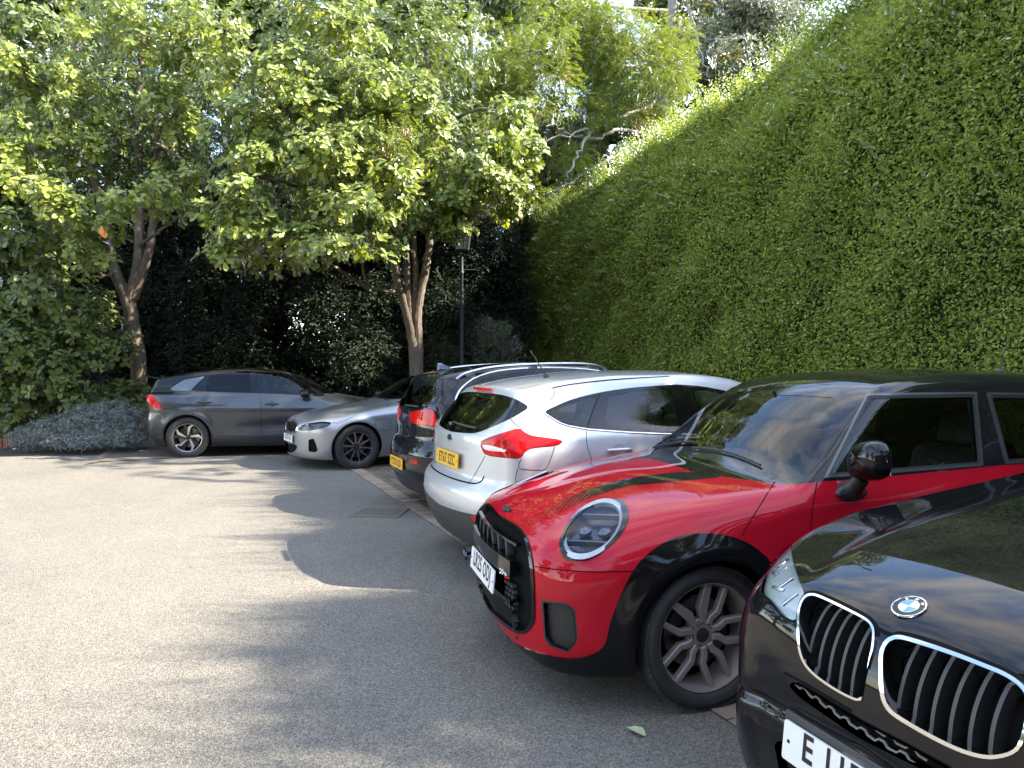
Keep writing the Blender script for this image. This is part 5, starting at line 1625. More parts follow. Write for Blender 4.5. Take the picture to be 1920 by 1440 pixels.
def build_saloon():
    b = Body(-3.90, .80,
        top=[(.80, .50), (.775, .66), (.735, .705), (.66, .74), (.4, .82), (0, .895), (-.4, .95), (-.58, .985), (-1.30, 1.34), (-1.6, 1.41), (-2.1, 1.435), (-2.8, 1.36), (-3.3, 1.13), (-3.5, 1.08), (-3.85, 1.05), (-3.9, 1.0)],
        crown=((-3.4, .10), (-1.3, .08), (-.4, .07), (.3, .11)), sweep=((-3.9, 0), (-1.6, 0), (-1.3, .1), (-.6, .22), (-.2, .1), (.8, .03)),
        rows=[[(.8, .14, .55), (.4, .14, .80), (-2.6, .14, .80), (-3.9, .2, .7)], [(.8, .34, .62), (.4, .34, .86), (-2.8, .34, .88), (-3.9, .34, .72)],
              [(.8, .56, .62), (.4, .56, .88), (0, .56, .90), (-2.8, .56, .91), (-3.9, .56, .78)], [(.8, .70, .58), (.4, .72, .83), (0, .76, .89), (-2.8, .82, .905), (-3.9, .85, .76)],
              [(.8, .78, .52), (.4, .80, .76), (0, .86, .84), (-2.8, .95, .85), (-3.9, .95, .68)], [(.8, 1.15, .4), (-.8, 1.15, .71), (-2.8, 1.15, .69), (-3.9, 1.15, .6)],
              [(.8, 1.36, .4), (-1.3, 1.36, .57), (-2.8, 1.36, .54), (-3.9, 1.36, .5)], [(.8, 1.5, .4), (-3.9, 1.5, .45)]],
        front=[(.1, .70), (.2, .765), (.35, .78), (.52, .785), (.62, .775), (.70, .745), (.9, .6)], rear=[(.1, -3.7), (.4, -3.88), (.7, -3.9), (1.0, -3.85), (1.4, -3.7)],
        k_top=((-3.4, .06), (-1.0, .05), (-.3, .10), (.8, .08)), k_front=.05, k_rear=.08, zbot=.14, plan_f=(.24, .14), plan_r=(.1, .1), hw=.86, h=.022, zc=.55,
        xgrid=np.concatenate([np.linspace(-3.9, -1.1, 70), np.linspace(-1.05, .80, 95)]),
        dw=lambda x, z: .018 * np.exp(-((np.hypot(x, z - .32) - .39) / .06) ** 2))
    root = empty('parked_car', SAL_LOC, SAL_H, 'silver grey saloon parked nose out with bright multi-spoke wheel', 'car', 'cars parked in the bays')
    b.place(SAL_LOC, SAL_H); S = 1
    b.region('kidney_frame', z5((976, 455), (984, 436), (1000, 426), (1032, 426), (1054, 446), (1057, 478), (1046, 497), (1022, 506), (992, 492), (978, 474)), side=S, smooth=1, bound=lambda c: c[:, 0] > .4)
    b.region('kidney', z5((984, 456), (992, 440), (1004, 433), (1028, 433), (1045, 450), (1047, 477), (1038, 490), (1020, 497), (998, 486), (986, 472)), side=S, only=('kidney_frame',), smooth=1)
    b.region('headlight', z5((1056, 472), (1088, 449), (1150, 438), (1210, 431), (1268, 438), (1245, 462), (1180, 481), (1100, 489), (1060, 489)), side=S, smooth=1, bound=lambda c: c[:, 0] > .1)
    b.region('intake', z5((900, 560), (965, 566), (1050, 573), (1043, 606), (1012, 628), (962, 603), (900, 590)), side=S, smooth=1, bound=lambda c: c[:, 0] > .5)
    b.region('air_curtain', z5((1122, 545), (1150, 537), (1166, 570), (1177, 612), (1160, 622), (1122, 616)), side=S, smooth=0, bound=lambda c: c[:, 0] > .3)
    b.region('windscreen', [(-.60, 0), (-.66, .4), (-.80, .66), (-1.0, .62), (-1.32, .53), (-1.36, 0)], 'top', smooth=0, bound=lambda c: c[:, 2] > .98)
    b.region('side_window', [(-.95, 1.0), (-1.35, 1.27), (-1.8, 1.36), (-2.4, 1.36), (-2.95, 1.22), (-3.15, 1.06), (-2, 1.03)], 'side', smooth=1, bound=lambda c: c[:, 2] > .95)
    cut_arches(b, 2.851, .32, .375, .375)
    pm = paint('silver_grey_paint', (0.27, 0.28, 0.295), 0.6, .34, 0, 1.0, .10)
    finish_body(b, root, {'body': ('body', pm, 0, 0, False), 'kidney_frame': ('grille_surround', M_CHROME, .006, .03, True), 'kidney': ('grille', M_SEAM, -.02, 0, True),
        'intake': ('bumper_intake', M_SEAM, -.02, -.03, False), 'air_curtain': ('air_curtain', M_SEAM, -.015, -.02, True), 'windscreen': ('windscreen', M_SCREEN, 0, 0, False),
        'side_window': ('side_window', M_GLASS_DARK, 0, 0, True), 'underbody': ('underbody', M_PLASTIC, 0, 0, False)},
        [b.path_px(z5((1265, 438), (1310, 445), (1400, 400), (1500, 350), (1640, 320)), 3, 1), b.path_px(z5((1062, 480), (1055, 430), (1010, 410)), 3, 1),
         b.path_px(z5((1535, 425), (1545, 418), (1620, 416), (1632, 425), (1634, 475), (1622, 486), (1552, 486), (1538, 476), (1535, 425)), 3, 1), b.path_px(z5((1690, 300), (1668, 380), (1660, 480), (1668, 600)), 3, 1)])
    lens = b.emit('headlight', 'headlight', M_LENS, root, .001, 0, True)
    bowls = b.emit('headlight', 'headlight_bowl', M_LAMP_DARK, root, -.03, -.032, True)
    for l_, w_ in zip(lens, bowls):
        w_.parent = l_; s_ = 1 if np.mean([v.co.y for v in l_.data.vertices]) > 0 else -1
        bm = bmesh.new()
        for y in (.42, .56):
            c, n = b.hit((2, s_ * y, .655), (-1, 0, 0))
            if c: add_box(bm, c - n * .018, (.02, .075, .03), Matrix.Rotation(R(20 * s_), 4, 'Z'), .004)
        finish('projector', bm, M_DRL, l_)
    for s_ in (1, -1):
        bm = bmesh.new()
        for y in np.arange(.06, .29, .028):
            c, n = b.hit((2, s_ * y, .60), (-1, 0, 0))
            if c: add_box(bm, c - n * .012, (.012, .005, .14), None)
        finish('grille_fins', bm, M_PLASTIC, root, False)
        bm = bmesh.new(); bmesh.ops.create_uvsphere(bm, u_segments=20, v_segments=12, radius=1)
        bmesh.ops.transform(bm, matrix=Matrix.Translation((-.98, s_ * 1.0, 1.03)) @ Matrix.Diagonal((.07, .11, .07, 1)), verts=bm.verts)
        add_tube(bm, [(-.95, s_ * .80, .98), (-.98, s_ * .95, 1.0)], .025, 8); finish('door_mirror', bm, M_BLACK_GLOSS, root)
    c, n = b.hit((2, 0, .43), (-1, 0, 0))
    number_plate(root, frame((c.x + .008, 0, .43), (0, 1, 0), (-.03, 0, 1)), 'GX73 LJF', M_WHITE_PLATE)
    c, n = b.hit((.70, 0, 3), (0, 0, -1)); F = frame(c + n * .001, (0, 1, 0), n.cross(Vector((0, 1, 0))))
    bm = bmesh.new(); add_lathe(bm, [(0, .041), (.004, .039), (.0042, .024), (.004, .0001)], 32, 'Z'); bmesh.ops.transform(bm, matrix=F, verts=bm.verts); bd_ = finish('badge', bm, M_BLACK_GLOSS, root)
    bm = bmesh.new()
    for q in range(4):
        pts = [(0, 0)] + [(.025 * math.cos(R(90 * q + 15 * t)), .025 * math.sin(R(90 * q + 15 * t))) for t in range(7)]
        f = bm.faces.new([bm.verts.new(F @ Vector((x, y, .0048))) for x, y in pts]); f.material_index = q % 2
    finish('roundel', bm, [M_LED_WHITE, M_LED_BLUE], bd_, False)
    bm = bmesh.new()
    for (y0, y1) in ((-.05, .5), (-.6, -.1)):
        pa = [b.hit((-.60 - .03 * t, y0 + (y1 - y0) * t, 3), (0, 0, -1)) for t in np.linspace(0, 1, 8)]
        add_tube(bm, [c + n * .012 for c, n in pa], .006, 6)
    finish('wiper', bm, M_PLASTIC, root)
    for x in (0, -2.851):
        for s_ in (1, -1): make_wheel(root, (x, s_ * .79, .325), s_, .325, .225, .225, dict(spokes=spokes_n(10, .016, .013, 8, 1), mat=M_ALLOY_BLACK, cut=M_ALLOY_CUT, deep=.03), R(3) if x == 0 else 0, 0)
    arch_liner(root, b, 0, .32, .375); arch_liner(root, b, -2.851, .32, .375)
    bm = bmesh.new(); add_box(bm, (-2.0, 0, .62), (2.6, 1.5, .7)); add_box(bm, (-1.05, 0, .88), (.5, 1.4, .16), None, .04); finish('cabin_interior', bm, M_INTERIOR, root, False)
    make_steering(root, -1.35, -.36, .95)
    for s_ in (1, -1): make_seat(root, -1.9, s_ * .37, .25)
    return root, b

def build_ev():
    b = Body(-3.50, .80,
        top=[(.80, .60), (.76, .70), (.65, .79), (.4, .88), (0, .96), (-.3, 1.01), (-1.1, 1.36), (-1.5, 1.455), (-1.95, 1.485), (-2.5, 1.46), (-3.0, 1.385), (-3.28, 1.335), (-3.34, 1.31), (-3.37, 1.22), (-3.5, 1.0)],
        crown=((-3.4, .12), (-1.3, .09), (-.4, .08), (.3, .13)), sweep=((-3.5, 0), (-1.4, 0), (-1.1, .1), (-.4, .22), (-.1, .1), (.8, .03)),
        rows=[[(.8, .17, .62), (.4, .17, .80), (-2.6, .17, .80), (-3.5, .2, .66)], [(.8, .36, .70), (.4, .36, .86), (-1.3, .36, .865), (-2.6, .36, .89), (-3.5, .36, .74)],
              [(.8, .58, .70), (.4, .58, .885), (-1.3, .56, .885), (-2.6, .60, .915), (-3.1, .6, .89), (-3.5, .6, .76)], [(.8, .76, .64), (.4, .78, .84), (-1.3, .80, .91), (-2.6, .86, .915), (-3.1, .88, .88), (-3.5, .88, .74)],
              [(.8, .86, .56), (-.3, .93, .86), (-1.3, .95, .885), (-2.6, 1.0, .875), (-3.1, 1.02, .83), (-3.5, 1.0, .70)], [(.8, 1.1, .5), (-.3, 1.02, .82), (-1.3, 1.04, .835), (-2.6, 1.08, .80), (-3.5, 1.1, .64)],
              [(.8, 1.38, .45), (-1.1, 1.38, .64), (-2.5, 1.38, .645), (-3.2, 1.34, .58), (-3.5, 1.34, .5)], [(.8, 1.55, .4), (-1.1, 1.55, .5), (-3.5, 1.55, .45)]],
        front=[(.1, .70), (.3, .78), (.5, .80), (.65, .785), (.8, .73), (1, .6)], rear=[(.1, -3.28), (.22, -3.36), (.40, -3.47), (.6, -3.49), (.75, -3.47), (.95, -3.50), (1.02, -3.485), (1.1, -3.44), (1.2, -3.38), (1.34, -3.335), (1.6, -3.3)],
        k_top=((-3.4, .05), (-1.0, .05), (-.3, .10), (.8, .12)), k_front=.08, k_rear=.06, zbot=.17, plan_f=(.2, .15), plan_r=(.10, .12), hw=.87, h=.022, zc=.6,
        xgrid=np.linspace(-3.5, .8, 190), dw=lambda x, z: -.028 * np.exp(-((z - .50 - .05 * (x + 1.4)) / .09) ** 2) * np.exp(-((x + 1.3) / .75) ** 4) + .012 * np.exp(-((z - .80) / .03) ** 2) * np.exp(-((x + 1.4) / 1.5) ** 4) + .02 * np.exp(-((np.hypot(x + 2.705, z - .33) - .40) / .06) ** 2) + .016 * np.exp(-((np.hypot(x, z - .33) - .40) / .06) ** 2))
    root = empty('parked_car', EV_LOC, EV_H, 'dark grey hatchback with black roof, parked broadside next to the grey shrub', 'car', 'cars parked in the bays')
    b.place(EV_LOC, EV_H); S = -1
    b.region('roof', [(-3.6, 1.6), (-3.6, 1.025), (-3.3, 1.045), (-2.95, 1.05), (-2.6, 1.34), (-1.5, 1.40), (-1.0, 1.29), (-.9, 1.6)], 'side', smooth=0, thr=-1)
    dlo = z5((243, 243), (300, 195), (370, 156), (500, 130), (620, 120), (750, 115), (900, 121), (980, 136), (1060, 167), (1150, 218), (1245, 278), (1100, 268), (1000, 263), (800, 256), (480, 247))
    b.region('pillar_trim', dlo, side=S, smooth=1, only=('body', 'roof'), bound=lambda c: c[:, 2] > .95)
    b.region('quarter_window', z5((250, 240), (300, 202), (350, 172), (478, 150), (430, 195), (386, 240)), side=S, only=('pillar_trim',), smooth=0)
    b.region('rear_door_window', z5((486, 242), (484, 190), (515, 143), (620, 128), (755, 122), (768, 250), (600, 246)), side=S, only=('pillar_trim',), smooth=0)
    b.region('front_door_window', z5((790, 124), (900, 128), (980, 146), (1050, 178), (1110, 212), (1175, 264), (1000, 258), (804, 252)), side=S, only=('pillar_trim',), smooth=0)
    b.region('tail_lamp', z5((100, 264), (152, 268), (175, 290), (198, 322), (218, 358), (180, 352), (140, 340), (118, 300)), side=S, smooth=1, bound=lambda c: c[:, 0] < -3.0)
    b.region('rear_window', [(0, 1.06), (.60, 1.06), (.52, 1.28), (0, 1.30)], 'rear', only=('roof', 'body'), smooth=0)
    b.region('windscreen', [(-.36, 0), (-.42, .4), (-.58, .68), (-.9, .60), (-1.12, .54), (-1.16, 0)], 'top', smooth=0, only=('body', 'roof'), bound=lambda c: c[:, 2] > 1.0)
    d = np.where((b.V[:, 0] > -2.35) & (b.V[:, 0] < -.35), b.V[:, 2] - .24, 9); b.cut(d, 'sill', b.facemask('side'), ('body',))
    d = np.where(b.V[:, 0] < -3.05, b.V[:, 2] - .33 + .05 * (b.V[:, 0] + 3.3), 9); b.cut(d, 'sill', None, ('body',))
    cut_arches(b, 2.705, .33, .385, .385)
    pm = paint('dark_grey_paint', (0.042, 0.048, 0.058), 0.5, .32, 0, 1.0, .06)
    finish_body(b, root, {'body': ('body', pm, 0, 0, False), 'roof': ('roof', M_BLACK_ROOF, 0, 0, False), 'pillar_trim': ('pillar_trim', M_BLACK_GLOSS, 0, 0, True), 'quarter_window': ('quarter_window', M_QUARTER, 0, 0, True),
        'rear_door_window': ('rear_door_window', M_GLASS_DARK, -.002, 0, True), 'front_door_window': ('front_door_window', M_GLASS, -.002, 0, True), 'tail_lamp': ('tail_lamp', M_RED_LENS, .004, .02, True),
        'rear_window': ('rear_window', M_GLASS_DARK, 0, 0, False), 'windscreen': ('windscreen', M_SCREEN, 0, 0, False), 'sill': ('lower_trim', M_PLASTIC, .002, .02, False), 'underbody': ('underbody', M_PLASTIC, 0, 0, False)},
        [b.path_px(z5((770, 120), (790, 180), (815, 258), (828, 350), (830, 540)), 3, 1), b.path_px(z5((370, 250), (385, 320), (405, 400)), 3, 1), b.path_px(z5((1222, 275), (1218, 330), (1205, 420)), 3, 1),
         b.path_px(z5((218, 356), (260, 350), (380, 330)), 3, 1)])
    ribbons('door_crease_shade', [b.path_px(z5((525, 512), (600, 488), (700, 470), (830, 466), (960, 470)), 3, 1)], simple('crease_shadow', (.03, .031, .034), .4), root, .012, .001)  # dark ribbon paints the shade along the door crease
    for s_ in (1, -1):
        bm = bmesh.new()
        add_box(bm, (-3.34, s_ * .36, 1.318), (.24, .34, .022), Euler((0, R(10), 0)), .006)
        finish('spoiler', bm, M_BLACK_GLOSS, root)
    for pxy in ((473, 311), (893, 321)):
        bar_handle(b, root, zx(240, 660, 3.3103, [pxy])[0], .22, pm, thick=.026)
    for s_ in (1, -1):
        bm = bmesh.new(); bmesh.ops.create_uvsphere(bm, u_segments=20, v_segments=12, radius=1)
        bmesh.ops.transform(bm, matrix=Matrix.Translation((-.80, s_ * .99, 1.05)) @ Matrix.Diagonal((.085, .11, .075, 1)), verts=bm.verts)
        add_tube(bm, [(-.76, s_ * .82, .99), (-.80, s_ * .95, 1.02)], .03, 8); finish('door_mirror', bm, M_BLACK_GLOSS, root)
    def blades(rim_r):
        out = []
        for k in range(5):
            a = R(72 * k + 20); r = rim_r - .01
            tr = lambda p: (p[0] * math.cos(a) - p[1] * math.sin(a), p[0] * math.sin(a) + p[1] * math.cos(a))
            out.append(([tr(p) for p in [(.035, -.012), (r * .78, .02), (r * .98 * math.cos(.42), r * .98 * math.sin(.42)), (r * .98 * math.cos(.6), r * .98 * math.sin(.6)), (r * .70, .075), (.035, .016)]], 1, 0))
            out.append(([tr(p) for p in [(.04, -.02), (r, -.05), (r * .99, .01), (.05, .01)]], 0, -.008))
        return out
    for x in (0, -2.705):
        for s_ in (1, -1): make_wheel(root, (x, s_ * .79, .33), s_, .33, .235, .225, dict(spokes=blades, mat=M_ALLOY_BLACK, cut=M_ALLOY_CUT, deep=.02), 0, R(10))
    arch_liner(root, b, 0, .33, .385); arch_liner(root, b, -2.705, .33, .385)
    b.liner(['roof', 'pillar_trim'], root)
    bm = bmesh.new(); add_box(bm, (-1.9, 0, .60), (2.9, 1.5, .66)); add_box(bm, (-.75, 0, .93), (.4, 1.4, .14), None, .04); finish('cabin_interior', bm, M_INTERIOR, root, False)
    for s_ in (1, -1): make_seat(root, -1.65, s_ * .37, .34); make_seat(root, -2.45, s_ * .4, .36)
    return root, b

M_BLACK_ROOF = paint('gloss_black_roof', (0.008, 0.008, 0.009), 0, .25, 0, 1.0, .015)
M_QUARTER = simple('quarter_panel_glass', (0.12, 0.135, 0.15), 0.15, 0.0, 0.3)
NIRO_H, NIRO_LOC = R(23), (2.02, 9.04, 0)
SAL_H, SAL_LOC = math.pi + R(30), (-2.70, 11.33, 0)
EV_H, EV_LOC = R(8), (-2.80, 13.20, 0)
niro, niro_body = build_niro()
saloon, saloon_body = build_saloon()
ev, ev_body = build_ev()
# ------------------------------------------------------------------ foliage: every leaf is a small folded blade
def leaf_mat(name, stops, trans=.42, gloss=.10, rough=.38, noise_scale=.9, tcol=(1.25, 1.15, .55)):
    t = NT(name)
    g = t.new('NewGeometry')
    n = t.noise(t.coord('Object'), noise_scale, 3, .6)
    f = t.math('ADD', t.math('MULTIPLY', g.outputs['Random Per Island'], .62), t.math('MULTIPLY', n, .38))
    col = t.ramp(f, stops)
    tc = t.new('Mix', _data_type='RGBA', _blend_type='MULTIPLY', i0=1.0, i6=col, i7=(*tcol, 1)).outputs[2]
    d = t.new('BsdfDiffuse', Color=col); tr = t.new('BsdfTranslucent', Color=tc)
    m1 = t.new('MixShader', i0=trans, i1=d.outputs[0], i2=tr.outputs[0])
    gl = t.new('BsdfGlossy', Color=(.9, .95, 1, 1), Roughness=rough)
    fr = t.new('Fresnel', IOR=1.4)
    m2 = t.new('MixShader', i0=t.math('MULTIPLY', fr.outputs[0], gloss * 10), i1=m1.outputs[0], i2=gl.outputs[0])
    t.l.new(m2.outputs[0], t.out.inputs[0])
    return t.m

def unit(a): return a / (np.linalg.norm(a, axis=-1, keepdims=True) + 1e-9)

SHAPES = {  # (along, across) of one half, base to tip
    'obovate': [(.0, .0), (.38, .30), (.74, .46), (.93, .26), (1., 0)],
    'oval': [(.0, .0), (.30, .40), (.62, .42), (1., 0)],
    'lance': [(.0, .0), (.45, .38), (1., 0)],
    'needle': [(.0, .0), (.5, .5), (1., 0)],
}
def leaves(name, P, D, N, L, W, shape, mat, parent=None, fold=.25, curl=.12):
    """one mesh of n leaves: base points P, directions D, upper sides N"""
    n = len(P)
    D = unit(D); N = unit(N - D * np.sum(N * D, 1, keepdims=True)); X = np.cross(D, N)
    L = np.broadcast_to(L, n)[:, None]; W = np.broadcast_to(W, n)[:, None]
    sh = SHAPES[shape]; m = len(sh)
    mid = [(a, 0) for a, _ in sh]
    vs = []
    base = P; tip = P + D * L - N * L * curl
    vs = [base]
    for a, w in sh[1:-1]: vs.append(P + D * L * a + X * W * w + N * (W * fold * w - L * curl * a * a))
    vs.append(tip)
    for a, w in sh[1:-1][::-1]: vs.append(P + D * L * a - X * W * w + N * (W * fold * w - L * curl * a * a))
    k = len(vs)
    V = np.stack(vs, 1).reshape(-1, 3)
    o = np.arange(n)[:, None] * k
    h = m - 1
    A = o + np.arange(0, h + 1)[None]                       # base, one side, tip
    B = o + np.array([0] + list(range(h, k)))[None]         # base, tip, other side
    return mesh_np(name, V, [A, B], mat, parent, smooth=False)

def blob_points(n, blobs, shell=.55):
    """points in ellipsoids, thicker near the surface; also outward directions"""
    vol = np.array([b[3] * b[4] * b[5] for b in blobs]) ** .72
    idx = rng.choice(len(blobs), n, p=vol / vol.sum())
    d = unit(rng.normal(size=(n, 3)))
    r = shell + (1 - shell) * rng.random(n) ** .6
    r = np.where(rng.random(n) < .3, rng.random(n) ** .5, r)
    Bc = np.array([b[:3] for b in blobs])[idx]; Br = np.array([b[3:6] for b in blobs])[idx]
    return Bc + d * r[:, None] * Br, d, idx

def clump(blobs, k=6, f=.42):
    """break smooth blobs into many uneven clumps"""
    out = []
    for q in blobs:
        out.append((*q[:3], q[3] * .72, q[4] * .72, q[5] * .72))
        for _ in range(k):
            d = unit(rng.normal(size=3)); s = rng.uniform(.7, 1.12); h = f * rng.uniform(.55, 1.25)
            out.append((q[0] + d[0] * q[3] * s, q[1] + d[1] * q[4] * s, q[2] + d[2] * q[5] * s, max(q[3] * h, .18), max(q[4] * h, .18), max(q[5] * h, .14)))
    return out

def px_blob(u, v, Y, ru, rv, ry):
    p = at_depth(u, v, Y); k = Y / FPX
    return (p.x, p.y, p.z, ru * k, ry, rv * k)

def rosettes(P, O, n, L, W, jl=.25, up=.35, spread=1.0):
    """whorls of n leaves round each tip P that points along O"""
    m = len(P)
    O = unit(O + np.array([0, 0, up]))
    a = unit(np.cross(O, rng.normal(size=(m, 3)))); b = np.cross(O, a)
    ph = (np.arange(n)[None] * 2.399 + rng.random((m, 1)) * 6.28)
    tilt = rng.uniform(.15, .75, (m, n))[..., None]
    D = (a[:, None] * np.cos(ph)[..., None] + b[:, None] * np.sin(ph)[..., None]) * spread + O[:, None] * tilt + rng.normal(size=(m, n, 3)) * .15 + np.array([0, 0, -.18])
    N = O[:, None] + rng.normal(size=(m, n, 3)) * .25 + 0 * D
    PP = P[:, None] + rng.normal(size=(m, n, 3)) * .02
    s = rng.uniform(1 - jl, 1 + jl, m * n)
    return PP.reshape(-1, 3), D.reshape(-1, 3), N.reshape(-1, 3), L * s, W * s

def limb(bm, pts, r0, r1, seg=9, wob=.04):
    p = chaikin([tuple(q) for q in pts], 3, False)
    n = len(p)
    p = p + rng.normal(size=p.shape) * wob * np.linspace(0, 1, n)[:, None] * .5
    add_tube(bm, [Vector(q) for q in p], [r0 + (r1 - r0) * k / (n - 1) for k in range(n)], seg)

def bark_mat(name, a, b):
    t = NT(name); co = t.coord('Object')
    mp = t.new('Mapping', i0=co, Scale=(1, 1, .35))
    n = t.noise(mp.outputs[0], 14, 8, .7); n2 = t.noise(co, 2.2, 4, .6)
    lich = t.ramp(n2, [(.55, (0, 0, 0)), (.68, (1, 1, 1))])
    col = t.mix(t.math('MULTIPLY', lich, .5), t.ramp(n, [(.3, a), (.7, b)]), (.16, .17, .12, 1))
    t.bsdf(Base__Color=col, Roughness=.9, Normal=t.bump(n, .7, .03))
    return t.m
M_BARK = bark_mat('grey_brown_bark', (.075, .055, .04), (.24, .185, .14))
M_BARK_PALE = bark_mat('pale_ash_bark', (.15, .14, .12), (.32, .30, .26))
M_BARK_DARK = bark_mat('dark_bark', (.02, .016, .012), (.06, .045, .035))

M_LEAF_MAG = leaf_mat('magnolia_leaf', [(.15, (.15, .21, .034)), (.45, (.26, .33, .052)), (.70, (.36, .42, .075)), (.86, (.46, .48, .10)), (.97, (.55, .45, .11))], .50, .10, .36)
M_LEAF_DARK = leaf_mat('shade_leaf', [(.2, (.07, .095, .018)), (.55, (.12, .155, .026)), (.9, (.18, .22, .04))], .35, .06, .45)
M_LEAF_HEDGE = leaf_mat('hedge_leaf', [(.15, (.15, .20, .034)), (.45, (.275, .345, .055)), (.75, (.38, .455, .088)), (.95, (.50, .55, .14))], .45, .045, .5, .55)
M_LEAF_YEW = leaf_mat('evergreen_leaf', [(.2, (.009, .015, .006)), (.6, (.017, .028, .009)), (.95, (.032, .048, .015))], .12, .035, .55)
M_LEAF_ASH = leaf_mat('ash_leaflet', [(.15, (.10, .15, .018)), (.5, (.16, .22, .025)), (.8, (.25, .29, .03)), (.96, (.40, .34, .04))], .5, .035, .5)
M_KEYS = leaf_mat('ash_seed_cluster', [(.2, (.25, .14, .03)), (.6, (.42, .26, .05)), (.95, (.55, .38, .08))], .4, .04, .5)
M_LEAF_BACK = leaf_mat('woodland_and_shaded_leaf', [(.15, (.08, .115, .022)), (.5, (.13, .175, .032)), (.9, (.20, .245, .05))], .42, .08, .45)  # also the darker copy for shaded leaves of the two broadleaf trees
M_LEAF_GREY = leaf_mat('silver_shrub_leaf', [(.1, (.10, .115, .10)), (.5, (.19, .21, .19)), (.9, (.30, .32, .30))], .2, .05, .6)
M_LEAF_SILVERY = leaf_mat('greyish_leaf', [(.1, (.10, .12, .07)), (.5, (.17, .19, .12)), (.9, (.25, .26, .18))], .35, .08, .5)

# ---- the clipped hedge along the right
H_A = Vector((7.41, 0, 0)); H_D = Vector((-.2785, .9604, 0)); H_N = Vector((-.9604, -.2785, 0))
HEDGE_H = 6.25
def hedge_top(s):
    s = np.asarray(s, float)
    return HEDGE_H + .75 * (.5 - .5 * np.tanh((s - 11.5) / 2.2)) - 1.1 * np.exp(-((s - 4.45) / .42) ** 2) + .05 * (.5 - .5 * np.tanh((s - 3.7) / .3)) + .12 * np.sin(s * 5.3) * np.sin(s * 1.9)  # out-of-view dip shaped to let a band of sun through
def hedge():
    root = empty('hedge', (5.3, 7.2, 0), 0, 'tall clipped green hedge running along behind the parked cars', 'hedge')
    inv = Vector((-5.3, -7.2, 0))
    s0, s1 = -9.0, 29.5
    def bulge(s, z):
        return .11 * np.sin(s * .9 + 1.1 * np.sin(z * .9)) + .05 * np.sin(s * 2.3 + z * 2.1) + .035 * np.sin(s * 4.1 - z * 3.3) + .03 * np.sin(z * 4 + s)
    def prof(z):                                        # the face leans back at the top
        t = np.clip((z - 4.6) / 2.2, 0, 1)
        return -.70 * t ** 2.0 - .05 * np.clip(.8 - z, 0, 1)
    def face(s, z, out):
        o = prof(z) + bulge(s, z) + out
        return np.stack([H_A.x + H_D.x * s + H_N.x * o + inv.x, H_D.y * s + H_N.y * o + inv.y, z], 1)
    n = 470000
    u = rng.random(n)
    q_ = rng.random(n)
    s = np.where(q_ < .05, s0 + 12 * u, np.where(q_ < .17, 2.2 + 2.8 * u, 5.0 + (s1 - 5.0) * u ** 1.2))      # dense close and in view; out-of-view near stretch thickened for its shadow
    HT = hedge_top(s)
    z = .15 + (HT - .15) * rng.random(n) ** .92
    patch = .5 + .5 * np.sin(s * 2.1 + np.sin(z * 2.3) * 2) * np.sin(z * 3.1 + s * 1.2)
    out = -.30 * rng.random(n) ** 1.3 + .06 * rng.random(n) + .06 * (patch - .5)
    top = rng.random(n) < .10
    z = np.where(top, HT - .05 + .22 * rng.random(n) ** 2, z)
    out = np.where(top, -rng.random(n) * 1.2 + .1, out)
    z = np.where(rng.random(n) < .06, HT - 1.1 * rng.random(n), z); out = np.where(z > HT - 1.0, np.where(rng.random(n) < .45, -rng.random(n) * 1.2, out), out)
    P = face(s, z, out)
    hole = np.sin(s * 3.7 + 1.3 * np.sin(z * 2.9)) * np.sin(z * 4.3 + 1.7 * np.sin(s * 2.3)) * np.sin(s * 1.1 + z * .7)
    gap = np.exp(-(((s * 1.05) % 2.3 - 1.1) / .16) ** 2) * np.clip(1.3 - z, 0, 1)
    keep = ~(((hole > .70) & (rng.random(n) < .65)) | (rng.random(n) < gap * .95))
    s, z, out, P, HT = s[keep], z[keep], out[keep], P[keep], HT[keep]; n = len(s)
    lean = np.clip((z - 3.6) / 2.0, 0, 1)[:, None]
    nrm = np.array(H_N)[None] * (1 - .5 * lean) + np.array([0, 0, 1.]) * (.30 + .6 * lean)
    D = unit(rng.normal(size=(n, 3)) * .75 + np.array(H_N) * .45 + np.array([0, 0, -.25]) * (1 - lean) + np.array([0, 0, .5]) * lean + np.array(H_D) * .25)
    N = nrm + rng.normal(size=(n, 3)) * .55
    Lz = np.clip(.029 + .0019 * s, .036, .072) * rng.uniform(.7, 1.3, n) * (1 + .38 * np.clip((z - 3.4) / 2, 0, 1))
    leaves('foliage', P, D, N, Lz, Lz * .58, 'oval', M_LEAF_HEDGE, root, .3, .15)
    # upright shoots along the top and sprays standing out of the face
    m = 5200
    s = np.where(rng.random(m) < .2, rng.uniform(-1, 5, m), 3.0 + (s1 - 3.0) * rng.random(m) ** 1.15)
    isf = rng.random(m) < .40
    HT = hedge_top(s)
    z = np.where(isf, 2.6 + 3.6 * rng.random(m) ** .7, HT - .45 * rng.random(m) ** 1.3)
    o = np.where(isf, .02, -rng.random(m) * .35 - .1)
    B = face(s, z, o)
    G = unit(np.where(isf[:, None], np.array(H_N) * .8 + np.array([0, 0, .55]) + rng.normal(size=(m, 3)) * .3, np.array([0, 0, 1.]) + np.array(H_N) * .28 + rng.normal(size=(m, 3)) * .22))
    ln = rng.uniform(.16, .46, m) * np.where(isf, .75, 2.0)
    k = 14
    tt = np.linspace(.05, 1, k)[None, :, None]
    drop = -.25 * (tt ** 2) * ln[:, None, None] * np.array([0, 0, 1.]) * isf[:, None, None]
    PP = B[:, None] + G[:, None] * ln[:, None, None] * tt + drop
    sd = unit(np.cross(G, rng.normal(size=(m, 3))))
    alt = np.where(np.arange(k) % 2 == 0, 1., -1.)[None, :, None]
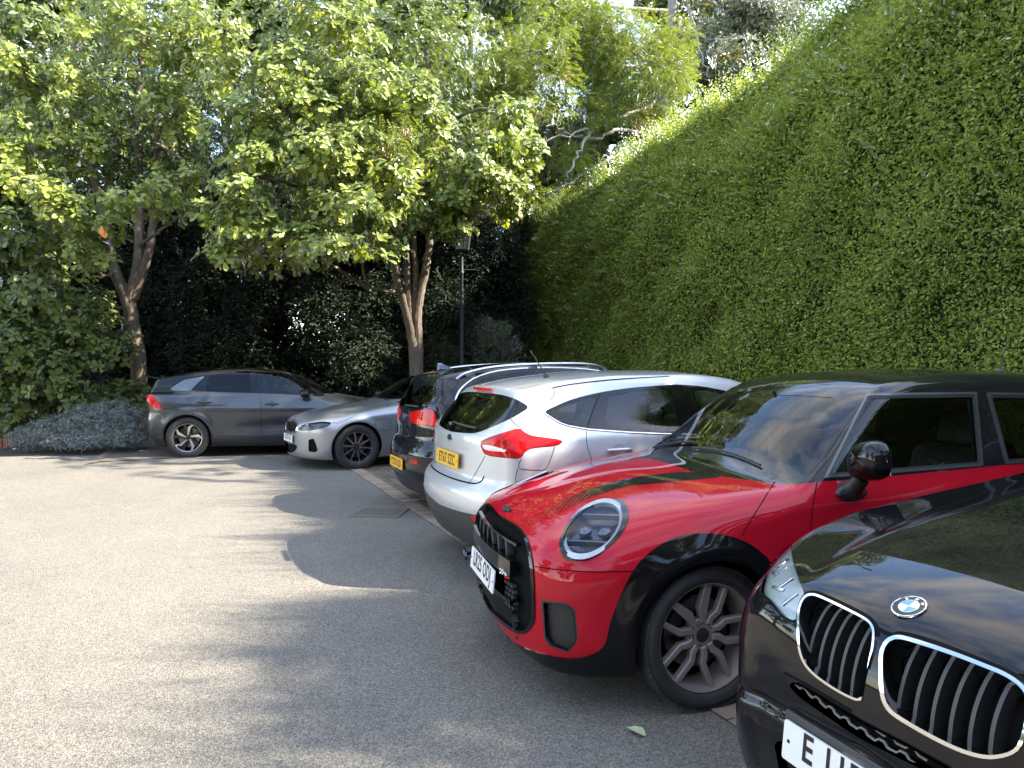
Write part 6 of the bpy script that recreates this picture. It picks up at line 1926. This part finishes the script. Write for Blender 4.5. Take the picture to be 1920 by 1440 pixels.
    DD = G[:, None] * .7 + sd[:, None] * alt * .9 + rng.normal(size=(m, k, 3)) * .2
    NN = np.cross(G, sd)[:, None] + rng.normal(size=(m, k, 3)) * .3 + np.array([0, 0, .3])
    LL = (np.where(isf, 1., 1.45)[:, None] * np.clip(.042 + .0016 * s, .046, .08)[:, None] * (1.05 - .5 * tt[..., 0])).ravel()
    leaves('shoots', PP.reshape(-1, 3), DD.reshape(-1, 3), NN.reshape(-1, 3), LL, LL * .5, 'oval', M_LEAF_HEDGE, root, .3, .15)
    # solid dark core added to block sky and sun, coloured as inner shade
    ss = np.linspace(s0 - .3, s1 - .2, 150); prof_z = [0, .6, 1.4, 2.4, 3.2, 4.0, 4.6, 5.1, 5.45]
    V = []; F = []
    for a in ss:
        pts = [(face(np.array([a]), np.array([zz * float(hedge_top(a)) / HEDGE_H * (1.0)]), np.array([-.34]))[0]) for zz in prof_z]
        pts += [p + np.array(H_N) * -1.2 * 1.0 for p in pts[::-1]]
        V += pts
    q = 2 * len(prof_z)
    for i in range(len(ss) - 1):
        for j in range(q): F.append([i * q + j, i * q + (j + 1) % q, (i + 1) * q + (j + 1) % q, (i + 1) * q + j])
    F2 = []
    mesh_np('solid_core', np.array(V), np.array(F), simple('hedge_core', (.026, .038, .012), .95, spec=.05), root, smooth=False)
    bm = bmesh.new()
    for a in np.arange(4.0, 26, .55):
        p = face(np.array([a + rng.normal() * .1]), np.array([.3]), np.array([-.25]))[0]
        limb(bm, [(p[0], p[1], 0), (p[0] + rng.normal() * .05, p[1] + rng.normal() * .05, .6), (p[0] + rng.normal() * .08, p[1] + rng.normal() * .08, 1.25)], .035, .015, 6, .02)
    finish('trunks', bm, M_BARK, root)
hedge()

def tree(name, base, label, cat='tree', group=None):
    return empty(name, base, 0, label, cat, group), Vector(base)

def rel(P, b): return P - np.array(b)

# ---- big-leaved tree in the middle
def centre_tree():
    Y = 16.0
    b0 = at_depth(779, 700, Y); b0.z = 0
    root, b = tree('broadleaf_tree', (b0.x, b0.y, 0), 'multi-stemmed tree with large sunlit yellow-green leaves, in the centre beside the lamp post')
    pt = lambda u, v, Yd=Y: at_depth(u, v, Yd) - b
    bm = bmesh.new()
    limb(bm, [(0, 0, 0), pt(779, 660), pt(770, 610), pt(757, 560), pt(742, 520), pt(735, 430, 15.6), pt(700, 330, 15)], .15, .06, 12, .02)
    limb(bm, [pt(783, 720), pt(785, 650), pt(781, 590), pt(790, 545), pt(803, 480), pt(810, 400), pt(815, 250), pt(800, 80)], .12, .05, 10, .03)
    limb(bm, [pt(778, 690), pt(770, 600), pt(766, 545), pt(763, 490), pt(765, 380), pt(760, 180)], .11, .05, 10, .03)
    limb(bm, [pt(776, 640), pt(778, 580), pt(780, 520), pt(777, 450), pt(770, 300)], .08, .045, 8, .03)
    finish('trunk', bm, M_BARK, root)
    for lst in ([(748, 545, 16), (725, 547, 15.6), (690, 540, 15.2), (678, 500, 15), (676, 430, 14.5)], [(690, 540, 15.2), (655, 520, 15), (630, 500, 14.4), (560, 470, 13.4)], [(806, 430, 16), (850, 380, 15.2), (920, 330, 14.4)], [(735, 440, 15.6), (650, 380, 14.6), (560, 350, 13.2), (480, 330, 12.6)], [(760, 300, 16), (690, 220, 14.6), (640, 140, 13.4), (660, 60, 13)], [(815, 260, 16), (880, 200, 15), (960, 210, 14.6)]):
        bm = bmesh.new(); limb(bm, [pt(*q) for q in lst], .055, .015, 7, .03); finish('branch', bm, M_BARK, root)
    front = [px_blob(*q) for q in ((560, 455, 12.6, 165, 55, 1.0), (470, 400, 12.4, 80, 60, .9), (640, 395, 12.6, 120, 70, 1.0), (715, 455, 13.2, 75, 50, .8), (845, 385, 14, 85, 40, .8), (760, 380, 13.6, 100, 60, 1.0), (600, 300, 12.4, 130, 60, 1.0), (470, 215, 12.6, 75, 75, .8), (535, 120, 12.8, 90, 70, .9), (690, 300, 13, 110, 70, 1.0), (850, 320, 13.8, 110, 60, .9), (930, 300, 14, 60, 60, .8), (660, 60, 13, 45, 70, .6), (700, 180, 13.4, 110, 80, .9), (590, 210, 12.8, 90, 70, .9), (455, 300, 12.6, 60, 50, .7), (600, 30, 13.2, 120, 50, .9), (790, 230, 14, 80, 80, .9), (425, 90, 13.6, 50, 80, .8), (830, 430, 14, 40, 18, .4), (955, 345, 14.6, 60, 50, .8), (985, 285, 14.8, 55, 50, .8), (945, 235, 14.6, 60, 45, .8))]
    P, D, _ = blob_points(3400, clump(front), .5)
    args = rosettes(rel(P, b), D + np.array([-.05, -.25, .45]), 8, .142, .082)
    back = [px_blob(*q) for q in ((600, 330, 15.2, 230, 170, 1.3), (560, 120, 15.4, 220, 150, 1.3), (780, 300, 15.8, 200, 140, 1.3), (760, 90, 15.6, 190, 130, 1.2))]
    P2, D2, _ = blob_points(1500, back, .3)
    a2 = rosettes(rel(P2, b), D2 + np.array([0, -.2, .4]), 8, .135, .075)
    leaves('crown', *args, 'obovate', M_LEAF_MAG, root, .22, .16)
    leaves('shaded_crown', *a2, 'obovate', M_LEAF_BACK, root, .22, .16)  # darker leaf colour puts shade into the back of this crown
    return root
centre_tree()

# ---- its twin on the left
def left_tree():
    Y = 15.2
    b0 = at_depth(250, 700, Y)
    root, b = tree('broadleaf_tree', (b0.x, b0.y, 0), 'leaning forked tree with large leaves, at the left above the grey shrub')
    pt = lambda u, v, Yd=Y: at_depth(u, v, Yd) - b
    bm = bmesh.new()
    limb(bm, [(0.1, 0, 0), pt(262, 680), pt(250, 620), pt(242, 565), pt(226, 535), pt(213, 505), pt(208, 470), pt(190, 380), pt(150, 240), pt(140, 60)], .17, .06, 12, .02)
    limb(bm, [pt(243, 580), pt(249, 540), pt(258, 505), pt(262, 460), pt(262, 380), pt(258, 250), pt(270, 60)], .13, .06, 10, .02)
    limb(bm, [pt(250, 560), pt(270, 505), pt(284, 455), pt(288, 380), pt(300, 200)], .11, .05, 10, .02)
    finish('trunk', bm, M_BARK, root)
    for lst in ([(216, 510, 15.2), (195, 520, 14.8), (178, 505, 14.4), (150, 470, 14)], [(262, 460, 15.2), (290, 440, 14.4), (340, 400, 13.4)], [(208, 470, 15.2), (150, 420, 14), (90, 390, 13)], [(250, 640, 15.2), (200, 620, 14.4), (140, 640, 13.8)], [(258, 250, 15.2), (330, 290, 14.6), (380, 330, 14.2)]):
        bm = bmesh.new(); limb(bm, [pt(*q) for q in lst], .045, .012, 7, .03); finish('branch', bm, M_BARK, root)
    front = [px_blob(*q) for q in ((250, 375, 13, 110, 35, .9), (110, 380, 12.8, 75, 32, .8), (180, 420, 13, 110, 30, .8), (320, 350, 13.4, 60, 40, .7), (155, 470, 13.2, 40, 40, .5), (30, 290, 13, 50, 60, .8), (20, 115, 13, 70, 35, .8), (150, 160, 13.6, 80, 50, .9), (270, 90, 13.8, 90, 60, .9), (320, 180, 14, 60, 60, .8), (200, 25, 13.8, 80, 30, .8), (60, 200, 13.6, 60, 50, .7), (120, 250, 13.6, 70, 60, .8), (360, 60, 14, 50, 60, .8))]
    P, D, _ = blob_points(1350, clump(front), .5)
    a1 = rosettes(rel(P, b), D + np.array([-.05, -.25, .45]), 8, .135, .08)
    low = [px_blob(*q) for q in ((150, 640, 13.6, 80, 60, .7), (90, 560, 13.4, 80, 70, .8), (215, 640, 14, 40, 50, .5), (110, 720, 13.4, 70, 40, .6), (40, 640, 13.2, 60, 100, .8), (190, 580, 14, 40, 40, .4), (60, 460, 13.4, 90, 70, .8))]
    P2, D2, _ = blob_points(620, clump(low), .4)
    a2 = rosettes(rel(P2, b), D2 + np.array([0, -.35, .35]), 7, .13, .08)
    back = [px_blob(*q) for q in ((180, 220, 15.6, 220, 170, 1.2), (60, 420, 15, 120, 180, 1.0), (280, 60, 15.6, 170, 110, 1.2), (330, 300, 15.6, 80, 110, .9))]
    P3, D3, _ = blob_points(1500, back, .3)
    a3 = rosettes(rel(P3, b), D3 + np.array([0, -.2, .4]), 8, .13, .072)
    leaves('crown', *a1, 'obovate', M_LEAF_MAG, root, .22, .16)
    leaves('shaded_crown', *[np.concatenate(z) for z in zip(a2, a3)], 'obovate', M_LEAF_BACK, root, .22, .16)  # low and back leaves coloured darker to stand for shade
    o = at_depth(190, 423, 12.3) - b
    leaves('dead_leaf', np.array([o[:], o[:] + np.array([.02, 0, -.05])]), np.array([[.1, -.2, -1], [.3, -.1, -.9]]), np.array([[0, -1, .1], [.2, -1, 0]]), .16, .12, 'obovate', simple('orange_leaf', (.55, .20, .03), .6), root)
left_tree()

# ---- dark evergreens filling the space under the trees
def evergreen(base, r, h, label, n, size=.085, mat=None, shape='needle', group='dark evergreens behind the bays', name='evergreen_tree', droop=-.5, z0=.1, aspect=.24):
    root, b = tree(name, base, label, 'tree', group)
    bm = bmesh.new(); limb(bm, [(0, 0, 0), (.1, .05, h * .4), (0, 0, h * .92)], .16, .03, 8, .05); finish('trunk', bm, M_BARK_DARK, root)
    nb = 46
    ang = rng.random(nb) * 6.283; zz = z0 + (h - z0) * rng.random(nb) ** .85
    rr = r * (1 - .55 * (zz / h) ** 1.6) * rng.uniform(.45, 1.0, nb)
    blobs = [(math.cos(a) * q, math.sin(a) * q, z, r * rng.uniform(.22, .42), r * rng.uniform(.22, .42), h * rng.uniform(.05, .10) + .2) for a, q, z in zip(ang, rr, zz)]
    P, D, _ = blob_points(n, blobs, .45)
    P[:, 2] = np.abs(P[:, 2])
    # each point carries a flat spray of blades
    k = 5
    G = unit(D * .8 + np.array([0, 0, droop]) + rng.normal(size=D.shape) * .35)
    S = unit(np.cross(G, np.array([0, 0, 1.]) + rng.normal(size=D.shape) * .2))
    t = np.linspace(0, 1, k)[None, :, None]
    alt = np.where(np.arange(k) % 2 == 0, 1., -1.)[None, :, None]
    PP = P[:, None] + G[:, None] * t * size * 2.2
    DD = G[:, None] * .8 + S[:, None] * alt * .8 + rng.normal(size=(len(P), k, 3)) * .15
    NN = np.broadcast_to(np.cross(S, G)[:, None], DD.shape) + rng.normal(size=DD.shape) * .25
    L = size * rng.uniform(.7, 1.3, len(P) * k)
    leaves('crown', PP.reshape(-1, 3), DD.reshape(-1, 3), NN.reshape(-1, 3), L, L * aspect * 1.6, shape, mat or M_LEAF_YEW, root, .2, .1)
    return root

EV = [((-8.9, 18.2), 1.7, 6.6), ((-6.4, 17.9), 1.8, 6.4), ((-4.2, 18.4), 1.8, 6.0), ((-1.9, 19.2), 1.7, 6.4), ((-.75, 20.6), 1.25, 5.0), ((-11.8, 18.6), 2.0, 7.0), ((-5.4, 20.6), 2.2, 8.6), ((-9.6, 21), 2.2, 8.8), ((-1.6, 22.4), 2.2, 8.4), ((1.6, 25), 2.0, 9.5), ((-7.6, 20.2), 2.3, 3.8), ((-3.4, 20.6), 2.3, 3.8), ((-11.4, 20.8), 2.3, 4.2)]
EVL = ['dark evergreen close behind the leaning forked tree', 'dark evergreen behind the grey hatchback, right of the forked trunk', 'dark evergreen behind the bonnet of the grey hatchback', 'dark evergreen directly behind the multi-stemmed trunk', 'dark evergreen between the lamp post and the far end of the hedge',
       'dark evergreen at the far left behind the hanging leaves', 'tall dark evergreen above the grey hatchback, between the two leafy trees', 'tall dark evergreen rising behind the left tree', 'tall dark evergreen behind the lamp post', 'tall dark evergreen above the far end of the hedge', 'low dark evergreen deep in the shade, right of the forked trunk', 'low dark evergreen deep in the shade, left of the multi-stemmed trunk', 'low dark evergreen deep in the shade, left of the forked trunk']
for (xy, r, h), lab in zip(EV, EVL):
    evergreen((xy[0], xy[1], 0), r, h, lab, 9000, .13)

# ---- weeping grey-green branches lit between trunk and hedge
def laurel(u, v, Y, w, h, label, n=900):
    p = at_depth(u, v, Y)
    root, b = tree('leafy_shrub', (p.x, p.y, 0), label, 'shrub')
    bm = bmesh.new()
    for k in range(5): limb(bm, [(0, 0, 0), (rng.normal() * .2, rng.normal() * .2, h * .5), (rng.normal() * w * .5, rng.normal() * .4, h)], .03, .01, 6)
    finish('stems', bm, M_BARK_DARK, root)
    P, D, _ = blob_points(n, [(0, 0, h * .62, w, .7, h * .42)], .4)
    a = rosettes(P, D + np.array([0, -.2, -.5]), 7, .13, .035, up=-.3)
    leaves('crown', *a, 'lance', M_LEAF_SILVERY, root, .2, .2)
laurel(915, 640, 18.6, .95, 2.7, 'drooping grey-green shrub between the lamp post and the hedge')
laurel(830, 650, 18.2, .55, 2.3, 'drooping grey-green shrub right of the multi-stemmed trunk', 500)
laurel(715, 640, 18.2, .5, 2.6, 'small pale-leaved shrub left of the multi-stemmed trunk', 350)

# ---- ash behind, with hanging seed bunches
def ash():
    Y = 19.5
    b0 = Vector((5.2, 25.5, 0))
    root, b = tree('ash_tree', tuple(b0), 'pale feathery ash with bare twigs and hanging yellow-brown seed bunches', 'tree')
    pt = lambda u, v, Yd: at_depth(u, v, Yd) - b
    bm = bmesh.new(); limb(bm, [(0, 0, 0), (.1, 0, 4), (-.2, -.2, 8), (.3, -.4, 13), (.2, -.5, 17)], .32, .10, 12, .1); finish('trunk', bm, M_BARK_PALE, root)
    for lst in ([(1245, 190, 24), (1170, 215, 21), (1110, 245, 19.5), (1020, 262, 18.6)], [(1230, 250, 24), (1140, 300, 21), (1075, 340, 19.6), (1020, 372, 18.8)], [(1240, 120, 24), (1130, 125, 21), (1040, 100, 19.2), (940, 90, 18.6)], [(1250, 20, 24.5), (1120, 12, 22), (1040, 8, 20)], [(1210, 250, 23), (1150, 240, 21), (1120, 265, 20), (1050, 240, 19), (1010, 225, 18.6)],
                [(1110, 245, 19.5), (1080, 290, 19.2), (1060, 340, 19)], [(1150, 60, 21), (1110, 100, 20.4), (1075, 70, 20)], [(1290, 10, 24), (1310, 80, 23.4), (1330, 150, 23)]):
        bm = bmesh.new(); limb(bm, [pt(*q) for q in lst], .06, .014, 7, .12); finish('branch', bm, M_BARK_PALE, root)
    blobs = [px_blob(*q) for q in ((900, 190, 18.6, 90, 55, 1.0), (1000, 110, 18.8, 110, 60, 1.2), (980, 190, 18.2, 80, 50, .9), (1190, 120, 19.6, 80, 90, 1.2), (1240, 200, 19.6, 50, 60, .9), (1215, 60, 20, 90, 50, 1.1), (870, 80, 19, 90, 60, 1.1), (1060, 30, 19.6, 120, 40, 1.2), (1010, 370, 18.4, 28, 40, .5), (920, 250, 18.2, 50, 30, .6), (1130, 200, 19.8, 60, 40, .8), (1080, 300, 20, 60, 40, .8), (740, 250, 12.6, 28, 40, .3), (815, 150, 18.4, 50, 60, .7), (1250, 120, 20, 50, 60, .8), (1125, 90, 20, 50, 60, .8), (1140, 170, 20, 40, 50, .7), (1100, 20, 20, 80, 30, .8))]
    P, D, _ = blob_points(6500, clump(blobs, 5), .3)
    P = rel(P, b)
    k = 11                                                 # leaflets of one compound leaf
    G = unit(D + np.array([0, -.2, -.45]) + rng.normal(size=D.shape) * .4)
    S = unit(np.cross(G, np.array([0, 0, 1.]) + rng.normal(size=D.shape) * .3))
    t = np.linspace(.15, 1, k)[None, :, None]
    alt = np.where(np.arange(k) % 2 == 0, 1., -1.)[None, :, None]; alt[:, -1] = 0
    PP = P[:, None] + G[:, None] * t * .26 + np.array([0, 0, -.06]) * t * t
    DD = G[:, None] * .55 + S[:, None] * alt + np.array([0, 0, -.2])
    NN = np.broadcast_to(np.cross(S, G)[:, None], DD.shape) + rng.normal(size=DD.shape) * .25
    L = .10 * rng.uniform(.75, 1.25, len(P) * k)
    leaves('crown', PP.reshape(-1, 3), DD.reshape(-1, 3), NN.reshape(-1, 3), L, L * .34, 'lance', M_LEAF_ASH, root, .2, .15)
    for (u, v, Yk, ru, rv) in ((820, 165, 18.2, 16, 14), (905, 245, 18, 24, 12), (895, 215, 18.1, 16, 14), (1005, 130, 18.4, 22, 14), (1060, 140, 18.6, 18, 14), (1215, 210, 19, 22, 30), (975, 400, 18.2, 10, 18), (725, 280, 12.4, 14, 22), (1005, 215, 18.2, 14, 10), (990, 245, 18.2, 16, 10), (950, 205, 18.1, 12, 14), (1195, 235, 19, 12, 14), (760, 245, 12.5, 10, 12)):
        P, D, _ = blob_points(60, [px_blob(u, v, Yk, ru, rv, .2)], .2)
        leaves('seed_bunch', rel(P, b), np.array([0, 0, -1.]) + rng.normal(size=D.shape) * .25, rng.normal(size=D.shape), .085, .028, 'lance', M_KEYS, root)
ash()

# ---- tall woodland trees behind everything
def wood(xy, h, r, label, n, mat=None, size=.17, trunk=.3, shape='oval'):
    root, b = tree('woodland_tree', (xy[0], xy[1], 0), label, 'tree', 'tall trees behind the car park')
    bm = bmesh.new(); limb(bm, [(0, 0, 0), (.2, 0, h * .3), (-.1, .1, h * .65), (.1, 0, h * .95)], trunk, .05, 10, .1)
    finish('trunk', bm, M_BARK_DARK, root)
    bm = bmesh.new()
    for k in range(14):
        z = h * rng.uniform(.25, .85); a = rng.random() * 6.28
        limb(bm, [(0, 0, z), (math.cos(a) * r * .5, math.sin(a) * r * .5, z + .6), (math.cos(a) * r * .95, math.sin(a) * r * .95, z + .7)], .07, .015, 6, .1)
    finish('branches', bm, M_BARK_DARK, root)
    nb = 60; ang = rng.random(nb) * 6.283; zz = h * (.18 + .82 * rng.random(nb))
    rr = r * np.sin(np.clip((zz / h - .05) / 1.0, 0, 1) * math.pi) ** .6 * rng.uniform(.3, 1, nb)
    blobs = [(math.cos(a) * q, math.sin(a) * q, z, rng.uniform(.6, 1.3), rng.uniform(.6, 1.3), rng.uniform(.4, .8)) for a, q, z in zip(ang, rr, zz)]
    P, D, _ = blob_points(n, blobs, .5)
    a = rosettes(P, D + np.array([0, -.2, .1]), 6, size, size * .55)
    leaves('crown', *a, shape, mat or M_LEAF_BACK, root, .2, .15)
W = [((-15.5, 23), 15, 3.4, 'tall dark green tree at the far left corner'), ((-9.8, 25), 16, 3.6, 'tall green tree filling the top behind the left broadleaf tree'), ((-4.4, 25.5), 16, 3.4, 'tall green tree at the top between the two broadleaf trees'), ((.6, 27), 16, 3.2, 'tall green tree behind the centre tree and the ash')]
for xy, h, r, lab in W: wood(xy, h, r, lab, 7600, size=.22)
wood((6.4, 29), 17, 3.6, 'dark tree above the sunlit end of the hedge', 5200, M_LEAF_BACK, .2)
wood((7.6, 24.5), 15.5, 2.7, 'tree with grey-green drooping leaves above the hedge top', 6500, M_LEAF_SILVERY, .185, .3, 'lance')
wood((10.4, 29), 17, 3.4, 'dark leafy tree above the hedge, right of the grey-green one', 4500, M_LEAF_DARK, .22)
wood((-12.9, 20.8), 14.5, 2.8, 'green tree filling the gap above the left broadleaf tree', 5200, M_LEAF_BACK, .2)
wood((-1.8, 30), 18, 3.2, 'tall green tree closing the sky gap above the centre tree', 6000, M_LEAF_BACK, .22)
wood((3.4, 28.5), 14, 3.0, 'dark green tree filling the gap behind the ash twigs', 4200, M_LEAF_BACK, .2)
wood((-20, 18), 14, 3.6, 'tall tree at the left edge with hanging boughs', 3000, M_LEAF_BACK, .2)

wood((11.2, 10.3), 14.6, 1.9, 'slender tree beyond the hedge, shading the far tarmac', 1500, None, .2)
# unseen trees added behind the camera to darken reflections in glass and paint
for xy, h, r, lab in (((-15, -7), 11, 4.2, 'unseen tree added at the left behind the camera, darkening the window reflections'), ((-22, 3), 10, 4.0, 'unseen tree added at the far left, darkening the window reflections'), ((12, -9), 13, 4.6, 'unseen tree added at the right behind the camera, darkening reflections in the black paint'), ((5.0, -10), 14, 4.6, 'tall unseen tree added in front of the brick building, darkening reflections in the door glass')):
    wood(xy, h, r, lab, 2200, None, .34)

# ---- ivy-dark screen at the left edge, the grey shrub, ground cover
def shrub(name, blobs, base, label, cat, n, size, asp, mat, shape='oval', whorl=6, up=.35):
    root, b = tree(name, base, label, cat)
    bm = bmesh.new()
    for k in range(9):
        q = blobs[k % len(blobs)]
        limb(bm, [(q[0] - b.x + rng.normal() * .1, q[1] - b.y, 0), (q[0] - b.x + rng.normal() * .1, q[1] - b.y, q[2] * .6), (q[0] - b.x + rng.normal() * .3, q[1] - b.y + rng.normal() * .2, q[2])], .018, .006, 5, .02)
    finish('stems', bm, M_BARK, root)
    P, D, _ = blob_points(n, blobs, .55)
    P = rel(P, b); P[:, 2] = np.abs(P[:, 2])
    a = rosettes(P, D + np.array([0, -.15, .5]), whorl, size, size * asp, up=up)
    leaves('foliage', *a, shape, mat, root, .2, .1)
gy = [px_blob(*q) for q in ((60, 820, 12.7, 45, 22, .35), (110, 808, 12.8, 55, 32, .4), (165, 797, 12.9, 60, 42, .45), (215, 790, 13, 50, 46, .45), (250, 800, 13, 32, 40, .4), (140, 826, 12.5, 80, 16, .3), (220, 822, 12.6, 50, 18, .3))]
g0 = at_depth(150, 830, 12.9)
shrub('silver_shrub', gy, (g0.x, g0.y, 0), 'low silvery grey shrub spreading at the kerb, left of the dark grey hatchback', 'shrub', 3600, .05, .30, M_LEAF_GREY, 'lance', 7, .8)
lv = [px_blob(*q) for q in ((30, 520, 14.2, 90, 120, .8), (60, 660, 14, 110, 90, .7), (10, 400, 14.4, 70, 110, .8), (40, 770, 13.8, 70, 60, .5), (150, 760, 14.2, 80, 40, .5), (-60, 600, 14, 80, 220, .9), (-50, 300, 14.4, 80, 160, .9), (240, 750, 14.6, 60, 40, .5))]
g1 = at_depth(40, 700, 14)
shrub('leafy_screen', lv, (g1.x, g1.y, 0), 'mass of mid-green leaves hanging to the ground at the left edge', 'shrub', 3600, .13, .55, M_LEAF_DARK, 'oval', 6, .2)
# low brick edging of the bed, far left
p0, p1 = at_ground(-120, 838), at_ground(26, 842)
be = empty('brick_edging', tuple((p0 + p1) / 2), math.atan2(p1.y - p0.y, p1.x - p0.x), 'low red brick edging of the planting bed at the far left', 'edging')
MBE = NT('brick_edging_brick'); _c = MBE.coord('Object')
MBE.bsdf(Base__Color=MBE.ramp(MBE.noise(_c, 9, 4, .6), [(.35, (.10, .045, .03)), (.65, (.26, .10, .06))]), Roughness=.9)
bm = bmesh.new(); Lb = (p1 - p0).length
for k in range(int(Lb / .115)):
    add_box(bm, (-Lb / 2 + .0575 + k * .115, .1 + rng.normal() * .003, .09 + rng.normal() * .003), (.104, .21, .18), None, .006)
finish('bricks', bm, MBE.m, be, False)

# ---- lamp post
def lamp_post():
    Y = 17.2
    b0 = at_depth(866, 690, Y)
    root = empty('lamp_post', (b0.x, b0.y, 0), 0, 'black old-fashioned lamp post with a tapered lantern, against the dark evergreens', 'lamp post')
    k = Y / FPX
    zt = at_depth(870, 478, Y).z
    mt = simple('lamp_post_paint', (.035, .037, .04), .5)
    bm = bmesh.new()
    add_lathe(bm, [(0, .11), (.5, .10), (.55, .065), (1.2, .055), (zt - .9, .042), (zt - .45, .040), (zt - .42, .055), (zt - .38, .04), (zt - .05, .036)], 16, 'Z')
    finish('post', bm, mt, root)
    zc = at_depth(870, 506, Y).z
    bm = bmesh.new(); add_tube(bm, [(-.33, 0, zc), (.33, 0, zc)], .016, 8); finish('ladder_bar', bm, mt, root)
    bm = bmesh.new()
    for s_ in (1, -1):
        add_tube(bm, [Vector(q) for q in chaikin([(0, 0, zt - .05), (s_ * .09, 0, zt + .02), (s_ * .06, 0, zt + .10), (0, 0, zt + .12)], 3, False)], .010, 6)
    finish('scroll', bm, mt, root)
    z0, z1_ = zt + .10, zt + .86
    bm = bmesh.new()
    for k_ in range(4):
        a0, a1 = R(45 + 90 * k_), R(135 + 90 * k_)
        lo, hi = .20, .35
        add_tube(bm, [(math.cos(a0) * lo, math.sin(a0) * lo, z0), (math.cos(a0) * hi, math.sin(a0) * hi, z1_)], .016, 6)
        for (r_, z_) in ((lo, z0), (hi, z1_)): add_tube(bm, [(math.cos(a0) * r_, math.sin(a0) * r_, z_), (math.cos(a1) * r_, math.sin(a1) * r_, z_)], .018, 6)
        for t_ in (.33, .67):
            f = lambda r_: (math.cos(a0) * r_ * (1 - t_) + math.cos(a1) * r_ * t_, math.sin(a0) * r_ * (1 - t_) + math.sin(a1) * r_ * t_)
            add_tube(bm, [(*f(lo), z0), (*f(hi), z1_)], .007, 5)
    add_lathe(bm, [(z1_, .35), (z1_ + .04, .37), (z1_ + .24, .13), (z1_ + .26, .12), (z1_ + .34, .02)], 4, 'Z')
    add_lathe(bm, [(z0 - .03, .02), (z0 - .02, .17), (z0, .20)], 12, 'Z')
    ln = finish('lantern', bm, mt, root, False)
    bm = bmesh.new()
    for k_ in range(4):
        a0, a1 = R(45 + 90 * k_), R(135 + 90 * k_)
        bm.faces.new([bm.verts.new(q) for q in ((math.cos(a0) * .195, math.sin(a0) * .195, z0), (math.cos(a1) * .195, math.sin(a1) * .195, z0), (math.cos(a1) * .345, math.sin(a1) * .345, z1_), (math.cos(a0) * .345, math.sin(a0) * .345, z1_))])
    finish('lantern_glass', bm, simple('frosted_lantern_glass', (.30, .31, .33), .3, 0, .5), ln, False)
lamp_post()

# ---- fallen leaves
def fallen(u, v, L, W, col, label, a, name='fallen_leaf'):
    p = at_ground(u, v)
    o = leaves(name, np.array([[0, 0, .01]]), np.array([[math.cos(a), math.sin(a), .12]]), np.array([[0.1, -.25, 1]]), L, W, 'obovate', simple('fallen_' + '%d' % int(col[0] * 1000), col, .6), None, .5, .25)
    o.location = (p.x, p.y, .004)
    return tag(o, label, 'leaf')
fallen(1174, 1370, .085, .05, (.32, .36, .20), 'curled pale green leaf lying on the tarmac in front of the red car', R(-38))
lit = [(rng.uniform(20, 300), rng.uniform(842, 850)) for _ in range(9)]
for k, (u, v) in enumerate(lit):
    o = fallen(u, v, .13, .07, (.40, .37, .27), 'dry pale leaf lying along the edge of the shrub bed', rng.random() * 6.28)
    o['group'] = 'dry leaves along the shrub bed'
